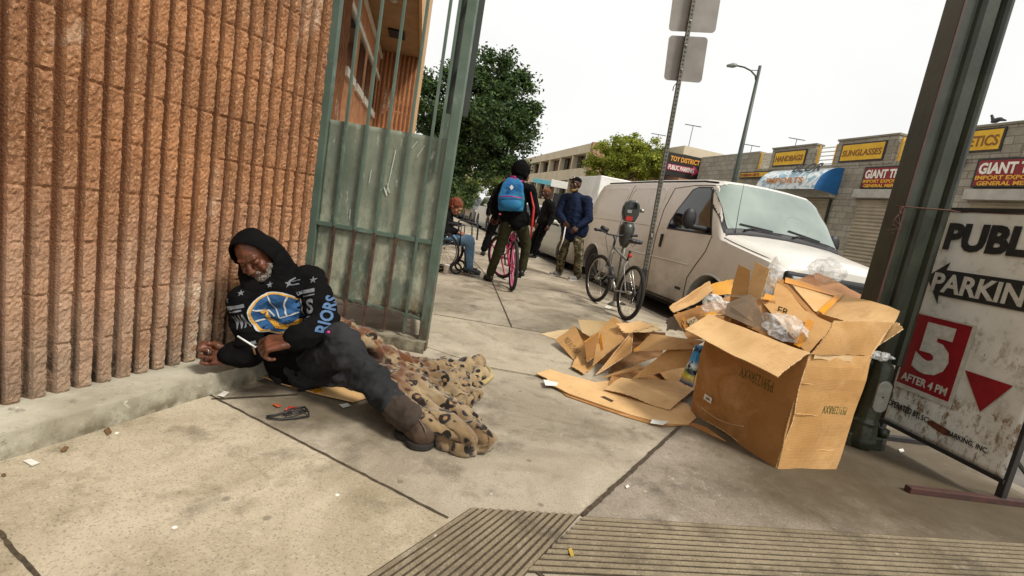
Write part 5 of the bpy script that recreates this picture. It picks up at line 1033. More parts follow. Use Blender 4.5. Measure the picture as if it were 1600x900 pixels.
# --- torn box with label at the left of the heap ---
bx6 = thing('cardboard_box', PY(1080, 490, 3.3), 'torn long box with orange lining and a numbered label, left end of the heap', 'box')
a = cardp('panel', H([(1045, 481, 3.30), (1108, 438, 3.45), (1115, 454, 3.35), (1053, 490, 3.22)]), m_cd2, bx6, jag=.006, warp=.012)
for i in range(4): mb = MB(); mb.tube(H([(1048+i*1.5, 483+i*2, 3.27-i*.01), (1080+i*1.5, 461+i*2.6, 3.35-i*.01), (1110+i*1.2, 441+i*3, 3.42-i*.01)]), .002, 5); mb.build('crease', m_cd, a)
cardp('lining', H([(1112, 443, 3.42), (1145, 437, 3.45), (1144, 459, 3.35), (1113, 462, 3.33)]), M('orange lining', 'd79a22', 'c08318', 6, .4), bx6, jag=.006)
cardp('lining', H([(1088, 478, 3.28), (1128, 484, 3.22), (1118, 496, 3.18), (1090, 492, 3.2)]), M('orange lining', 'd79a22', 'c08318', 6, .4), bx6, jag=.006)
ctape(H([(1058, 488, 3.24), (1066, 489, 3.22), (1077, 513, 3.12), (1070, 515, 3.12)]), bx6)
lb = cardp('label', H([(1072, 500, 3.16), (1086, 494, 3.18), (1093, 505, 3.12), (1079, 511, 3.10)]), M('buff label', 'c9b48e', 'b8a27c', 9, .7), bx6, warp=.002, th=.002)
text_fit('07', 'label_text', m_printd, lb, PY(1074, 508, 3.11), PY(1086, 503, 3.13)-PY(1074, 508, 3.11), UPZ, .05, .03, .01, .01, .001)
cardp('panel', H([(1040, 500, 3.3), (1058, 491, 3.22), (1075, 516, 3.1), (1042, 516, 3.25)]), M('dusty film', '7d756b', '655e55', 8, .35), bx6, jag=.008)
cardp('panel', H([(1053, 492, 3.2), (1140, 462, 3.3), (1150, 530, 3.1), (1075, 530, 3.1)]), m_cd3, bx6)
cardp('flap', H([(1362, 548, 2.62), (1412, 515, 2.62), (1404, 506, 2.72), (1392, 508, 2.75)]), m_cd2, box, jag=.006)
# --- loose opened boxes to the left ---
def sheetobj(label, quads, loc=None, cat='cardboard', name='cardboard_sheet'):
    allp = [p for q, *_ in quads for p in q]; c_ = sum(allp, V((0, 0, 0)))/len(allp); r = thing(name, V((c_.x, c_.y, 0)), label, cat)
    for q, mat, nm, kw in quads: cardp(nm, q, mat, r, **kw) if len(q) == 4 else MB().poly(q, .006).build(nm, mat, r)
    return r
r = sheetobj('light cardboard panel with faded print propped at the far left of the pile', [(H([(868, 531, 4.0), (899, 509, 4.1), (920, 553, 3.72), (900, 566, 3.62)]), m_cd, 'panel', {}), (H([(898, 510, 4.12), (925, 530, 4.0), (925, 556, 3.85), (905, 560, 3.85)]), m_cd3, 'panel', {})])
stamp(r.children[0], 'MADE IN CHINA', PY(884, 531, 3.97), (PY(905, 556, 3.72)-PY(884, 531, 3.97)), V((.0, .2, 1)), .26, .03, m_printd)
sheetobj('pale thin cardboard tongue lying at the outer left tip of the pile', [(GZ([(845, 521, .01), (889, 514, .03), (886, 528, .03), (868, 530, .01)]), m_cdp, 'panel', {}), (GZ([(896, 563, .012), (912, 553, .01), (928, 561, .01), (904, 568, .01)]), m_cd, 'panel', {})])
sheetobj('pale cardboard panel standing behind the leftmost brown panel', [(H([(903, 499, 4.1), (948, 502, 4.0), (940, 535, 3.9), (910, 520, 4.0)]), m_cdp, 'panel', {})])
r = sheetobj('opened box standing on edge like a tent, orange tape on its left flap', [
    (H([(936, 517, 3.75), (959, 494, 3.85), (974, 533, 3.55), (926, 571, 3.45)]), m_cd, 'panel', {}),
    (H([(959, 494, 3.85), (989, 517, 3.8), (982, 545, 3.6), (974, 533, 3.55)]), m_cd3, 'panel', {}),
    (H([(913, 534, 3.72), (939, 517, 3.76), (942, 547, 3.55), (917, 566, 3.50)]), m_cd3, 'flap', dict(jag=.004)),
    (H([(974, 533, 3.5), (989, 516, 3.72), (986, 550, 3.45), (931, 585, 3.36)]), m_cd, 'panel', {}),
    (H([(940, 530, 3.95), (989, 514, 3.95), (986, 560, 3.7), (925, 572, 3.7)]), m_cd3, 'panel', {})], cat='box', name='cardboard_box')
stamp(r.children[0], 'TOP OF BOX', PY(944, 536, 3.62), (PY(960, 518, 3.70)-PY(944, 536, 3.62)), V((.0, .2, 1)), .13, .03, m_printd)
fl3 = r.children[2]; ctape(H([(913, 534, 3.71), (939, 517, 3.75), (940, 521, 3.74), (914, 538, 3.70)]), fl3, off=.006); ctape(H([(936, 519, 3.75), (939, 517, 3.75), (943, 546, 3.54), (940, 549, 3.54)]), fl3, off=.006)
sheetobj('torn curled strip with a ragged edge on top of the left pile', [(H([(962, 508, 3.7), (1000, 503, 3.7), (1022, 514, 3.6), (975, 520, 3.6)]), m_cd2, 'panel', dict(warp=.02, jag=.010))])
sheetobj('small ragged carton corner lying in front of the tent-like box', [(GZ([(902, 558, .03), (930, 570, .02), (912, 585, .02), (893, 572, .03)]), m_cd, 'panel', dict(warp=.012, jag=.008))])
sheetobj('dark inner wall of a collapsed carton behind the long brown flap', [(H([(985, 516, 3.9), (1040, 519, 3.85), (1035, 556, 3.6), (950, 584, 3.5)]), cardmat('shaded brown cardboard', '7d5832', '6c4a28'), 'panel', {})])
sheetobj('curled pale carton piece with a yellowish edge beside the bicycle tyre', [(H([(983, 507, 4.0), (1013, 499, 4.05), (1034, 519, 3.7), (990, 519, 3.75)]), m_cdp, 'panel', dict(warp=.02, jag=.006))])
sheetobj('long brown flap with an orange end lying over the pile, right of the tent-like box', [(H([(1017, 522, 3.5), (1100, 533, 3.25), (1080, 546, 3.2), (990, 549, 3.4)]), m_cd, 'panel', {}), (H([(991, 545, 3.41), (998, 541, 3.42), (1000, 548, 3.39), (990, 550, 3.39)]), m_tape, 'tape', dict(warp=.001, th=.007))])
sheetobj('brown panel propped up at a slant above the flat sheets', [(H([(1055, 538, 3.35), (1084, 537, 3.25), (1080, 574, 3.15), (986, 590, 3.25)]), m_cd, 'panel', dict(warp=.012))])
sheetobj('narrow folded cardboard strip half under the slanted panel', [(H([(999, 569, 3.4), (1004, 574, 3.36), (960, 588, 3.38), (921, 598, 3.38)]), m_cd, 'panel', {}), (GZ([(960, 577, .02), (1060, 570, .02), (1100, 600, .02), (950, 603, .02)]), m_cd3, 'panel', {})])
bs = thing('cardboard_sheet', G(980, 620), 'longest flat sheet with notched ends and two white labels, lying on the pavement', 'cardboard')
mb = MB(); mb.poly([G(*q) for q in ((838, 584, .02), (859, 577, .025), (880, 584, .02), (932, 598, .02), (960, 594, .012), (1075, 632, .012), (1088, 653, .012), (1076, 663, .012), (1037, 662, .010), (985, 648, .012), (940, 633, .014), (888, 615, .016), (871, 606, .02), (853, 598, .02), (855, 592, .02))], .006); bsp = mb.build('panel', m_cd2, bs)
mb = MB(); mb.poly([G(*q) for q in ((871, 607, .006), (888, 613, .006), (986, 646, .006), (1038, 659, .006), (1080, 660, .006), (1104, 668, .006), (1135, 690, .006), (1080, 665, .005), (1030, 666, .005), (980, 652, .005), (885, 619, .005))], .004); mb.build('panel', m_cd3, bs)
for q in (((849, 593), (872, 598), (870, 603), (852, 602)), ((1019, 655), (1045, 659), (1036, 664), (1016, 661))): MB().poly([G(x, y, .026 if x < 900 else .019) for x, y in q], .002).build('label', m_lab, bsp)
mb = MB(); mb.poly([G(x, y, .020) for x, y in ((938, 620), (944, 619), (959, 626), (956, 628))], .002); mb.build('slot', M('slot shadow board', '4a3018', '3c2612', 9, .9), bsp)
sheetobj('clean sheet with cut corners resting on top of the longest flat sheet', [(GZ([(945, 607, .04), (971, 590, .06), (1100, 598, .06), (1047, 639, .03)]), m_cd2, 'panel', dict(warp=.01))])
sheetobj('brown sheet with a crease across it, under the blue packet', [(GZ([(1020, 574, .05), (1092, 572, .10), (1095, 610, .05), (1040, 592, .045)]), m_cd, 'panel', dict(warp=.01))])
# blue food packet
pk = thing('packet', PY(1080, 570, 3.0), 'blue, yellow and green plastic packet squeezed between the big box and the sheets', 'packet')
a, b, c_, d = H([(1087, 539, 3.08), (1101, 540, 3.04), (1082, 606, 2.98), (1061, 596, 3.05)]); nn = (b-a).cross(d-a).normalized(); nn = nn if nn.y < 0 else -nn
t = MT('packet film', .25, 0, .6); sx = t.n('ShaderNodeSeparateXYZ'); t.l(t.co, sx.inputs[0]); cc_ = t.ramp(sx.outputs[2], [(.10, rgb('20304a')), (.17, rgb('2a4a7c')), (.215, rgb('c9b23a')), (.25, rgb('2f8a4a')), (.285, rgb('dfe8e8')), (.32, rgb('3a93cc')), (.42, rgb('2f87c4'))]); cc_ = t.mix(cc_, rgb('16202e'), t.ramp(t.noise(22, 3), BW(.55, .6))); t.col(cc_)
MB().grid(lambda u, v: (a*(1-u)+b*u)*(1-v)+(d*(1-u)+c_*u)*v+nn*(.03*math.sin(PI*u)*math.sin(PI*v)**.5+.006*noise.noise(V((u*5, v*9, 0)))), 14, 24).build('film', t.m, pk)
# crumpled clear plastic
def plastic(label, c_, r_, seed, sc3=(1, 1, .7), name='plastic_bag', cat='plastic bag', tint='e6e8e6'):
    t = MT('clear plastic', .30, 0, .5); t.col(rgb(tint)); o_ = [x for x in t.t.nodes if x.type == 'OUTPUT_MATERIAL'][0]; tr = t.n('ShaderNodeBsdfTransparent'); mx_ = t.n('ShaderNodeMixShader')
    fa = t.ramp(t.noise(16, 5, .7, dist=1), [(.40, (.14,.14,.14,1)), (.66, (.60,.60,.60,1))]); t.l(fa, mx_.inputs[0]); t.l(tr.outputs[0], mx_.inputs[1]); t.l(t.b.outputs[0], mx_.inputs[2]); t.l(mx_.outputs[0], o_.inputs[0]); t.bump(t.noise(32, 3, dist=1.5), .6, .01)
    vs, fs = ico(c_, r_, None, sc3, 5); out = []
    for p in vs:
        d = (p-V(c_)); n_ = d.normalized(); q = p*1.0; k = 0; fr = 7/(r_*6)
        k = (1-2.4*abs(noise.noise(d/r_*1.5+V((seed, 0, 0)))))*.45+(1-2*abs(noise.noise(d/r_*3.2+V((0, seed, 0)))))*.16+.9*noise.noise(d/r_*.9+V((seed, seed, 0)))
        out.append(V(c_)+d*(.8+.55*k))
    mb = MB(); mb.add(out, fs, False); o = mb.build(name, t.m); o.data.polygons.foreach_set('use_smooth', [True]*len(o.data.polygons)); return tag(o, label, cat)
plastic('crumpled clear plastic wrap filling the opening of the big box', PY(1225, 512, 2.72), .105, 3, (1.25, .7, .62))
plastic('white translucent plastic wad between the torn box and the grey-brown sheet', PY(1123, 477, 3.1), .085, 5, (1.2, .7, .65), tint='f4f2ec')
plastic('clear plastic bag on the back box, in front of the van grille', PY(1293, 424, 3.5), .10, 9, (1.1, .8, .8))
plastic('small clear plastic scrap hooked behind the two tall flaps', PY(1207, 430, 3.1), .06, 12, (.7, .6, 1.5))
plastic('wisp of clear plastic hanging between the big box and the column', PY(1378, 556, 2.66), .05, 15, (1.3, .5, .5))
# =====================================================================  BICYCLES
def bike(name, label, rc, fdir, lean, mats, steer=0.0, R=.33, wb=1.03, saddle_h=.93, bar_h=1.0, mag=False, seat='sport'):
    "rc rear contact point, fdir forward direction, lean = top leans towards the right of travel (radians)"
    fr, dk, ty, rim, sd, ac = mats; f = V(fdir).normalized(); rgt = f.cross(UPZ).normalized(); up = UPZ*math.cos(lean)+rgt*math.sin(lean); sdv = f.cross(up).normalized(); rc = V(rc)
    P = lambda x, y, z: rc+f*x+sdv*y+up*z      # y > 0 : right hand side
    o = thing(name, rc, label, 'bicycle'); ra = (0, 0, R)
    bb_ = (.42, 0, .28); sc_ = (.27, 0, saddle_h-.12); st = (.29, 0, saddle_h-.25); hd0 = (.86, 0, .56); hd1 = (.80, 0, .80); fa = (wb, 0, R)
    mb = MB(); T = lambda a, b, r=.016: mb.tube([P(*a), P(*b)], r, 8)
    T(bb_, st, .015); T(bb_, hd0, .019); T(st, hd1, .017); T(hd0, hd1, .02)
    for s_ in (-.055, .055):
        mb.tube([P(bb_[0], s_*.5, bb_[2]), P(.3, s_, .29), P(0, s_*1.1, R)], .010, 6); mb.tube([P(st[0], s_*.3, st[2]-.02), P(.2, s_, saddle_h-.36), P(0, s_*1.1, R)], .009, 6)
    mb.build('frame', fr, o)
    mb = MB(); mb.tube([P(*st), P(*sc_)], .013, 8); mb.build('seat_post', dk, o)
    c_, s2 = math.cos(steer), math.sin(steer); ax0 = P(*hd1); axd = (P(*hd1)-P(*hd0)).normalized()
    rotm = Matrix.Rotation(steer, 3, axd); Q = lambda x, y, z: ax0+rotm @ (P(x, y, z)-ax0)
    mb = MB(); mb.tube([Q(.86, 0, .56), Q(.875, 0, .53)], .022, 8)
    for s_ in (-.06, .06): mb.tube([Q(.87, s_*.9, .54), Q(.90, s_, .45), Q(wb, s_*.95, R)], [.014, .014, .010], 8)
    mb.bar(Q(.87, -.065, .54), Q(.87, .065, .54), .03); mb.build('fork', fr, o)
    mb = MB(); mb.tube([Q(.80, 0, .80), Q(.785, 0, bar_h-.08), Q(.85, 0, bar_h-.03)], .013, 8); hb = [Q(.80, -.31, bar_h+.02), Q(.83, -.2, bar_h+.015), Q(.86, -.07, bar_h-.02), Q(.86, .07, bar_h-.02), Q(.83, .2, bar_h+.015), Q(.80, .31, bar_h+.02)]
    mb.tube(hb, .011, 8); hbo = mb.build('handlebar', dk, o)
    for a, b in ((0, 1), (5, 4)):
        g0 = hb[a]; g1 = hb[a].lerp(hb[b], .95); mb = MB(); mb.tube([g0+(g0-g1)*.15, g1], .018, 8); mb.build('grip', m_black, hbo); mb = MB(); k0 = g1; mb.tube([k0, k0+(Q(1, 0, 0)-Q(.9, 0, 0))*.5+UPZ*-.01, k0.lerp(g0, .7)+(Q(1, 0, 0)-Q(.9, 0, 0))*.55+UPZ*-.02], .005, 6); mb.build('brake_lever', m_black, hbo)
    def whl(c, wax, wf):
        mb = MB(); mb.ring(c, wax, R-.024, .024, 44, 10); w_ = mb.build('wheel', ty, o)
        mb = MB(); mb.ring(c, wax, R-.050, .009, 40, 6); rm = mb.build('rim', rim, w_)
        u = wax.orthogonal().normalized(); b = wax.cross(u)
        mb = MB(); mb.cyl(c-wax*.035, c+wax*.035, .02, n=12)
        if mag:
            for k in range(5): a = 2*PI*k/5; d = u*math.cos(a)+b*math.sin(a); mb.bar(c+d*.01, c+d*(R-.05), .03, .014, wax)
            mb.build('spokes', rim, w_)
        else:
            for k in range(28):
                a = 2*PI*k/28; a2 = a+(.5 if k % 4 < 2 else -.5); s_ = .03 if k % 2 else -.03
                mb.tube([c+wax*s_+(u*math.cos(a2)+b*math.sin(a2))*.02, c+(u*math.cos(a)+b*math.sin(a))*(R-.055)], .0012, 3, False)
            mb.build('spokes', m_chrome, w_)
    whl(P(*ra), sdv, f); wa = (rotm @ sdv).normalized(); whl(Q(*fa), wa, f)
    mb = MB(); mb.lathe([(.02, -.004), (.09, -.003), (.09, .003), (.02, .004)], P(bb_[0], .045, bb_[2]), sdv, 24); mb.build('chainring', dk, o)
    mb = MB(); mb.lathe([(.01, -.02), (.045, -.018), (.03, .018), (.01, .02)], P(0, .045, R), sdv, 18); mb.build('sprocket', dk, o)
    mb = MB(); mb.tube([P(0, .05, R+.04), P(.42, .05, .28+.09)], .004, 5); mb.tube([P(0, .05, R-.045), P(.42, .05, .28-.09)], .004, 5); mb.tube([P(0.0, .055, R-.05), P(.03, .055, R-.12), P(.06, .055, R-.13)], .008, 5); mb.build('chain', dk, o)
    for s_, a in ((1, 1.25), (-1, 1.25+PI)):
        e = (bb_[0]+.17*math.cos(a), s_*.085, bb_[2]-.17*math.sin(a)); mb = MB(); mb.tube([P(bb_[0], s_*.06, bb_[2]), P(*e)], .011, 6); cr_ = mb.build('crank', ac, o)
        mb = MB(); mb.box(P(e[0], s_*.14, e[2]), (.09, .09, .025), (f, sdv, up)); mb.build('pedal', m_black, cr_, bevel=.004)
    prims = [E(P(.19, 0, saddle_h), .07, .085 if seat == 'wide' else .07, .03, f, sdv), C(P(.22, 0, saddle_h), .035, P(.40, 0, saddle_h-.012), .018), E(P(.19, .05, saddle_h), .06, .04, .028, f, sdv), E(P(.19, -.05, saddle_h), .06, .04, .028, f, sdv)]
    soft('saddle', prims, .007, sd, o, 3)
    mb = MB(); mb.tube([P(.2, .02, saddle_h-.03), P(.27, .015, saddle_h-.07), P(.36, .02, saddle_h-.03)], .004, 5); mb.build('saddle_rail', m_chrome, o)
    for s_ in (-1, 1): 
        mb = MB(); mb.tube([P(st[0]-.03, s_*.03, st[2]-.02), P(.25, s_*.045, saddle_h-.36)], .010, 6); mb.box(P(.21, s_*.04, saddle_h-.42+.0), (.02, .015, .06), (f, sdv, up))
    mb = MB(); pts_ = [Q(.84, .1, bar_h), Q(.93, .07, bar_h-.05), Q(.88, .03, .74), P(.7, .02, .72)]; mb.tube(pts_, .003, 5); mb.tube([Q(.84, -.1, bar_h), Q(.95, -.06, bar_h-.06), Q(.90, 0, .70)], .003, 5); mb.build('cable', m_black, o)
    return o, P, Q
m_pink = M('pink frame paint', 'c22f5c', 'a82550', 6, .3); m_prim = M('pink rims', 'cf6f92', 'bb5a7f', 6, .35); m_cream_s = M('cream saddle', 'cbb99b', 'b7a382', 12, .6)
m_sfr = M('silver frame paint', 'a7a69f', '85847d', 6, .3, .5); m_dkb = M('dark bike parts', '26262a', '1b1b1e', 14, .5); m_red_r = M('red reflector', 'c22a1c', 'a82216', 9, .25)
pk_b, PP1, QQ1 = bike('bicycle', 'pink bicycle with a cream saddle under the standing rider, rear tyre towards the camera', (.003, 6.50, .0), (-.16, 1, 0), -.10, (m_pink, m_pink, m_tyre, m_prim, m_cream_s, m_dkb), steer=.55, mag=True, saddle_h=.86, seat='wide')
gb, PP2, QQ2 = bike('bicycle', 'silver mountain bicycle leaning against the parking meter, without a rider', (1.376, 5.77, 0), (-.22, 1, 0), .03, (m_sfr, m_dkb, m_tyre, m_chrome, m_dkb, m_sfr), steer=.15, saddle_h=.93, bar_h=.97)
mb = MB(); mb.cyl(PP2(.255, 0, .77), PP2(.245, 0, .73), .024, n=12); mb.build('reflector', m_red_r, gb)
mb = MB(); mb.tube([PP2(.55, -.02, .42), PP2(.66, -.025, .53)], .034, 12); mb.build('bottle', M('black bottle', '222225', '2c2c30', 9, .5), gb)
mb = MB(); mb.lathe([(.03, 0), (.03, .10), (.018, .11)], PP2(.86, -.10, .99), (-.5, .2, .2), 12); mb.build('front_lamp', m_dkb, gb)
lk = MB(); lk.tube([PP1(.24, .0, .7)+V((.03*math.cos(a), 0, .05*math.sin(a))) for a in [2*PI*i/14 for i in range(14)]], .008, 6, closed=True); lk.build('cable_lock', m_pink, pk_b)

# =====================================================================  PEOPLE
def skinmat(name, a, b, rough=.5):
    t = MT(name, rough, 0, .4); c = t.mix(rgb(a), rgb(b), t.ramp(t.noise(18, 5, .6), BW(.35, .65))); t.col(c); t.bump(t.noise(140, 3), .25, .002); t.b.inputs['Subsurface Weight'].default_value = .05; return t.m
def clothmat(name, a, b, sc_=9, bump=.35, rough=.95, bs=220):
    t = MT(name, rough, 0, .08); c = t.mix(rgb(a), rgb(b), t.ramp(t.noise(sc_, 6, .65), BW(.35, .68))); t.col(c); t.bump(t.mix(t.noise(bs, 2), t.noise(22, 4), .6), bump, .006); return t.m
m_skd = skinmat('dark brown skin', '4a2c1d', '38210f'); m_skm = skinmat('reddish brown skin', '6a402a', '573220'); m_skl = skinmat('light skin', 'b98266', 'a56f55')
def hand(w, d, pn, curl, s=1.0, side=1, thumb=.5, spread=.05):
    "w wrist, d forward along the palm, pn palm-facing normal, curl 0..1, side +1: thumb on (d x pn) side"
    w, d, pn = V(w), V(d).normalized(), V(pn); pn = (pn-d*pn.dot(d)).normalized(); lat = d.cross(pn)*side; out = []
    kn = []
    for i, o_ in enumerate((.036, .012, -.013, -.036)):
        k = w+d*(.088 - .004*abs(i-1))*s+lat*o_*s; kn.append(k); out.append(C(w+lat*o_*.55*s+d*.008*s, .017*s, k, .0125*s))
    for i in range(3): out.append(C(kn[i], .012*s, kn[i+1], .012*s))
    Ls = ((.042, .025, .02), (.047, .029, .021), (.043, .027, .021), (.034, .02, .018))
    for i, k in enumerate(kn):
        a = 0; p = k; r = .0105*s if i < 3 else .009*s; ax = lat*(1 if True else 1)
        for j, L_ in enumerate(Ls[i]):
            a += curl[i]*(1.15, 1.35, .85)[j] if isinstance(curl, (list, tuple)) else curl*(1.15, 1.35, .85)[j]
            dd = d*math.cos(a)+pn*math.sin(a)+lat*spread*(1.5-i)*(.5 if j else 1); q = p+dd.normalized()*L_*s; out.append(C(p, r, q, r*.9)); p = q; r *= .92
    b = w+d*.028*s+lat*.026*s; t1 = b+(d*.55+lat*(.8-.5*thumb)+pn*.45*thumb).normalized()*.042*s; t2 = t1+(d*.85-lat*.35*thumb+pn*.55*thumb).normalized()*.032*s; t3 = t2+(d*.75-lat*.75*thumb+pn*.4*thumb).normalized()*.026*s
    out += [C(b-d*.01*s, .016*s, t1, .013*s), C(t1, .0125*s, t2, .011*s), C(t2, .0105*s, t3, .009*s)]; return out
def head_prims(c, fd, upv, s=1.0, nose=1.0):
    "c = head centre, fd face direction, upv up along the head"
    c, fd, upv = V(c), V(fd).normalized(), V(upv).normalized(); rt = fd.cross(upv).normalized(); fd = upv.cross(rt).normalized()
    K = lambda x, y, z: c+fd*x*s+rt*y*s+upv*z*s
    p = [E(K(-.012, 0, .025), .098*s, .076*s, .095*s, fd, rt), E(K(.018, 0, -.045), .068*s, .058*s, .068*s, fd, rt), E(K(.052, 0, -.085), .030*s, .034*s, .024*s, fd, rt),
         C(K(.086, 0, .012), .0095*s, K(.108, 0, -.025), .0135*s), E(K(.100, .011, -.028), .010*s, .009*s, .008*s, fd, rt), E(K(.100, -.011, -.028), .010*s, .009*s, .008*s, fd, rt),
         C(K(.078, -.036, .030), .0105*s, K(.085, -.008, .027), .011*s), C(K(.078, .036, .030), .0105*s, K(.085, .008, .027), .011*s),
         E(K(.058, .040, -.02), .026*s, .020*s, .018*s, fd, rt), E(K(.058, -.040, -.02), .026*s, .020*s, .018*s, fd, rt),
         C(K(.084, -.018, -.057), .0075*s, K(.091, 0, -.055), .0085*s), C(K(.084, .018, -.057), .0075*s, K(.091, 0, -.055), .0085*s), C(K(.082, -.014, -.067), .008*s, K(.082, .014, -.067), .008*s),
         E(K(-.008, .078, -.008), .018*s, .008*s, .030*s, fd, rt), E(K(-.008, -.078, -.008), .018*s, .008*s, .030*s, fd, rt)]
    return p, K, (fd, rt, upv)
def eyes(K, ax, parent, s=1.0, closed=False, sk=None):
    fd, rt, upv = ax
    for k in (-1, 1):
        mb = MB(); mb.ball(K(.070, .032*k, .008), .0125*s, 1, 1.1, .85, 10, 8, (fd, rt, upv)); e = mb.build('eye', sk if closed else M('eye white', 'b9aea0', 'a89c8e', 9, .3), parent)
        if not closed: mb = MB(); mb.ball(K(.080, .032*k, .008), .0055*s, .5, 1, 1, 8, 6, (fd, rt, upv)); mb.build('iris', M('iris', '1c120c', '120b07', 9, .2), e)
def biped(label, J, sk, top=None, pants=None, shoes=None, voxel=.0085, bulk=1.0, tr=1.0, headk=1.0, handL=None, handR=None, cuff=.0, topc=None, topwr=None, tpw=.011, ppw=.009, face=True, hem=None, sleeve=1.0, hoodie_neck=True):
    g = lambda k: V(J[k]); r = thing('person', V((g('pel').x, g('pel').y, min(g('lan').z, g('ran').z)-.08)), label, 'person'); hp, K, ax = head_prims(J['head'], J['face'], J.get('hup', (0, 0, 1)), headk)
    pr = list(hp); pr += [C(g('neck'), .052, g('head')+V((0, 0, -.04)), .050)]
    shc = (g('lsh')+g('rsh'))/2; hc = (g('lhip')+g('rhip'))/2
    pr += chain([g('pel'), g('chest'), shc.lerp(g('neck'), .4)], [.10*bulk, .11*bulk, .065]); pr += [C(g('lsh'), .048, g('rsh'), .048), C(g('lhip'), .075, g('rhip'), .075)]
    for s_ in 'lr':
        pr += chain([g(s_+'sh'), g(s_+'el'), g(s_+'wr')], [.044, .035, .024]); pr += chain([g(s_+'hip'), g(s_+'kn'), g(s_+'an')], [.072, .048, .034]); pr += [C(g(s_+'an')+V((0, 0, -.02)), .032, g(s_+'toe'), .024)]
        hnd = handL if s_ == 'l' else handR
        if hnd: pr += hand(g(s_+'wr'), *hnd)
    body = soft('body', pr, voxel, sk, r, 2)
    if face: eyes(K, ax, r, headk, sk=sk)
    if pants:
        p = [C(g('lhip'), .098*tr, g('rhip'), .098*tr), C(g('pel'), .112*tr, hc, .112*tr)]
        for s_ in 'lr': p += chain([g(s_+'hip'), g(s_+'kn'), g(s_+'an')+V((0, 0, .02+cuff))], [.096*tr, .070*tr, .056*tr*(1.08)])
        soft('trousers', p, .011, pants, r, 3, nz=((.008, 9), (.004, 22)), wr=((ppw, 7, (1, 1, 2.6)),))
    if top:
        w_ = topwr or ((tpw, 6, (1, 1, 1.8)),)
        p = chain([g('pel')+(hem or V((0, 0, .0))), g('chest'), shc], [.142*bulk, .150*bulk, .10*bulk]); p += [C(g('lsh'), .072*bulk, g('rsh'), .072*bulk), C(shc, .085, g('neck')+V((0, 0, -.01)), .072), C(g('lhip')+V((0, 0, .06)), .115*bulk, g('rhip')+V((0, 0, .06)), .115*bulk)]
        for s_ in 'lr': p += chain([g(s_+'sh'), g(s_+'el'), g(s_+'wr').lerp(g(s_+'el'), .06)], [.072*bulk*sleeve, .062*bulk*sleeve, .044*sleeve])
        if topc: p += topc(g, K)
        soft('jacket', p, .011, top, r, 3, nz=((.009, 7), (.004, 20)), wr=w_)
    if shoes:
        for s_ in 'lr':
            a, b = g(s_+'an'), g(s_+'toe'); fw = (b-a); fw.z = 0; fw = fw.normalized(); z0 = min(a.z, b.z)
            fl = V((a.x, a.y, b.z)); heel = fl-fw*.035; sh_ = soft('shoe', [C(heel+V((0, 0, .012)), .040, fl+fw*.07+V((0, 0, .01)), .042), C(fl+fw*.07+V((0, 0, .01)), .042, fl+fw*.165+V((0, 0, -.004)), .032), C(fl+V((0, 0, .05)), .045, fl+fw*.05+V((0, 0, .025)), .042)], .009, shoes[0], r, 2)
            mb = MB(); lt = fw.cross(UPZ); pts = []
            for k in range(20):
                q = 2*PI*k/20; x = .075+.128*math.cos(q); y = .045*math.sin(q)*(1.05 if math.cos(q) > 0 else .9); pts.append(fl+fw*x+lt*y+V((0, 0, -.030)))
            mb.poly(pts, .024, (0, 0, 1)); mb.build('sole', shoes[1], sh_)
            if len(shoes) > 2:
                for k in range(3): mb = MB(); mb.tube([fl+fw*(.045+.03*k)+lt*s3*.044+V((0, 0, -.008)) for s3 in (0,)]+[], .004, 5) if False else mb.bar(fl+fw*(.03+.03*k)+lt*.042+V((0, 0, -.01)), fl+fw*(.05+.03*k)+lt*.030+V((0, 0, .032)), .010, .008); mb.bar(fl+fw*(.03+.03*k)-lt*.042+V((0, 0, -.01)), fl+fw*(.05+.03*k)-lt*.030+V((0, 0, .032)), .010, .008); mb.build('stripe', shoes[2], sh_)
    return r, K, ax, body
m_blkc = clothmat('black cloth', '0c0c0d', '131213'); m_blk2 = clothmat('faded black cloth', '121213', '1c1b1a', 7); m_olive = clothmat('olive leggings', '3a3a26', '2d2e1e', 6, .2); m_jean = clothmat('light blue denim', '7f9db4', '5c7f9e', 7, .4); m_navy = clothmat('navy jacket cloth', '151d30', '1c2740', 6, .3, .7)
m_bshoe = M('black shoe', '151414', '201e1d', 12, .5); m_wsole = M('white sole', 'cfccc4', 'b5b1a7', 12, .6); m_bsole = M('black sole', '0f0f0f', '191817', 12, .7); m_wstr = M('white stripe', 'd8d6cf', 'c5c2b9', 9, .6)
t = MT('camouflage cloth', .9, 0, .15); n1 = t.noise(9, 3, .6); c = t.mix(rgb('6f6650'), rgb('45402f'), t.ramp(n1, BW(.47, .50))); c = t.mix(c, rgb('8e8468'), t.ramp(t.noise(11, 3, .6, co=t.mapping(loc=(3, 1, 2))), BW(.57, .59))); c = t.mix(c, rgb('23201a'), t.ramp(t.noise(12, 3, .6, co=t.mapping(loc=(1, 5, 2))), BW(.58, .60))); t.col(c); m_camo = t.m

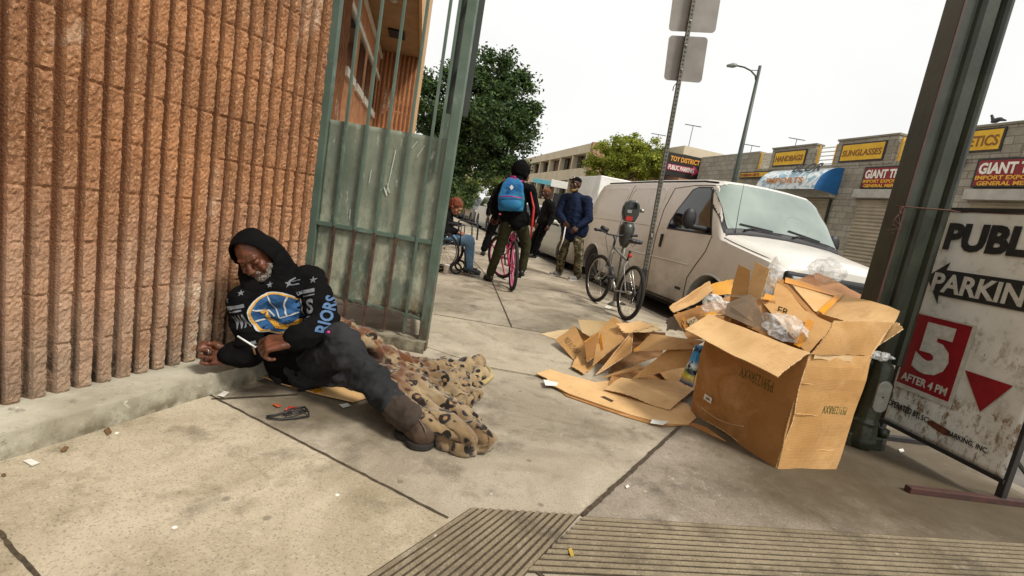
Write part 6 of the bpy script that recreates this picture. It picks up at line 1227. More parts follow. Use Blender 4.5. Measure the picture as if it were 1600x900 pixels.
# ---- rider standing over the pink bicycle, back to the camera ----
J = dict(pel=(-.11, 6.72, .92), chest=(-.16, 6.76, 1.18), neck=(-.16, 6.80, 1.41), head=(-.135, 6.83, 1.575), face=(.72, .68, -.05), lsh=(-.34, 6.78, 1.33), rsh=(.02, 6.74, 1.35), lel=(-.43, 6.82, 1.06), lwr=(-.40, 7.02, .90), rel=(.13, 6.80, 1.08), rwr=(.12, 7.04, .95),
         lhip=(-.20, 6.72, .88), rhip=(-.02, 6.72, .88), lkn=(-.27, 6.80, .49), lan=(-.335, 6.93, .11), ltoe=(-.40, 7.06, .045), rkn=(.09, 6.86, .60), ran=(.095, 6.92, .26), rtoe=(.10, 7.07, .20))
def hood_up(c_, b1=.125, back=.02):
    return lambda g, K: [E(K(-.035-back, 0, .015), b1, .105, .128, *[(V(c_[0])), (V(c_[1]))])]
hp, K, ax = head_prims(J['head'], J['face'], (0, 0, 1))
r, K, ax, _ = biped('rider in a black hooded top and olive leggings astride the pink bicycle, seen from behind', J, m_skm, top=m_blkc, pants=m_olive, shoes=(m_bshoe, m_bsole), tr=1.0, bulk=1.06, headk=1.1, ppw=.003, tpw=.007,
    handL=((0, .8, -.5), (0, -.3, -1), .9, .95, 1), handR=((0, .9, -.4), (0, -.3, -1), .9, .95, -1),
    topc=lambda g, K: [E(K(-.03, 0, .012), .135, .118, .140, ax[0], ax[1]), C(K(-.06, 0, -.08), .085, g('neck')+V((0, -.02, -.03)), .09)])
curl = M('brown curls', '4a2e1e', '6a4326', 30, .8); prims = [E(K(.055, -.055, -.045-.02*i)+V((0, 0, -.01*i)), .022, .02, .026) for i in range(4)]+[E(K(.06, .05, -.05-.02*i), .02, .02, .024) for i in range(3)]; soft('hair', prims, .009, curl, r, 1, nz=((.008, 40),))
# legs darker strap, boots
mb = MB(); kn = V(J['lkn']); prims = [C(V(J['lan'])+V((0, 0, .1)), .055, V(J['lan'])+V((0, 0, -.03)), .05)]; soft('boot_shaft', prims, .01, m_bshoe, r, 1); soft('boot_shaft', [C(V(J['ran'])+V((0, 0, .20)), .057, V(J['ran'])+V((0, 0, -.02)), .05)], .01, m_bshoe, r, 1)
# backpack
bpk = thing('backpack', PY(800, 320, 6.62), 'bright blue backpack with magenta piping and a white diamond patch on the rider\'s back', 'backpack')
t = MT('blue backpack cloth', .7, 0, .3); c = t.mix(rgb('215f9f'), rgb('24708a'), t.ramp(t.noise(5, 4, .6), BW(.35, .65))); t.col(c); t.bump(t.noise(25, 3), .3, .006); m_bpk = t.m; m_mag = M('magenta piping', 'b02a72', '962060', 9, .5)
bc = V((-.215, 6.60, 1.235)); bu = V((-.10, .02, 1)).normalized(); bx = V((1, -.05, .1)).normalized(); by = bu.cross(bx)
Kb = lambda x, y, z: bc+bx*x+by*y+bu*z
bpo = soft('main_body', [('h', [Kb(x, y, z) for x, y, z in ((-.16, -.07, -.20), (.16, -.07, -.20), (-.16, .08, -.21), (.16, .08, -.21), (-.175, -.06, -.05), (.175, -.06, -.05), (-.165, .08, -.02), (.165, .08, -.02), (-.13, -.045, .14), (.13, -.045, .14), (-.13, .08, .16), (.13, .08, .16), (-.07, .0, .225), (.07, .0, .225))]), E(Kb(0, -.03, -.10), .16, .075, .11, bx, by)], .01, m_bpk, bpk, 3, nz=((.008, 9),), wr=((.004, 9, (1, 1, 2)),))
soft('front_pocket', [E(Kb(.0, -.06, -.12), .155, .06, .085, bx, by)], .01, m_bpk, bpk, 2, nz=((.006, 11),))
mb = MB(); mb.tube([Kb(-.15+.30*i/12, -.075-.045*math.sin(PI*i/12), -.035+.012*math.sin(PI*i/12)) for i in range(13)], .007, 6); mb.build('zip', m_mag, bpk)
mb = MB(); mb.tube([Kb(.11*math.cos(a), -.005, .10+.125*math.sin(a)) for a in [PI*(i/14) for i in range(15)]], .006, 6); mb.build('zip', m_mag, bpk)
mb = MB(); mb.tube([Kb(-.045, .03, .20), Kb(-.03, .02, .245), Kb(.03, .02, .245), Kb(.045, .03, .20)], .009, 6); mb.build('grab_loop', m_mag, bpk)
mb = MB(); mb.poly([Kb(0, -.082, .13), Kb(.028, -.085, .095), Kb(0, -.088, .06), Kb(-.028, -.085, .095)], .006); mb.build('patch', M('white patch', 'd8d8d2', 'c4c4be', 9, .6), bpk)
for sx_ in (-1, 1): mb = MB(); mb.tube([Kb(sx_*.085, .05, .19), Kb(sx_*.12, .12, .20), Kb(sx_*.12, .20, .12), Kb(sx_*.13, .12, -.12)], .014, 6); mb.build('strap', m_mag, bpk)
st_ = MB(); st_.tube([PY(829, 300, 6.63), PY(834, 325, 6.60), PY(832, 345, 6.6), PY(829, 372, 6.62)], [.008, .016, .018, .01], 6); o = st_.build('lanyard', M('red strap', 'c22a22', 'a2201a', 9, .6), r)

# ---- man in navy jacket and camouflage trousers ----
J = dict(pel=(.88, 8.88, .93), chest=(.86, 8.86, 1.22), neck=(.83, 8.86, 1.47), head=(.785, 8.83, 1.66), face=(-.62, -.78, -.05), lsh=(1.03, 8.76, 1.42), rsh=(.65, 8.93, 1.41), lel=(1.10, 8.68, 1.12), lwr=(.93, 8.58, .95), rel=(.60, 8.88, 1.12), rwr=(.70, 8.68, 1.0),
         lhip=(.98, 8.84, .90), rhip=(.80, 8.92, .90), lkn=(1.06, 8.72, .49), lan=(1.11, 8.76, .09), ltoe=(.97, 8.66, .045), rkn=(.80, 8.9, .47), ran=(.80, 9.0, .09), rtoe=(.66, 8.93, .045))
r, K, ax, _ = biped('bearded man in a navy jacket, camouflage trousers and black cap standing beside the van', J, m_skd, top=m_navy, pants=m_camo, shoes=(M('grey shoe', '4a4a48', '8b8880', 30, .7, lo=.45, hi=.5), m_wsole, m_wstr), bulk=1.34, tr=1.14, tpw=.008, headk=1.14, hem=V((0, 0, -.08)), sleeve=.98,
    handL=((-.6, -.3, -.5), (0, .6, -.4), .5, 1, 1), handR=((.5, -.5, -.6), (.3, .6, -.1), .7, 1, -1), topc=lambda g, K: [E(g('neck')+V((.03, .05, -.02)), .13, .12, .08), C(g('lhip')+V((.03, -.02, .03)), .15, g('lhip')+V((.03, -.02, -.02)), .14), C(g('rhip')+V((0, 0, .03)), .14, g('rhip')+V((0, 0, .0)), .13)])
soft('cap', [E(K(-.015, 0, .062), .108, .086, .072, ax[0], ax[1])], .008, m_blkc, r, 2); soft('cap_peak', [C(K(.09, -.03, .066), .014, K(.165, -.02, .062), .010), C(K(.09, .03, .066), .014, K(.165, .02, .062), .010), C(K(.165, -.02, .062), .010, K(.165, .02, .062), .010), ('h', [K(.09, -.045, .07), K(.09, .045, .07), K(.165, -.03, .068), K(.165, .03, .068), K(.09, -.045, .058), K(.09, .045, .058), K(.165, -.03, .058), K(.165, .03, .058)])], .007, m_blkc, r, 1)
mb = MB(); mb.box(K(.094, 0, .105), (.012, .05, .035), ax); mb.build('cap_badge', m_wstr, r, bevel=.003)
soft('beard', [E(K(.060, 0, -.088), .040, .045, .034, ax[0], ax[1]), C(K(.02, .055, -.06), .018, K(.06, .03, -.09), .02), C(K(.02, -.055, -.06), .018, K(.06, -.03, -.09), .02), C(K(.092, -.02, -.047), .006, K(.092, .02, -.047), .006)], .007, M('grey yellow beard', '9a8248', '6f5f42', 40, .9), r, 1, nz=((.004, 60),))
mb = MB(); q = V(J['rwr'])+V((.03, -.06, -.08)); mb.tube([q, q+V((.0, -.01, -.22)), q+V((-.03, -.01, -.42))], [.010, .014, .006], 6); mb.build('white_cord', m_wstr, r)
# ---- capped person leaning at the silver car ----
J = dict(pel=(.50, 12.0, .90), chest=(.56, 12.0, 1.16), neck=(.48, 11.95, 1.40), head=(.41, 11.92, 1.55), face=(-.95, -.30, -.12), lsh=(.60, 11.82, 1.32), rsh=(.46, 12.15, 1.32), lel=(.66, 11.78, 1.06), lwr=(.60, 11.70, .84), rel=(.42, 12.1, 1.05), rwr=(.34, 11.95, .85),
         lhip=(.54, 11.92, .87), rhip=(.46, 12.08, .87), lkn=(.44, 11.88, .46), lan=(.40, 11.9, .09), ltoe=(.26, 11.86, .045), rkn=(.34, 12.1, .47), ran=(.26, 12.1, .09), rtoe=(.12, 12.05, .045))
r, K, ax, _ = biped('person in black clothes and a brown cap leaning back against the silver car', J, m_skd, top=m_blk2, pants=m_blkc, shoes=(m_bshoe, m_bsole), bulk=1.14, tr=1.1, headk=1.1, handL=((-.2, -.4, -.8), (-.3, .5, 0), .5, 1, 1), handR=((-.3, -.4, -.8), (.3, .5, 0), .5, 1, -1))
soft('cap', [E(K(-.015, 0, .065), .106, .086, .068, ax[0], ax[1]), ('h', [K(.08, -.045, .072), K(.08, .045, .072), K(.165, -.03, .066), K(.165, .03, .066), K(.08, -.045, .058), K(.08, .045, .058), K(.165, -.03, .055), K(.165, .03, .055)])], .008, M('brown cap', '6e4426', '5a361d', 9, .9), r, 1)
soft('beard', [E(K(.058, 0, -.085), .036, .042, .032, ax[0], ax[1])], .008, M('white beard', 'b9b2a6', '8f877b', 40, .9), r, 1)
# ---- person in black walking, mostly behind the rider ----
J = dict(pel=(-.48, 10.4, .92), chest=(-.46, 10.4, 1.2), neck=(-.44, 10.4, 1.43), head=(-.42, 10.4, 1.6), face=(.1, 1, 0), lsh=(-.64, 10.4, 1.38), rsh=(-.26, 10.4, 1.38), lel=(-.73, 10.35, 1.1), lwr=(-.75, 10.3, .86), rel=(-.2, 10.45, 1.1), rwr=(-.2, 10.5, .85),
         lhip=(-.56, 10.4, .88), rhip=(-.38, 10.4, .88), lkn=(-.66, 10.45, .48), lan=(-.72, 10.38, .14), ltoe=(-.74, 10.46, .05), rkn=(-.36, 10.5, .47), ran=(-.36, 10.5, .09), rtoe=(-.36, 10.63, .045))
biped('person in loose black clothes walking away, half hidden behind the rider', J, m_skd, top=m_blkc, pants=m_blkc, shoes=(m_bshoe, m_bsole), bulk=1.12, tr=1.2, handL=((0, .1, -1), (1, 0, 0), .5, 1, 1), handR=((0, .1, -1), (-1, 0, 0), .5, 1, -1), topc=lambda g, K: [E(K(-.02, 0, .01), .115, .10, .125)])
# ---- seated person in a wheelchair ----
J = dict(pel=(-1.16, 7.24, .55), chest=(-1.16, 7.22, .70), neck=(-1.08, 7.20, .86), head=(-1.0, 7.18, .955), face=(.80, -.30, -.62), hup=(.55, -.2, .8), lsh=(-1.12, 7.38, .80), rsh=(-1.14, 7.04, .80), lel=(-1.08, 7.42, .60), lwr=(-.93, 7.30, .60), rel=(-1.08, 7.0, .60), rwr=(-.93, 7.12, .60),
         lhip=(-1.14, 7.32, .48), rhip=(-1.14, 7.14, .48), lkn=(-.74, 7.34, .50), lan=(-.70, 7.42, .10), ltoe=(-.56, 7.42, .045), rkn=(-.72, 7.14, .50), ran=(-.69, 7.22, .095), rtoe=(-.55, 7.20, .045))
r, K, ax, _ = biped('red-haired person in a black jacket and light jeans bent forward in the wheelchair', J, m_skl, top=m_blk2, pants=m_jean, shoes=(m_bshoe, m_wsole, m_wstr), bulk=1.0, tr=1.04, handL=((.9, -.3, -.1), (0, 0, -1), .6, 1, 1), handR=((.9, .3, -.1), (0, 0, -1), .6, 1, -1))
soft('hair', [E(K(-.022, 0, .035), .105, .086, .095, ax[0], ax[1]), E(K(-.05, 0, -.03), .07, .075, .06, ax[0], ax[1])], .008, M('red brown hair', '7a3a1a', '5a2812', 40, .8), r, 1, nz=((.010, 18), (.005, 45)))
wc = thing('wheelchair', (-1.1, 7.24, 0), 'black wheelchair carrying the red-haired person beside the green gate post', 'wheelchair')
for y in (6.98, 7.50):
    mb = MB(); mb.ring((-1.12, y, .30), (0, 1, 0), .285, .016, 40, 8); w_ = mb.build('wheel', m_tyre, wc); mb = MB(); mb.ring((-1.12, y+(-.03 if y < 7.2 else .03), .30), (0, 1, 0), .26, .008, 36, 6); mb.build('push_rim', m_black, w_)
    mb = MB()
    for k in range(16): a = 2*PI*k/16; mb.tube([V((-1.12, y, .30)), V((-1.12+.275*math.cos(a), y, .30+.275*math.sin(a)))], .002, 4)
    mb.build('spokes', m_chrome, w_)
    yy = y+(.05 if y < 7.2 else -.05)
    mb = MB(); mb.tube([(-1.32, yy, .98), (-1.32, yy, .45), (-1.30, yy, .30)], .012, 8); mb.tube([(-1.32, yy, .43), (-.82, yy, .43), (-.76, yy, .36), (-.70, yy, .12)], .012, 8); mb.tube([(-1.32, yy, .68), (-.86, yy, .70), (-.84, yy, .43)], .012, 8); mb.build('side_frame', m_black, wc)
    mb = MB(); mb.box((-1.08, yy, .715), (.34, .05, .03)); mb.build('armrest', m_black, wc, bevel=.01)
    mb = MB(); mb.ring((-.84, yy, .09), (0, 1, 0), .072, .016, 22, 7); mb.build('caster', m_tyre, wc); mb = MB(); mb.box((-.64, yy+(.07 if y < 7.2 else -.07), .085), (.14, .12, .015)); mb.build('footrest', m_black, wc)
mb = MB(); mb.box((-1.10, 7.24, .44), (.42, .42, .04)); mb.build('seat', m_black, wc, bevel=.01); mb = MB(); mb.box((-1.33, 7.24, .72), (.03, .42, .42)); mb.build('backrest', m_black, wc, bevel=.01)
wk = thing('walking_frame', (-.74, 7.75, 0), 'low dark tube frame standing just beyond the seated person\'s knees', 'walking frame'); mb = MB()
mb.tube([PY(716, 412, 7.9), PY(717, 345, 7.9), PY(722, 344, 7.9), PY(745, 350, 7.9), PY(747, 356, 7.9), PY(745, 375, 7.9)], .014, 8); mb.tube([PY(738, 349, 7.9), PY(737, 375, 7.9)], .012, 8); mb.build('rail', m_black, wk)
mb = MB(); cq = V((-.965, 6.92, 0)); mb.lathe([(.030, 0), (.043, .13), (.046, .132), (.044, .14), (.001, .141)], cq, n=18); o = mb.build('paper_cup', M('white paper cup', 'd9d6cd', 'c8c4ba', 9, .6)); tag(o, 'white paper cup standing on the pavement by the wheelchair', 'cup')
# =====================================================================  SEATED PERSON BY THE WALL
P_ = lambda x, y, Y: tuple(PY(x, y, Y))
J = dict(pel=P_(464, 566, 2.43), chest=P_(436, 500, 2.33), neck=P_(436, 436, 2.33), head=P_(399, 397, 2.19), face=(.26, -.66, -.74), hup=(-.30, -.55, .74),
         lsh=P_(484, 440, 2.38), rsh=P_(384, 472, 2.17), lel=P_(508, 512, 2.24), lwr=P_(455, 533, 2.06), rel=P_(392, 548, 2.16), rwr=P_(358, 557, 2.12),
         lhip=P_(486, 573, 2.36), rhip=P_(458, 577, 2.46), lkn=P_(531, 538, 2.19), lan=P_(628, 646, 2.04), ltoe=P_(648, 664, 2.02), rkn=P_(575, 585, 2.46), ran=P_(640, 618, 2.40), rtoe=P_(660, 625, 2.36))
g = lambda k: V(J[k])
m_face = skinmat('deep brown skin', '6b3f2b', '472a1c', .40)
man = thing('person', (g('pel').x, g('pel').y, 0), 'person in a raised black hood sitting against the wall, looking down at a white stick', 'person')
hp, K, ax = head_prims(J['head'], J['face'], J['hup'], .93); FD, RT, UP_ = ax
pr = list(hp)+[C(g('neck'), .055, g('head')+V((0, .02, -.03)), .052)]
pr += chain([g('pel'), g('chest'), g('neck')], [.10, .11, .06])+[C(g('lsh'), .05, g('rsh'), .05), C(g('lhip'), .07, g('rhip'), .07)]
for s_ in 'lr': pr += chain([g(s_+'sh'), g(s_+'el'), g(s_+'wr')], [.046, .037, .026]); pr += chain([g(s_+'hip'), g(s_+'kn'), g(s_+'an')], [.075, .05, .038]); pr += [C(g(s_+'an'), .034, g(s_+'toe'), .024)]
lw, rw = g('lwr'), g('rwr')
hl_ = hand(lw, (P_(400, 541, 2.0)-lw) if False else V(P_(400, 539, 2.02))-lw, (-.15, .35, -.9), [.45, .65, .8, .95], 1.1, -1, .8, .16)
hr_ = hand(rw, V(P_(322, 553, 2.10))-rw, (.15, -.80, .35), [1.15, 1.2, 1.2, 1.25], 1.1, 1, 1.0, .05)
pr += hl_+hr_
pr += [C(K(.055, -.03, .055), .012, K(.055, .03, .055), .012), C(K(.048, 0, .085), .02, K(.03, 0, .10), .02), C(K(.076, -.048, -.035), .010, K(.072, -.036, -.062), .008), C(K(.076, .048, -.035), .010, K(.072, .036, -.062), .008)]
body = soft('body', pr, .0046, m_face, man, 1, nz=((.0012, 60), (.0007, 130)))
for k in (-1, 1):
    mb = MB(); mb.ball(K(.070, .031*k, .006), .0145, 1, 1.15, .85, 12, 8, ax); e = mb.build('eyelid', m_face, man); mb = MB(); mb.tube([K(.083, .031*k+y, -.001-.003*math.cos(y*120)) for y in (-.014, -.007, 0, .007, .014)], .0013, 4); mb.build('lashes', m_black, e)
soft('beard', [E(K(.062, 0, -.088), .034, .036, .026, FD, RT), C(K(.035, .052, -.055), .014, K(.060, .03, -.085), .018), C(K(.035, -.052, -.055), .014, K(.060, -.03, -.085), .018), C(K(.090, -.024, -.046), .006, K(.094, 0, -.044), .0065), C(K(.090, .024, -.046), .006, K(.094, 0, -.044), .0065)], .0035, M('grey beard', '827b71', '40382f', 160, .9, bump=.5, bscale=300, lo=.42, hi=.58), man, 0, nz=((.004, 90), (.003, 200)))
mb = MB(); mb.tube([K(.094, y, -.059+.8*y*y) for y in (-.022, -.011, 0, .011, .022)], .004, 6); mb.build('lips', M('lip', '5c3430', '4a2825', 40, .45), man)
m_hood = clothmat('black sweatshirt', '09090a', '121111', 6, .4)
# hoodie with raised hood
p = chain([g('pel')+V((0, 0, .0)), g('chest'), (g('lsh')+g('rsh'))/2], [.138, .134, .09])
p += [C(g('lsh'), .074, g('rsh'), .070), C(g('lhip')+V((-.02, 0, .04)), .11, g('rhip')+V((0, 0, .05)), .11), C((g('lsh')+g('rsh'))/2, .10, g('neck')+V((0, .02, 0)), .088)]
p += chain([g('lsh'), g('lel')+V((.01, 0, 0)), g('lwr').lerp(g('lel'), .16)], [.072, .060, .044])+chain([g('rsh'), g('rel'), g('rwr').lerp(g('rel'), .10)], [.070, .060, .046])
p += [C(g('lwr').lerp(g('lel'), .14), .043, g('lwr').lerp(g('lel'), .22), .045), C(g('lwr').lerp(g('lel'), .3), .055, g('lel'), .066)]
top_ = soft('hoodie', p, .0058, m_hood, man, 4, nz=((.007, 8), (.003, 22)), wr=((.014, 6.5, (1, 1, 1.9)), (.004, 17, (1, 1, 1.5))))
# the hood : a real shell with an opening, thickened
hb = MB()
def hoodpt(u, v):   # u round the opening 0..1, v from rim to crown
    a = 2*PI*u; ca, sa = math.cos(a), math.sin(a)
    rx, ry = .078, .096; 
    if sa < 0: ry = .108
    d = math.sin(v*PI/2*.98)
    y = rx*ca*(math.cos(v*PI/2)**.55)*(1+.16*math.sin(v*PI)); z = (.018+ry*sa*(math.cos(v*PI/2)**.55)*(1+.12*math.sin(v*PI))); x = .050-.035*max(0, -sa)-.145*d+.018*sa*(1-v)
    q = K(x, y, z); return q+(q-K(-.03, 0, 0)).normalized()*(.006*noise.noise(q*14)+.005*noise.noise(q*30))
hb.grid(hoodpt, 56, 22); o = hb.build('hood', m_hood, man); s_ = o.modifiers.new('s', 'SOLIDIFY'); s_.thickness = .009; s_.offset = 1; s_ = o.modifiers.new('ss', 'SUBSURF'); s_.levels = 1; s_.render_levels = 1; fin(o); o.data.polygons.foreach_set('use_smooth', [True]*len(o.data.polygons))
soft('hood_drape', [C(K(-.04, -.045, -.08), .045, g('neck')+V((.02, -.02, -.01)), .055), C(g('neck')+V((.02, -.02, -.01)), .050, g('lsh').lerp(g('neck'), .5)+V((0, 0, -.01)), .045), C(K(-.01, .085, -.06), .034, g('rsh')+V((.02, .0, .065)), .045), C(K(-.07, 0, -.05), .08, g('neck')+V((0, .03, .0)), .09), C(K(-.03, -.03, -.11), .05, P_(440, 452, 2.25), .05)], .006, m_hood, man, 3, nz=((.006, 12),), wr=((.006, 9, (1, 1, .6)),))
# trousers and boots
m_trs = clothmat('charcoal trousers', '232426', '363636', 5, .7)
p = [C(g('lhip'), .112, g('rhip'), .112), C(g('pel'), .13, g('pel')+V((.03, -.02, .02)), .13)]
p += chain([g('lhip'), g('lkn')+V((0, 0, .0)), g('lan').lerp(g('lkn'), .10)], [.092, .078, .054])+[C(g('lkn')+V((0, 0, .018)), .074, g('lkn').lerp(g('lan'), .10), .070)]+chain([g('rhip'), g('rkn')+V((0, 0, -.02)), g('ran')], [.100, .075, .056])
soft('trousers', p, .0062, m_trs, man, 3, nz=((.008, 8), (.003, 26)), wr=((.018, 6.5, (1.3, .8, 1.9)), (.006, 17, (1.3, 1, 1))))
m_boot = clothmat('brown boot leather', '5c4d41', '44382e', 9, .3, .75); m_bt2 = clothmat('grey brown sock cuff', '4a413a', '38302a', 9, .5)
la = g('lan'); a_ = V(P_(640, 655, 1.985)); b_ = V(P_(664, 679, 1.90)); 
bt = soft('boot', [C(V(P_(637, 650, 2.05)), .052, V(P_(650, 662, 2.01)), .060), C(V(P_(650, 662, 2.01)), .060, V(P_(662, 676, 1.965)), .055), C(V(P_(645, 672, 2.02)), .045, V(P_(659, 682, 1.965)), .044)], .006, m_boot, man, 2, nz=((.004, 14),), wr=((.003, 14, (1, 1, 1)),))
soft('boot_shaft', [C(la.lerp(g('lkn'), .14), .060, V(P_(634, 650, 2.0)), .060), C(la.lerp(g('lkn'), .02), .066, V(P_(640, 652, 1.99)), .058)], .006, m_bt2, man, 2, nz=((.006, 14),), wr=((.008, 12, (1, 1, 1)),))
mb = MB(); mb.tube([V(P_(643, 646, 1.985)), V(P_(655, 656, 1.955)), V(P_(664, 670, 1.918)), V(P_(667, 683, 1.92))], .0028, 6); mb.build('boot_seam', M('boot seam', '6a5a4c', '5c4d40', 20, .8), bt)
import itertools
lowv = [v.co for v in bt.data.vertices if v.co.z < .055]; cx_ = sum((v.x for v in lowv))/max(1, len(lowv)); cy_ = sum((v.y for v in lowv))/max(1, len(lowv)); pts = []
for k in range(28):
    a = 2*PI*k/28; dr = V((math.cos(a), math.sin(a), 0)); rr_ = max([(v-V((cx_, cy_, 0))).dot(dr) for v in lowv]+[.03]); pts.append((V((cx_, cy_, 0))+dr*(rr_-.004)))
zlo = min(v.co.z for v in bt.data.vertices)
for v in bt.data.vertices: v.co.z = max(v.co.z, .02)
mb = MB(); mb.poly([p+V((0, 0, .016)) for p in pts], .030, (0, 0, 1)); mb.build('sole', M('boot sole', '2a241f', '1d1915', 20, .9), bt, bevel=.008)
# white stick in the left hand, ring on the right
mb = MB(); mb.tube([V(P_(371, 525, 1.985)), V(P_(400, 543, 1.995))], .0036, 8); o = mb.build('stick', M('white stick', 'd9dad6', 'c4c5c0', 30, .4)); tag(o, 'short white stick held in the seated person\'s hand', 'stick')
mb = MB(); mb.tube([V(P_(395, 542, 1.99)), V(P_(399, 554, 1.99))], .0042, 6); mb.build('burnt_end', M('brown tip', '6a4a2a', '4d3520', 30, .6), o)
mb = MB(); q = hr_[7 if len(hr_) > 7 else 0]; mb.ring(V(P_(327, 549, 2.055)), (1, .2, .2), .010, .0022, 16, 6); mb.build('finger_ring', m_chrome, man)
# ---- printed front of the hoodie ----
bv = bvh_of(top_)
def flatmesh(polys):
    mb = MB(); 
    for p in polys: mb.add([V((x, y, 0)) for x, y in p], [tuple(range(len(p)))])
    return mb.mesh('flat')
def strip2(pts, w_):
    out = []
    for (x0, y0), (x1, y1) in zip(pts, pts[1:]):
        dx, dy = x1-x0, y1-y0; l_ = math.hypot(dx, dy) or 1; nx, ny = -dy/l_*w_/2, dx/l_*w_/2; out.append([(x0-nx, y0-ny), (x1-nx, y1-ny), (x1+nx, y1+ny), (x0+nx, y0+ny)])
    return out
EO = PY(436, 489, 2.2); EX = (PY(474, 482, 2.2)-PY(398, 495, 2.2)).normalized(); EY0 = (PY(429, 452, 2.2)-PY(441, 526, 2.2)).normalized(); EN = EX.cross(EY0).normalized(); EY = EN.cross(EX)
EO = EO+EN*.10
circ = lambda r, n=40, a0=0, a1=2*PI, cx=0, cy=0: [(cx+r*math.cos(a0+(a1-a0)*i/n), cy+r*math.sin(a0+(a1-a0)*i/n)) for i in range(n+(1 if a1-a0 < 6 else 0))]
def put(name, polys, mat, off, Ox=EO, X=EX, Y=EY, b=bv, par=top_, cut_=.012):
    me = project(flatmesh(polys), b, Ox, X, Y, off, .6, cut_); me.materials.clear(); return link(name, me, mat, par)
m_eb = M('emblem blue', '1d4f7d', '173f66', 20, .8); m_ey = M('emblem gold', 'c9942c', 'b07f22', 20, .8); m_ew = M('emblem white', 'b8b9b4', 'a0a19c', 30, .8); m_eg = M('print grey', '6e7175', '54575b', 60, .85, lo=.3, hi=.7); m_ebl = M('sleeve print blue grey', '4c6a8c', '3c5878', 60, .85)
SX2 = 1.0
sq_ = lambda P: [(x*.88, y*.98) for x, y in P]
ringp = lambda r0, r1: [sq_([(r0*math.cos(a), r0*math.sin(a)), (r1*math.cos(a), r1*math.sin(a)), (r1*math.cos(b), r1*math.sin(b)), (r0*math.cos(b), r0*math.sin(b))]) for a, b in [(2*PI*i/36, 2*PI*(i+1)/36) for i in range(36)]]
fan = lambda r: [sq_([(0, 0), (r*math.cos(a), r*math.sin(a)), (r*math.cos(b), r*math.sin(b))]) for a, b in [(2*PI*i/36, 2*PI*(i+1)/36) for i in range(36)]]
put('emblem_disc', fan(.098), m_eb, .0035); put('emblem_ring', ringp(.094, .101), m_ey, .0050); put('emblem_ring', ringp(.101, .106), m_ew, .0045)
lines = [[(-.015, .094), (-.008, .03), (.0, -.022)], [(.0, -.022), (.045, -.020), (.094, -.012)], [(.062, .070), (.035, .035), (.026, -.0), (.028, -.02)], [(-.080, .045), (-.045, .025), (-.02, -.01)], [(-.092, -.01), (-.07, -.012), (-.05, -.03)]]
put('emblem_lines', [sq_(p) for l_ in lines for p in strip2(l_, .0062)], m_ew, .0055)
put('emblem_swoosh', [sq_(p) for p in ([(-.062, .035), (-.050, .038), (-.040, -.01), (-.058, -.03)], [(-.058, -.03), (-.040, -.01), (-.02, -.04), (-.035, -.065)], [(-.035, -.065), (-.02, -.04), (.02, -.060), (.0, -.085)], [(.0, -.085), (.02, -.060), (.07, -.045), (.055, -.075)])], m_ey, .0055)
put('emblem_cables', [sq_(p) for k in range(7) for p in strip2([(-.045+.012*k, .01-.010*k), (-.035+.013*k, -.045-.003*k)], .0018)], M('emblem dark', '12202e', '0e1822', 30, .9), .0064)
def star(cx, cy, r): 
    pts = [(cx+(r if k % 2 == 0 else r*.42)*math.sin(PI*k/5), cy+(r if k % 2 == 0 else r*.42)*math.cos(PI*k/5)) for k in range(10)]; return [[(cx, cy), pts[i], pts[(i+1) % 10]] for i in range(10)]
for cx, cy, r_ in ((-.165, .105, .018), (-.095, .125, .014), (.0, .135, .015), (.075, .125, .019), (.145, .115, .017)): put('print_star', star(cx, cy, r_), m_eg, .0035)
for (x0, x1, y0, y1) in ((-.165, -.09, .062, .078), (.085, .155, .062, .078), (-.16, -.105, .048, .054), (.10, .155, .048, .054), (-.11, -.09, -.11, -.095), (-.10, .03, -.125, -.119), (.105, .15, -.045, -.040)): put('print_bar', [[(x0, y0), (x1, y0), (x1, y1), (x0, y1)]], m_eg, .0035)
def ptext(tx, name, mat, O, X, Y, w_, h_, b=bv, off=.0035, bold=.03, cut_=.01):
    me = text_raw(tx, bold, 0); xs = [v.co.x for v in me.vertices]; ys = [v.co.y for v in me.vertices]; a0, b0 = min(xs), min(ys); kx, ky = w_/(max(xs)-a0), h_/(max(ys)-b0)
    for v in me.vertices: v.co = V(((v.co.x-a0)*kx, (v.co.y-b0)*ky, 0))
    project(me, b, O, X, Y, off, .6, cut_); me.materials.clear(); return link(name, me, mat, top_)
ptext('WA', 'print_text', m_eg, EO+EX*-.150+EY*-.030, EX, EY, .055, .065); ptext('S', 'print_text', m_eg, EO+EX*.118+EY*-.030, EX, EY, .035, .065)
SO = PY(489, 526, 2.1); SXv = (PY(506, 466, 2.14)-PY(487, 524, 2.10)).normalized(); SNv = (V((0, 0, EYE))-PY(500, 495, 2.15)).normalized(); SYv = SNv.cross(SXv).normalized()
ptext('RIORS', 'sleeve_text', m_ebl, PY(512, 527, 2.05), SXv, SYv, .165, .060, cut_=.008)
# cardboard under the person
cbm = thing('cardboard_sheet', G(480, 600), 'flat cardboard with orange tape marks under the seated person', 'cardboard')
mb = MB(); mb.poly([G(x, y, .012) for x, y in ((394, 582), (418, 568), (520, 560), (640, 600), (553, 628), (500, 616), (440, 600))], .006); cbp = mb.build('panel', m_cd2, cbm)
for q in (((452, 602), (470, 598), (478, 606), (462, 608)), ((486, 609), (500, 606), (506, 612), (492, 614))): MB().poly([G(x, y, .0165) for x, y in q], .0015).build('tape', m_tape, cbp)
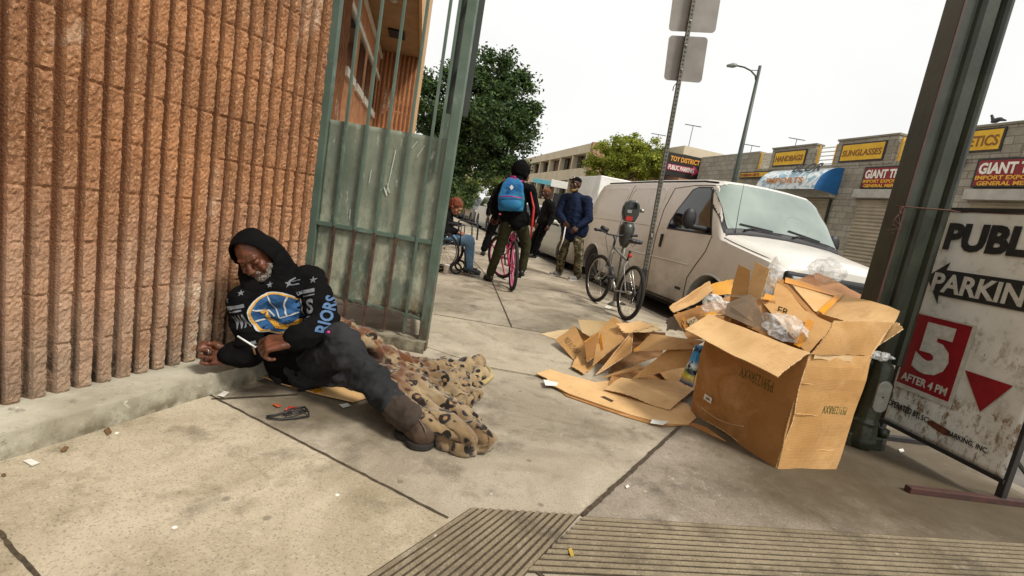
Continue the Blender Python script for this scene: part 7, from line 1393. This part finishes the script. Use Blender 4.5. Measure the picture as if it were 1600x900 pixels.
# blanket
t = MT('leopard blanket', .95, 0, .1); nd = t.n('ShaderNodeTexNoise'); nd.inputs['Scale'].default_value = 9; t.l(t.co, nd.inputs['Vector']); va = t.n('ShaderNodeVectorMath', operation='MULTIPLY_ADD'); va.inputs[1].default_value = (.035, .035, .035); t.l(nd.outputs[1], va.inputs[0]); t.l(t.co, va.inputs[2])
v1 = t.vor(17, co=va.outputs[0]); v2 = t.vor(25, co=va.outputs[0]); base = t.mix(rgb('9d8968'), rgb('735d41'), t.ramp(t.noise(5, 5, .6), BW(.35, .65)))
c = t.mix(base, rgb('8a6a48'), t.ramp(v1, [(.20, (1,1,1,1)), (.26, (0,0,0,1))])); ringm = t.ramp(v1, [(.17, (0,0,0,1)), (.21, (1,1,1,1)), (.46, (1,1,1,1)), (.50, (0,0,0,1))]); brk = t.ramp(t.noise(13, 3, .6), BW(.43, .50)); c = t.mix(c, rgb('1f1812'), t.math('MULTIPLY', ringm, brk))
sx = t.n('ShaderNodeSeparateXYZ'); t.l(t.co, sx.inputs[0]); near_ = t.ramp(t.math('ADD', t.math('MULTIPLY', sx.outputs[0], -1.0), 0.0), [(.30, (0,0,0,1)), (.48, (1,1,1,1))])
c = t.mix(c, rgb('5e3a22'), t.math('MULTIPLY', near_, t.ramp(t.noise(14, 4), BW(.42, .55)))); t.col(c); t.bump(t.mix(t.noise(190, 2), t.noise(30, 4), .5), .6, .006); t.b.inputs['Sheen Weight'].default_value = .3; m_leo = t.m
Z = lambda x, y, z: G(x, y, z)
folds = [([(532, 516, .27), (560, 530, .24), (590, 552, .18), (622, 585, .13), (660, 620, .10), (700, 655, .075), (738, 684, .055), (758, 690, .05)], [.045, .055, .06, .060, .058, .055, .050, .038]),
         ([(575, 552, .16), (600, 580, .12), (632, 612, .09), (662, 645, .07), (700, 678, .05), (730, 693, .042)], [.05, .05, .05, .045, .042, .035]),
         ([(600, 555, .11), (640, 575, .07), (680, 580, .055), (720, 574, .045), (748, 566, .04)], [.05, .045, .036, .032, .028]),
         ([(612, 575, .10), (655, 592, .06), (700, 596, .045), (738, 590, .04), (762, 582, .035)], [.05, .042, .036, .032, .028]),
         ([(640, 590, .07), (680, 612, .05), (712, 622, .035), (738, 618, .03)], [.045, .04, .032, .026]),
         ([(610, 590, .12), (655, 625, .10), (695, 655, .07), (730, 680, .055)], [.05, .045, .04, .035]),
         ([(545, 528, .20), (580, 560, .12), (600, 575, .09)], [.06, .07, .07]),
         ([(640, 635, .05), (675, 665, .035), (700, 690, .028)], [.04, .035, .026])]
pr = []
for pts, rs in folds: pr += chain([Z(*q) for q in pts], rs)
rr = random.Random(11)
for _ in range(34):
    pts, rs = folds[rr.choice((0, 0, 1, 2, 3, 4, 5, 5))]; i0 = rr.randrange(0, len(pts)-2); i1 = min(len(pts), i0+rr.choice((3, 4))); ox, oy = rr.uniform(-16, 16), rr.uniform(-9, 12); k = rr.uniform(.010, .019)
    sg = [Z(x+ox+rr.uniform(-4, 4), y+oy+rr.uniform(-3, 3), z+rs[0]*.75*rr.uniform(.5, 1)) for x, y, z in pts[i0:i1]]; pr += chain(sg, [k*.6]+[k]*(len(sg)-2)+[k*.5])
pr += [('h', [Z(*q) for q in ((600, 565, .01), (745, 565, .01), (752, 590, .01), (660, 640, .01), (600, 565, .05), (740, 568, .035), (745, 590, .03), (660, 635, .05))]), ('h', [Z(*q) for q in ((620, 590, .01), (700, 600, .01), (765, 690, .01), (700, 690, .01), (620, 590, .06), (700, 605, .05), (755, 685, .04), (700, 685, .035))])]
bl = soft('blanket', pr, .0062, m_leo, None, 3, nz=((.006, 10), (.002, 24)), wr=((.026, 7, (.35, 1.6, 1, (.82, -.57, 0))), (.010, 17, (.4, 1.5, 1, (.82, -.57, 0)))))
for v in bl.data.vertices: 
    if v.co.z < .005: v.co.z = .005
tag(bl, 'crumpled beige and brown leopard print blanket spread from the seated person\'s knee', 'blanket')
m_hem = M('ribbed beige hem', 'b3a06c', '97855a', 50, .95, bump=.6, bscale=160)
for pts in ([(752, 568, .02), (765, 578, .022), (768, 588, .02), (756, 598, .015), (742, 600, .012)], [(744, 600, .02), (742, 618, .018), (738, 632, .014)], [(680, 672, .02), (700, 690, .02), (722, 699, .02), (742, 702, .02), (752, 698, .02)]):
    mb = MB(); mb.tube([Z(*q) for q in pts], [.012]+[.016]*(len(pts)-2)+[.010], 8); mb.build('hem', m_hem, bl)
# things on the slab in front
ly = thing('lanyard', G(450, 648), 'black looped strap with a red end lying on the pavement before the seated person', 'strap')
def loop(pts, r_, mat, nm): mb = MB(); mb.tube([G(x, y, z) for x, y, z in pts], r_, 6); return mb.build(nm, mat, ly)
loop([(418, 650, .01), (430, 648, .012), (448, 643, .016), (470, 641, .018), (482, 643, .016), (483, 650, .012), (462, 653, .01), (440, 655, .01), (420, 653, .01), (417, 650, .01)], .0042, m_black, 'strap'); loop([(445, 650, .016), (465, 645, .022), (480, 640, .018), (476, 636, .014), (456, 639, .02), (444, 646, .02)], .0045, m_black, 'strap'); loop([(446, 641, .012), (452, 636, .014), (462, 637, .014), (456, 642, .014)], .004, m_red_r, 'red_end')
def litter(label, pts, z, mat, cat='litter', name='paper_scrap', th=.0015, grp='litter on the pavement'):
    mb = MB(); mb.poly([G(x, y, z) for x, y in pts], th); o = mb.build(name, mat); return tag(o, label, cat, grp)
m_org = M('orange scrap', 'b8552a', '9a431e', 40, .8); m_pap = M('white paper', 'dcd8cc', 'c6c2b5', 40, .8); m_lfd = M('dry leaf', '7a5a38', '5c4226', 40, .8)
litter('small red-orange scrap just behind the black strap', ((426, 632), (432, 630), (440, 634), (434, 636)), .008, m_org)
litter('dry orange leaf on the slab near the ledge at left', ((94, 703), (101, 697), (108, 698), (104, 704), (97, 706)), .010, m_lfd, 'leaf', 'dry_leaf')
litter('white paper scrap with a dark fleck near the left frame edge', ((36, 720), (48, 717), (62, 723), (50, 728)), .009, m_pap)
litter('brown leaf at the foot of the ledge, left of the seated person', ((162, 672), (170, 667), (175, 675), (168, 680)), .010, m_lfd, 'leaf', 'dry_leaf')
litter('white paper scrap beside the corner of the ledge, under the seated person', ((340, 618), (350, 611), (358, 613), (350, 620)), .009, m_pap)
litter('white scrap lying between the boot and the tape', ((530, 632), (543, 630), (548, 634), (536, 637)), .008, m_pap)
litter('small yellow straw piece on the grooved strip', ((888, 858), (893, 856), (897, 868), (892, 870)), .016, M('yellow straw', 'b79a3a', 'a0862c', 9), name='straw_piece')
litter('pale pebble-like scrap on the pavement right of the column foot', ((1404, 702), (1411, 701), (1413, 705), (1406, 707)), .010, m_pap)
litter('torn white scrap at the end of the dark joint under the box', ((977, 760), (981, 757), (984, 760), (979, 763)), .010, m_pap)
litter('brown leaf bit by the left joint at the bottom corner', ((2, 741), (8, 739), (10, 743), (3, 744)), .010, m_lfd, 'leaf', 'dry_leaf')
litter('white flattened scrap near the far slab edge under the bicycle', ((948, 477), (958, 480), (953, 483), (944, 480)), .009, m_pap)
mb = MB(); mb.ball(PY(513, 519, 2.10), .008, 1, .6, .8); tag(mb.build('pink_tag', M('bright pink', 'd22a8a', 'b81f76', 20, .5)), 'tiny bright pink tag on the seated person\'s knee', 'tag')
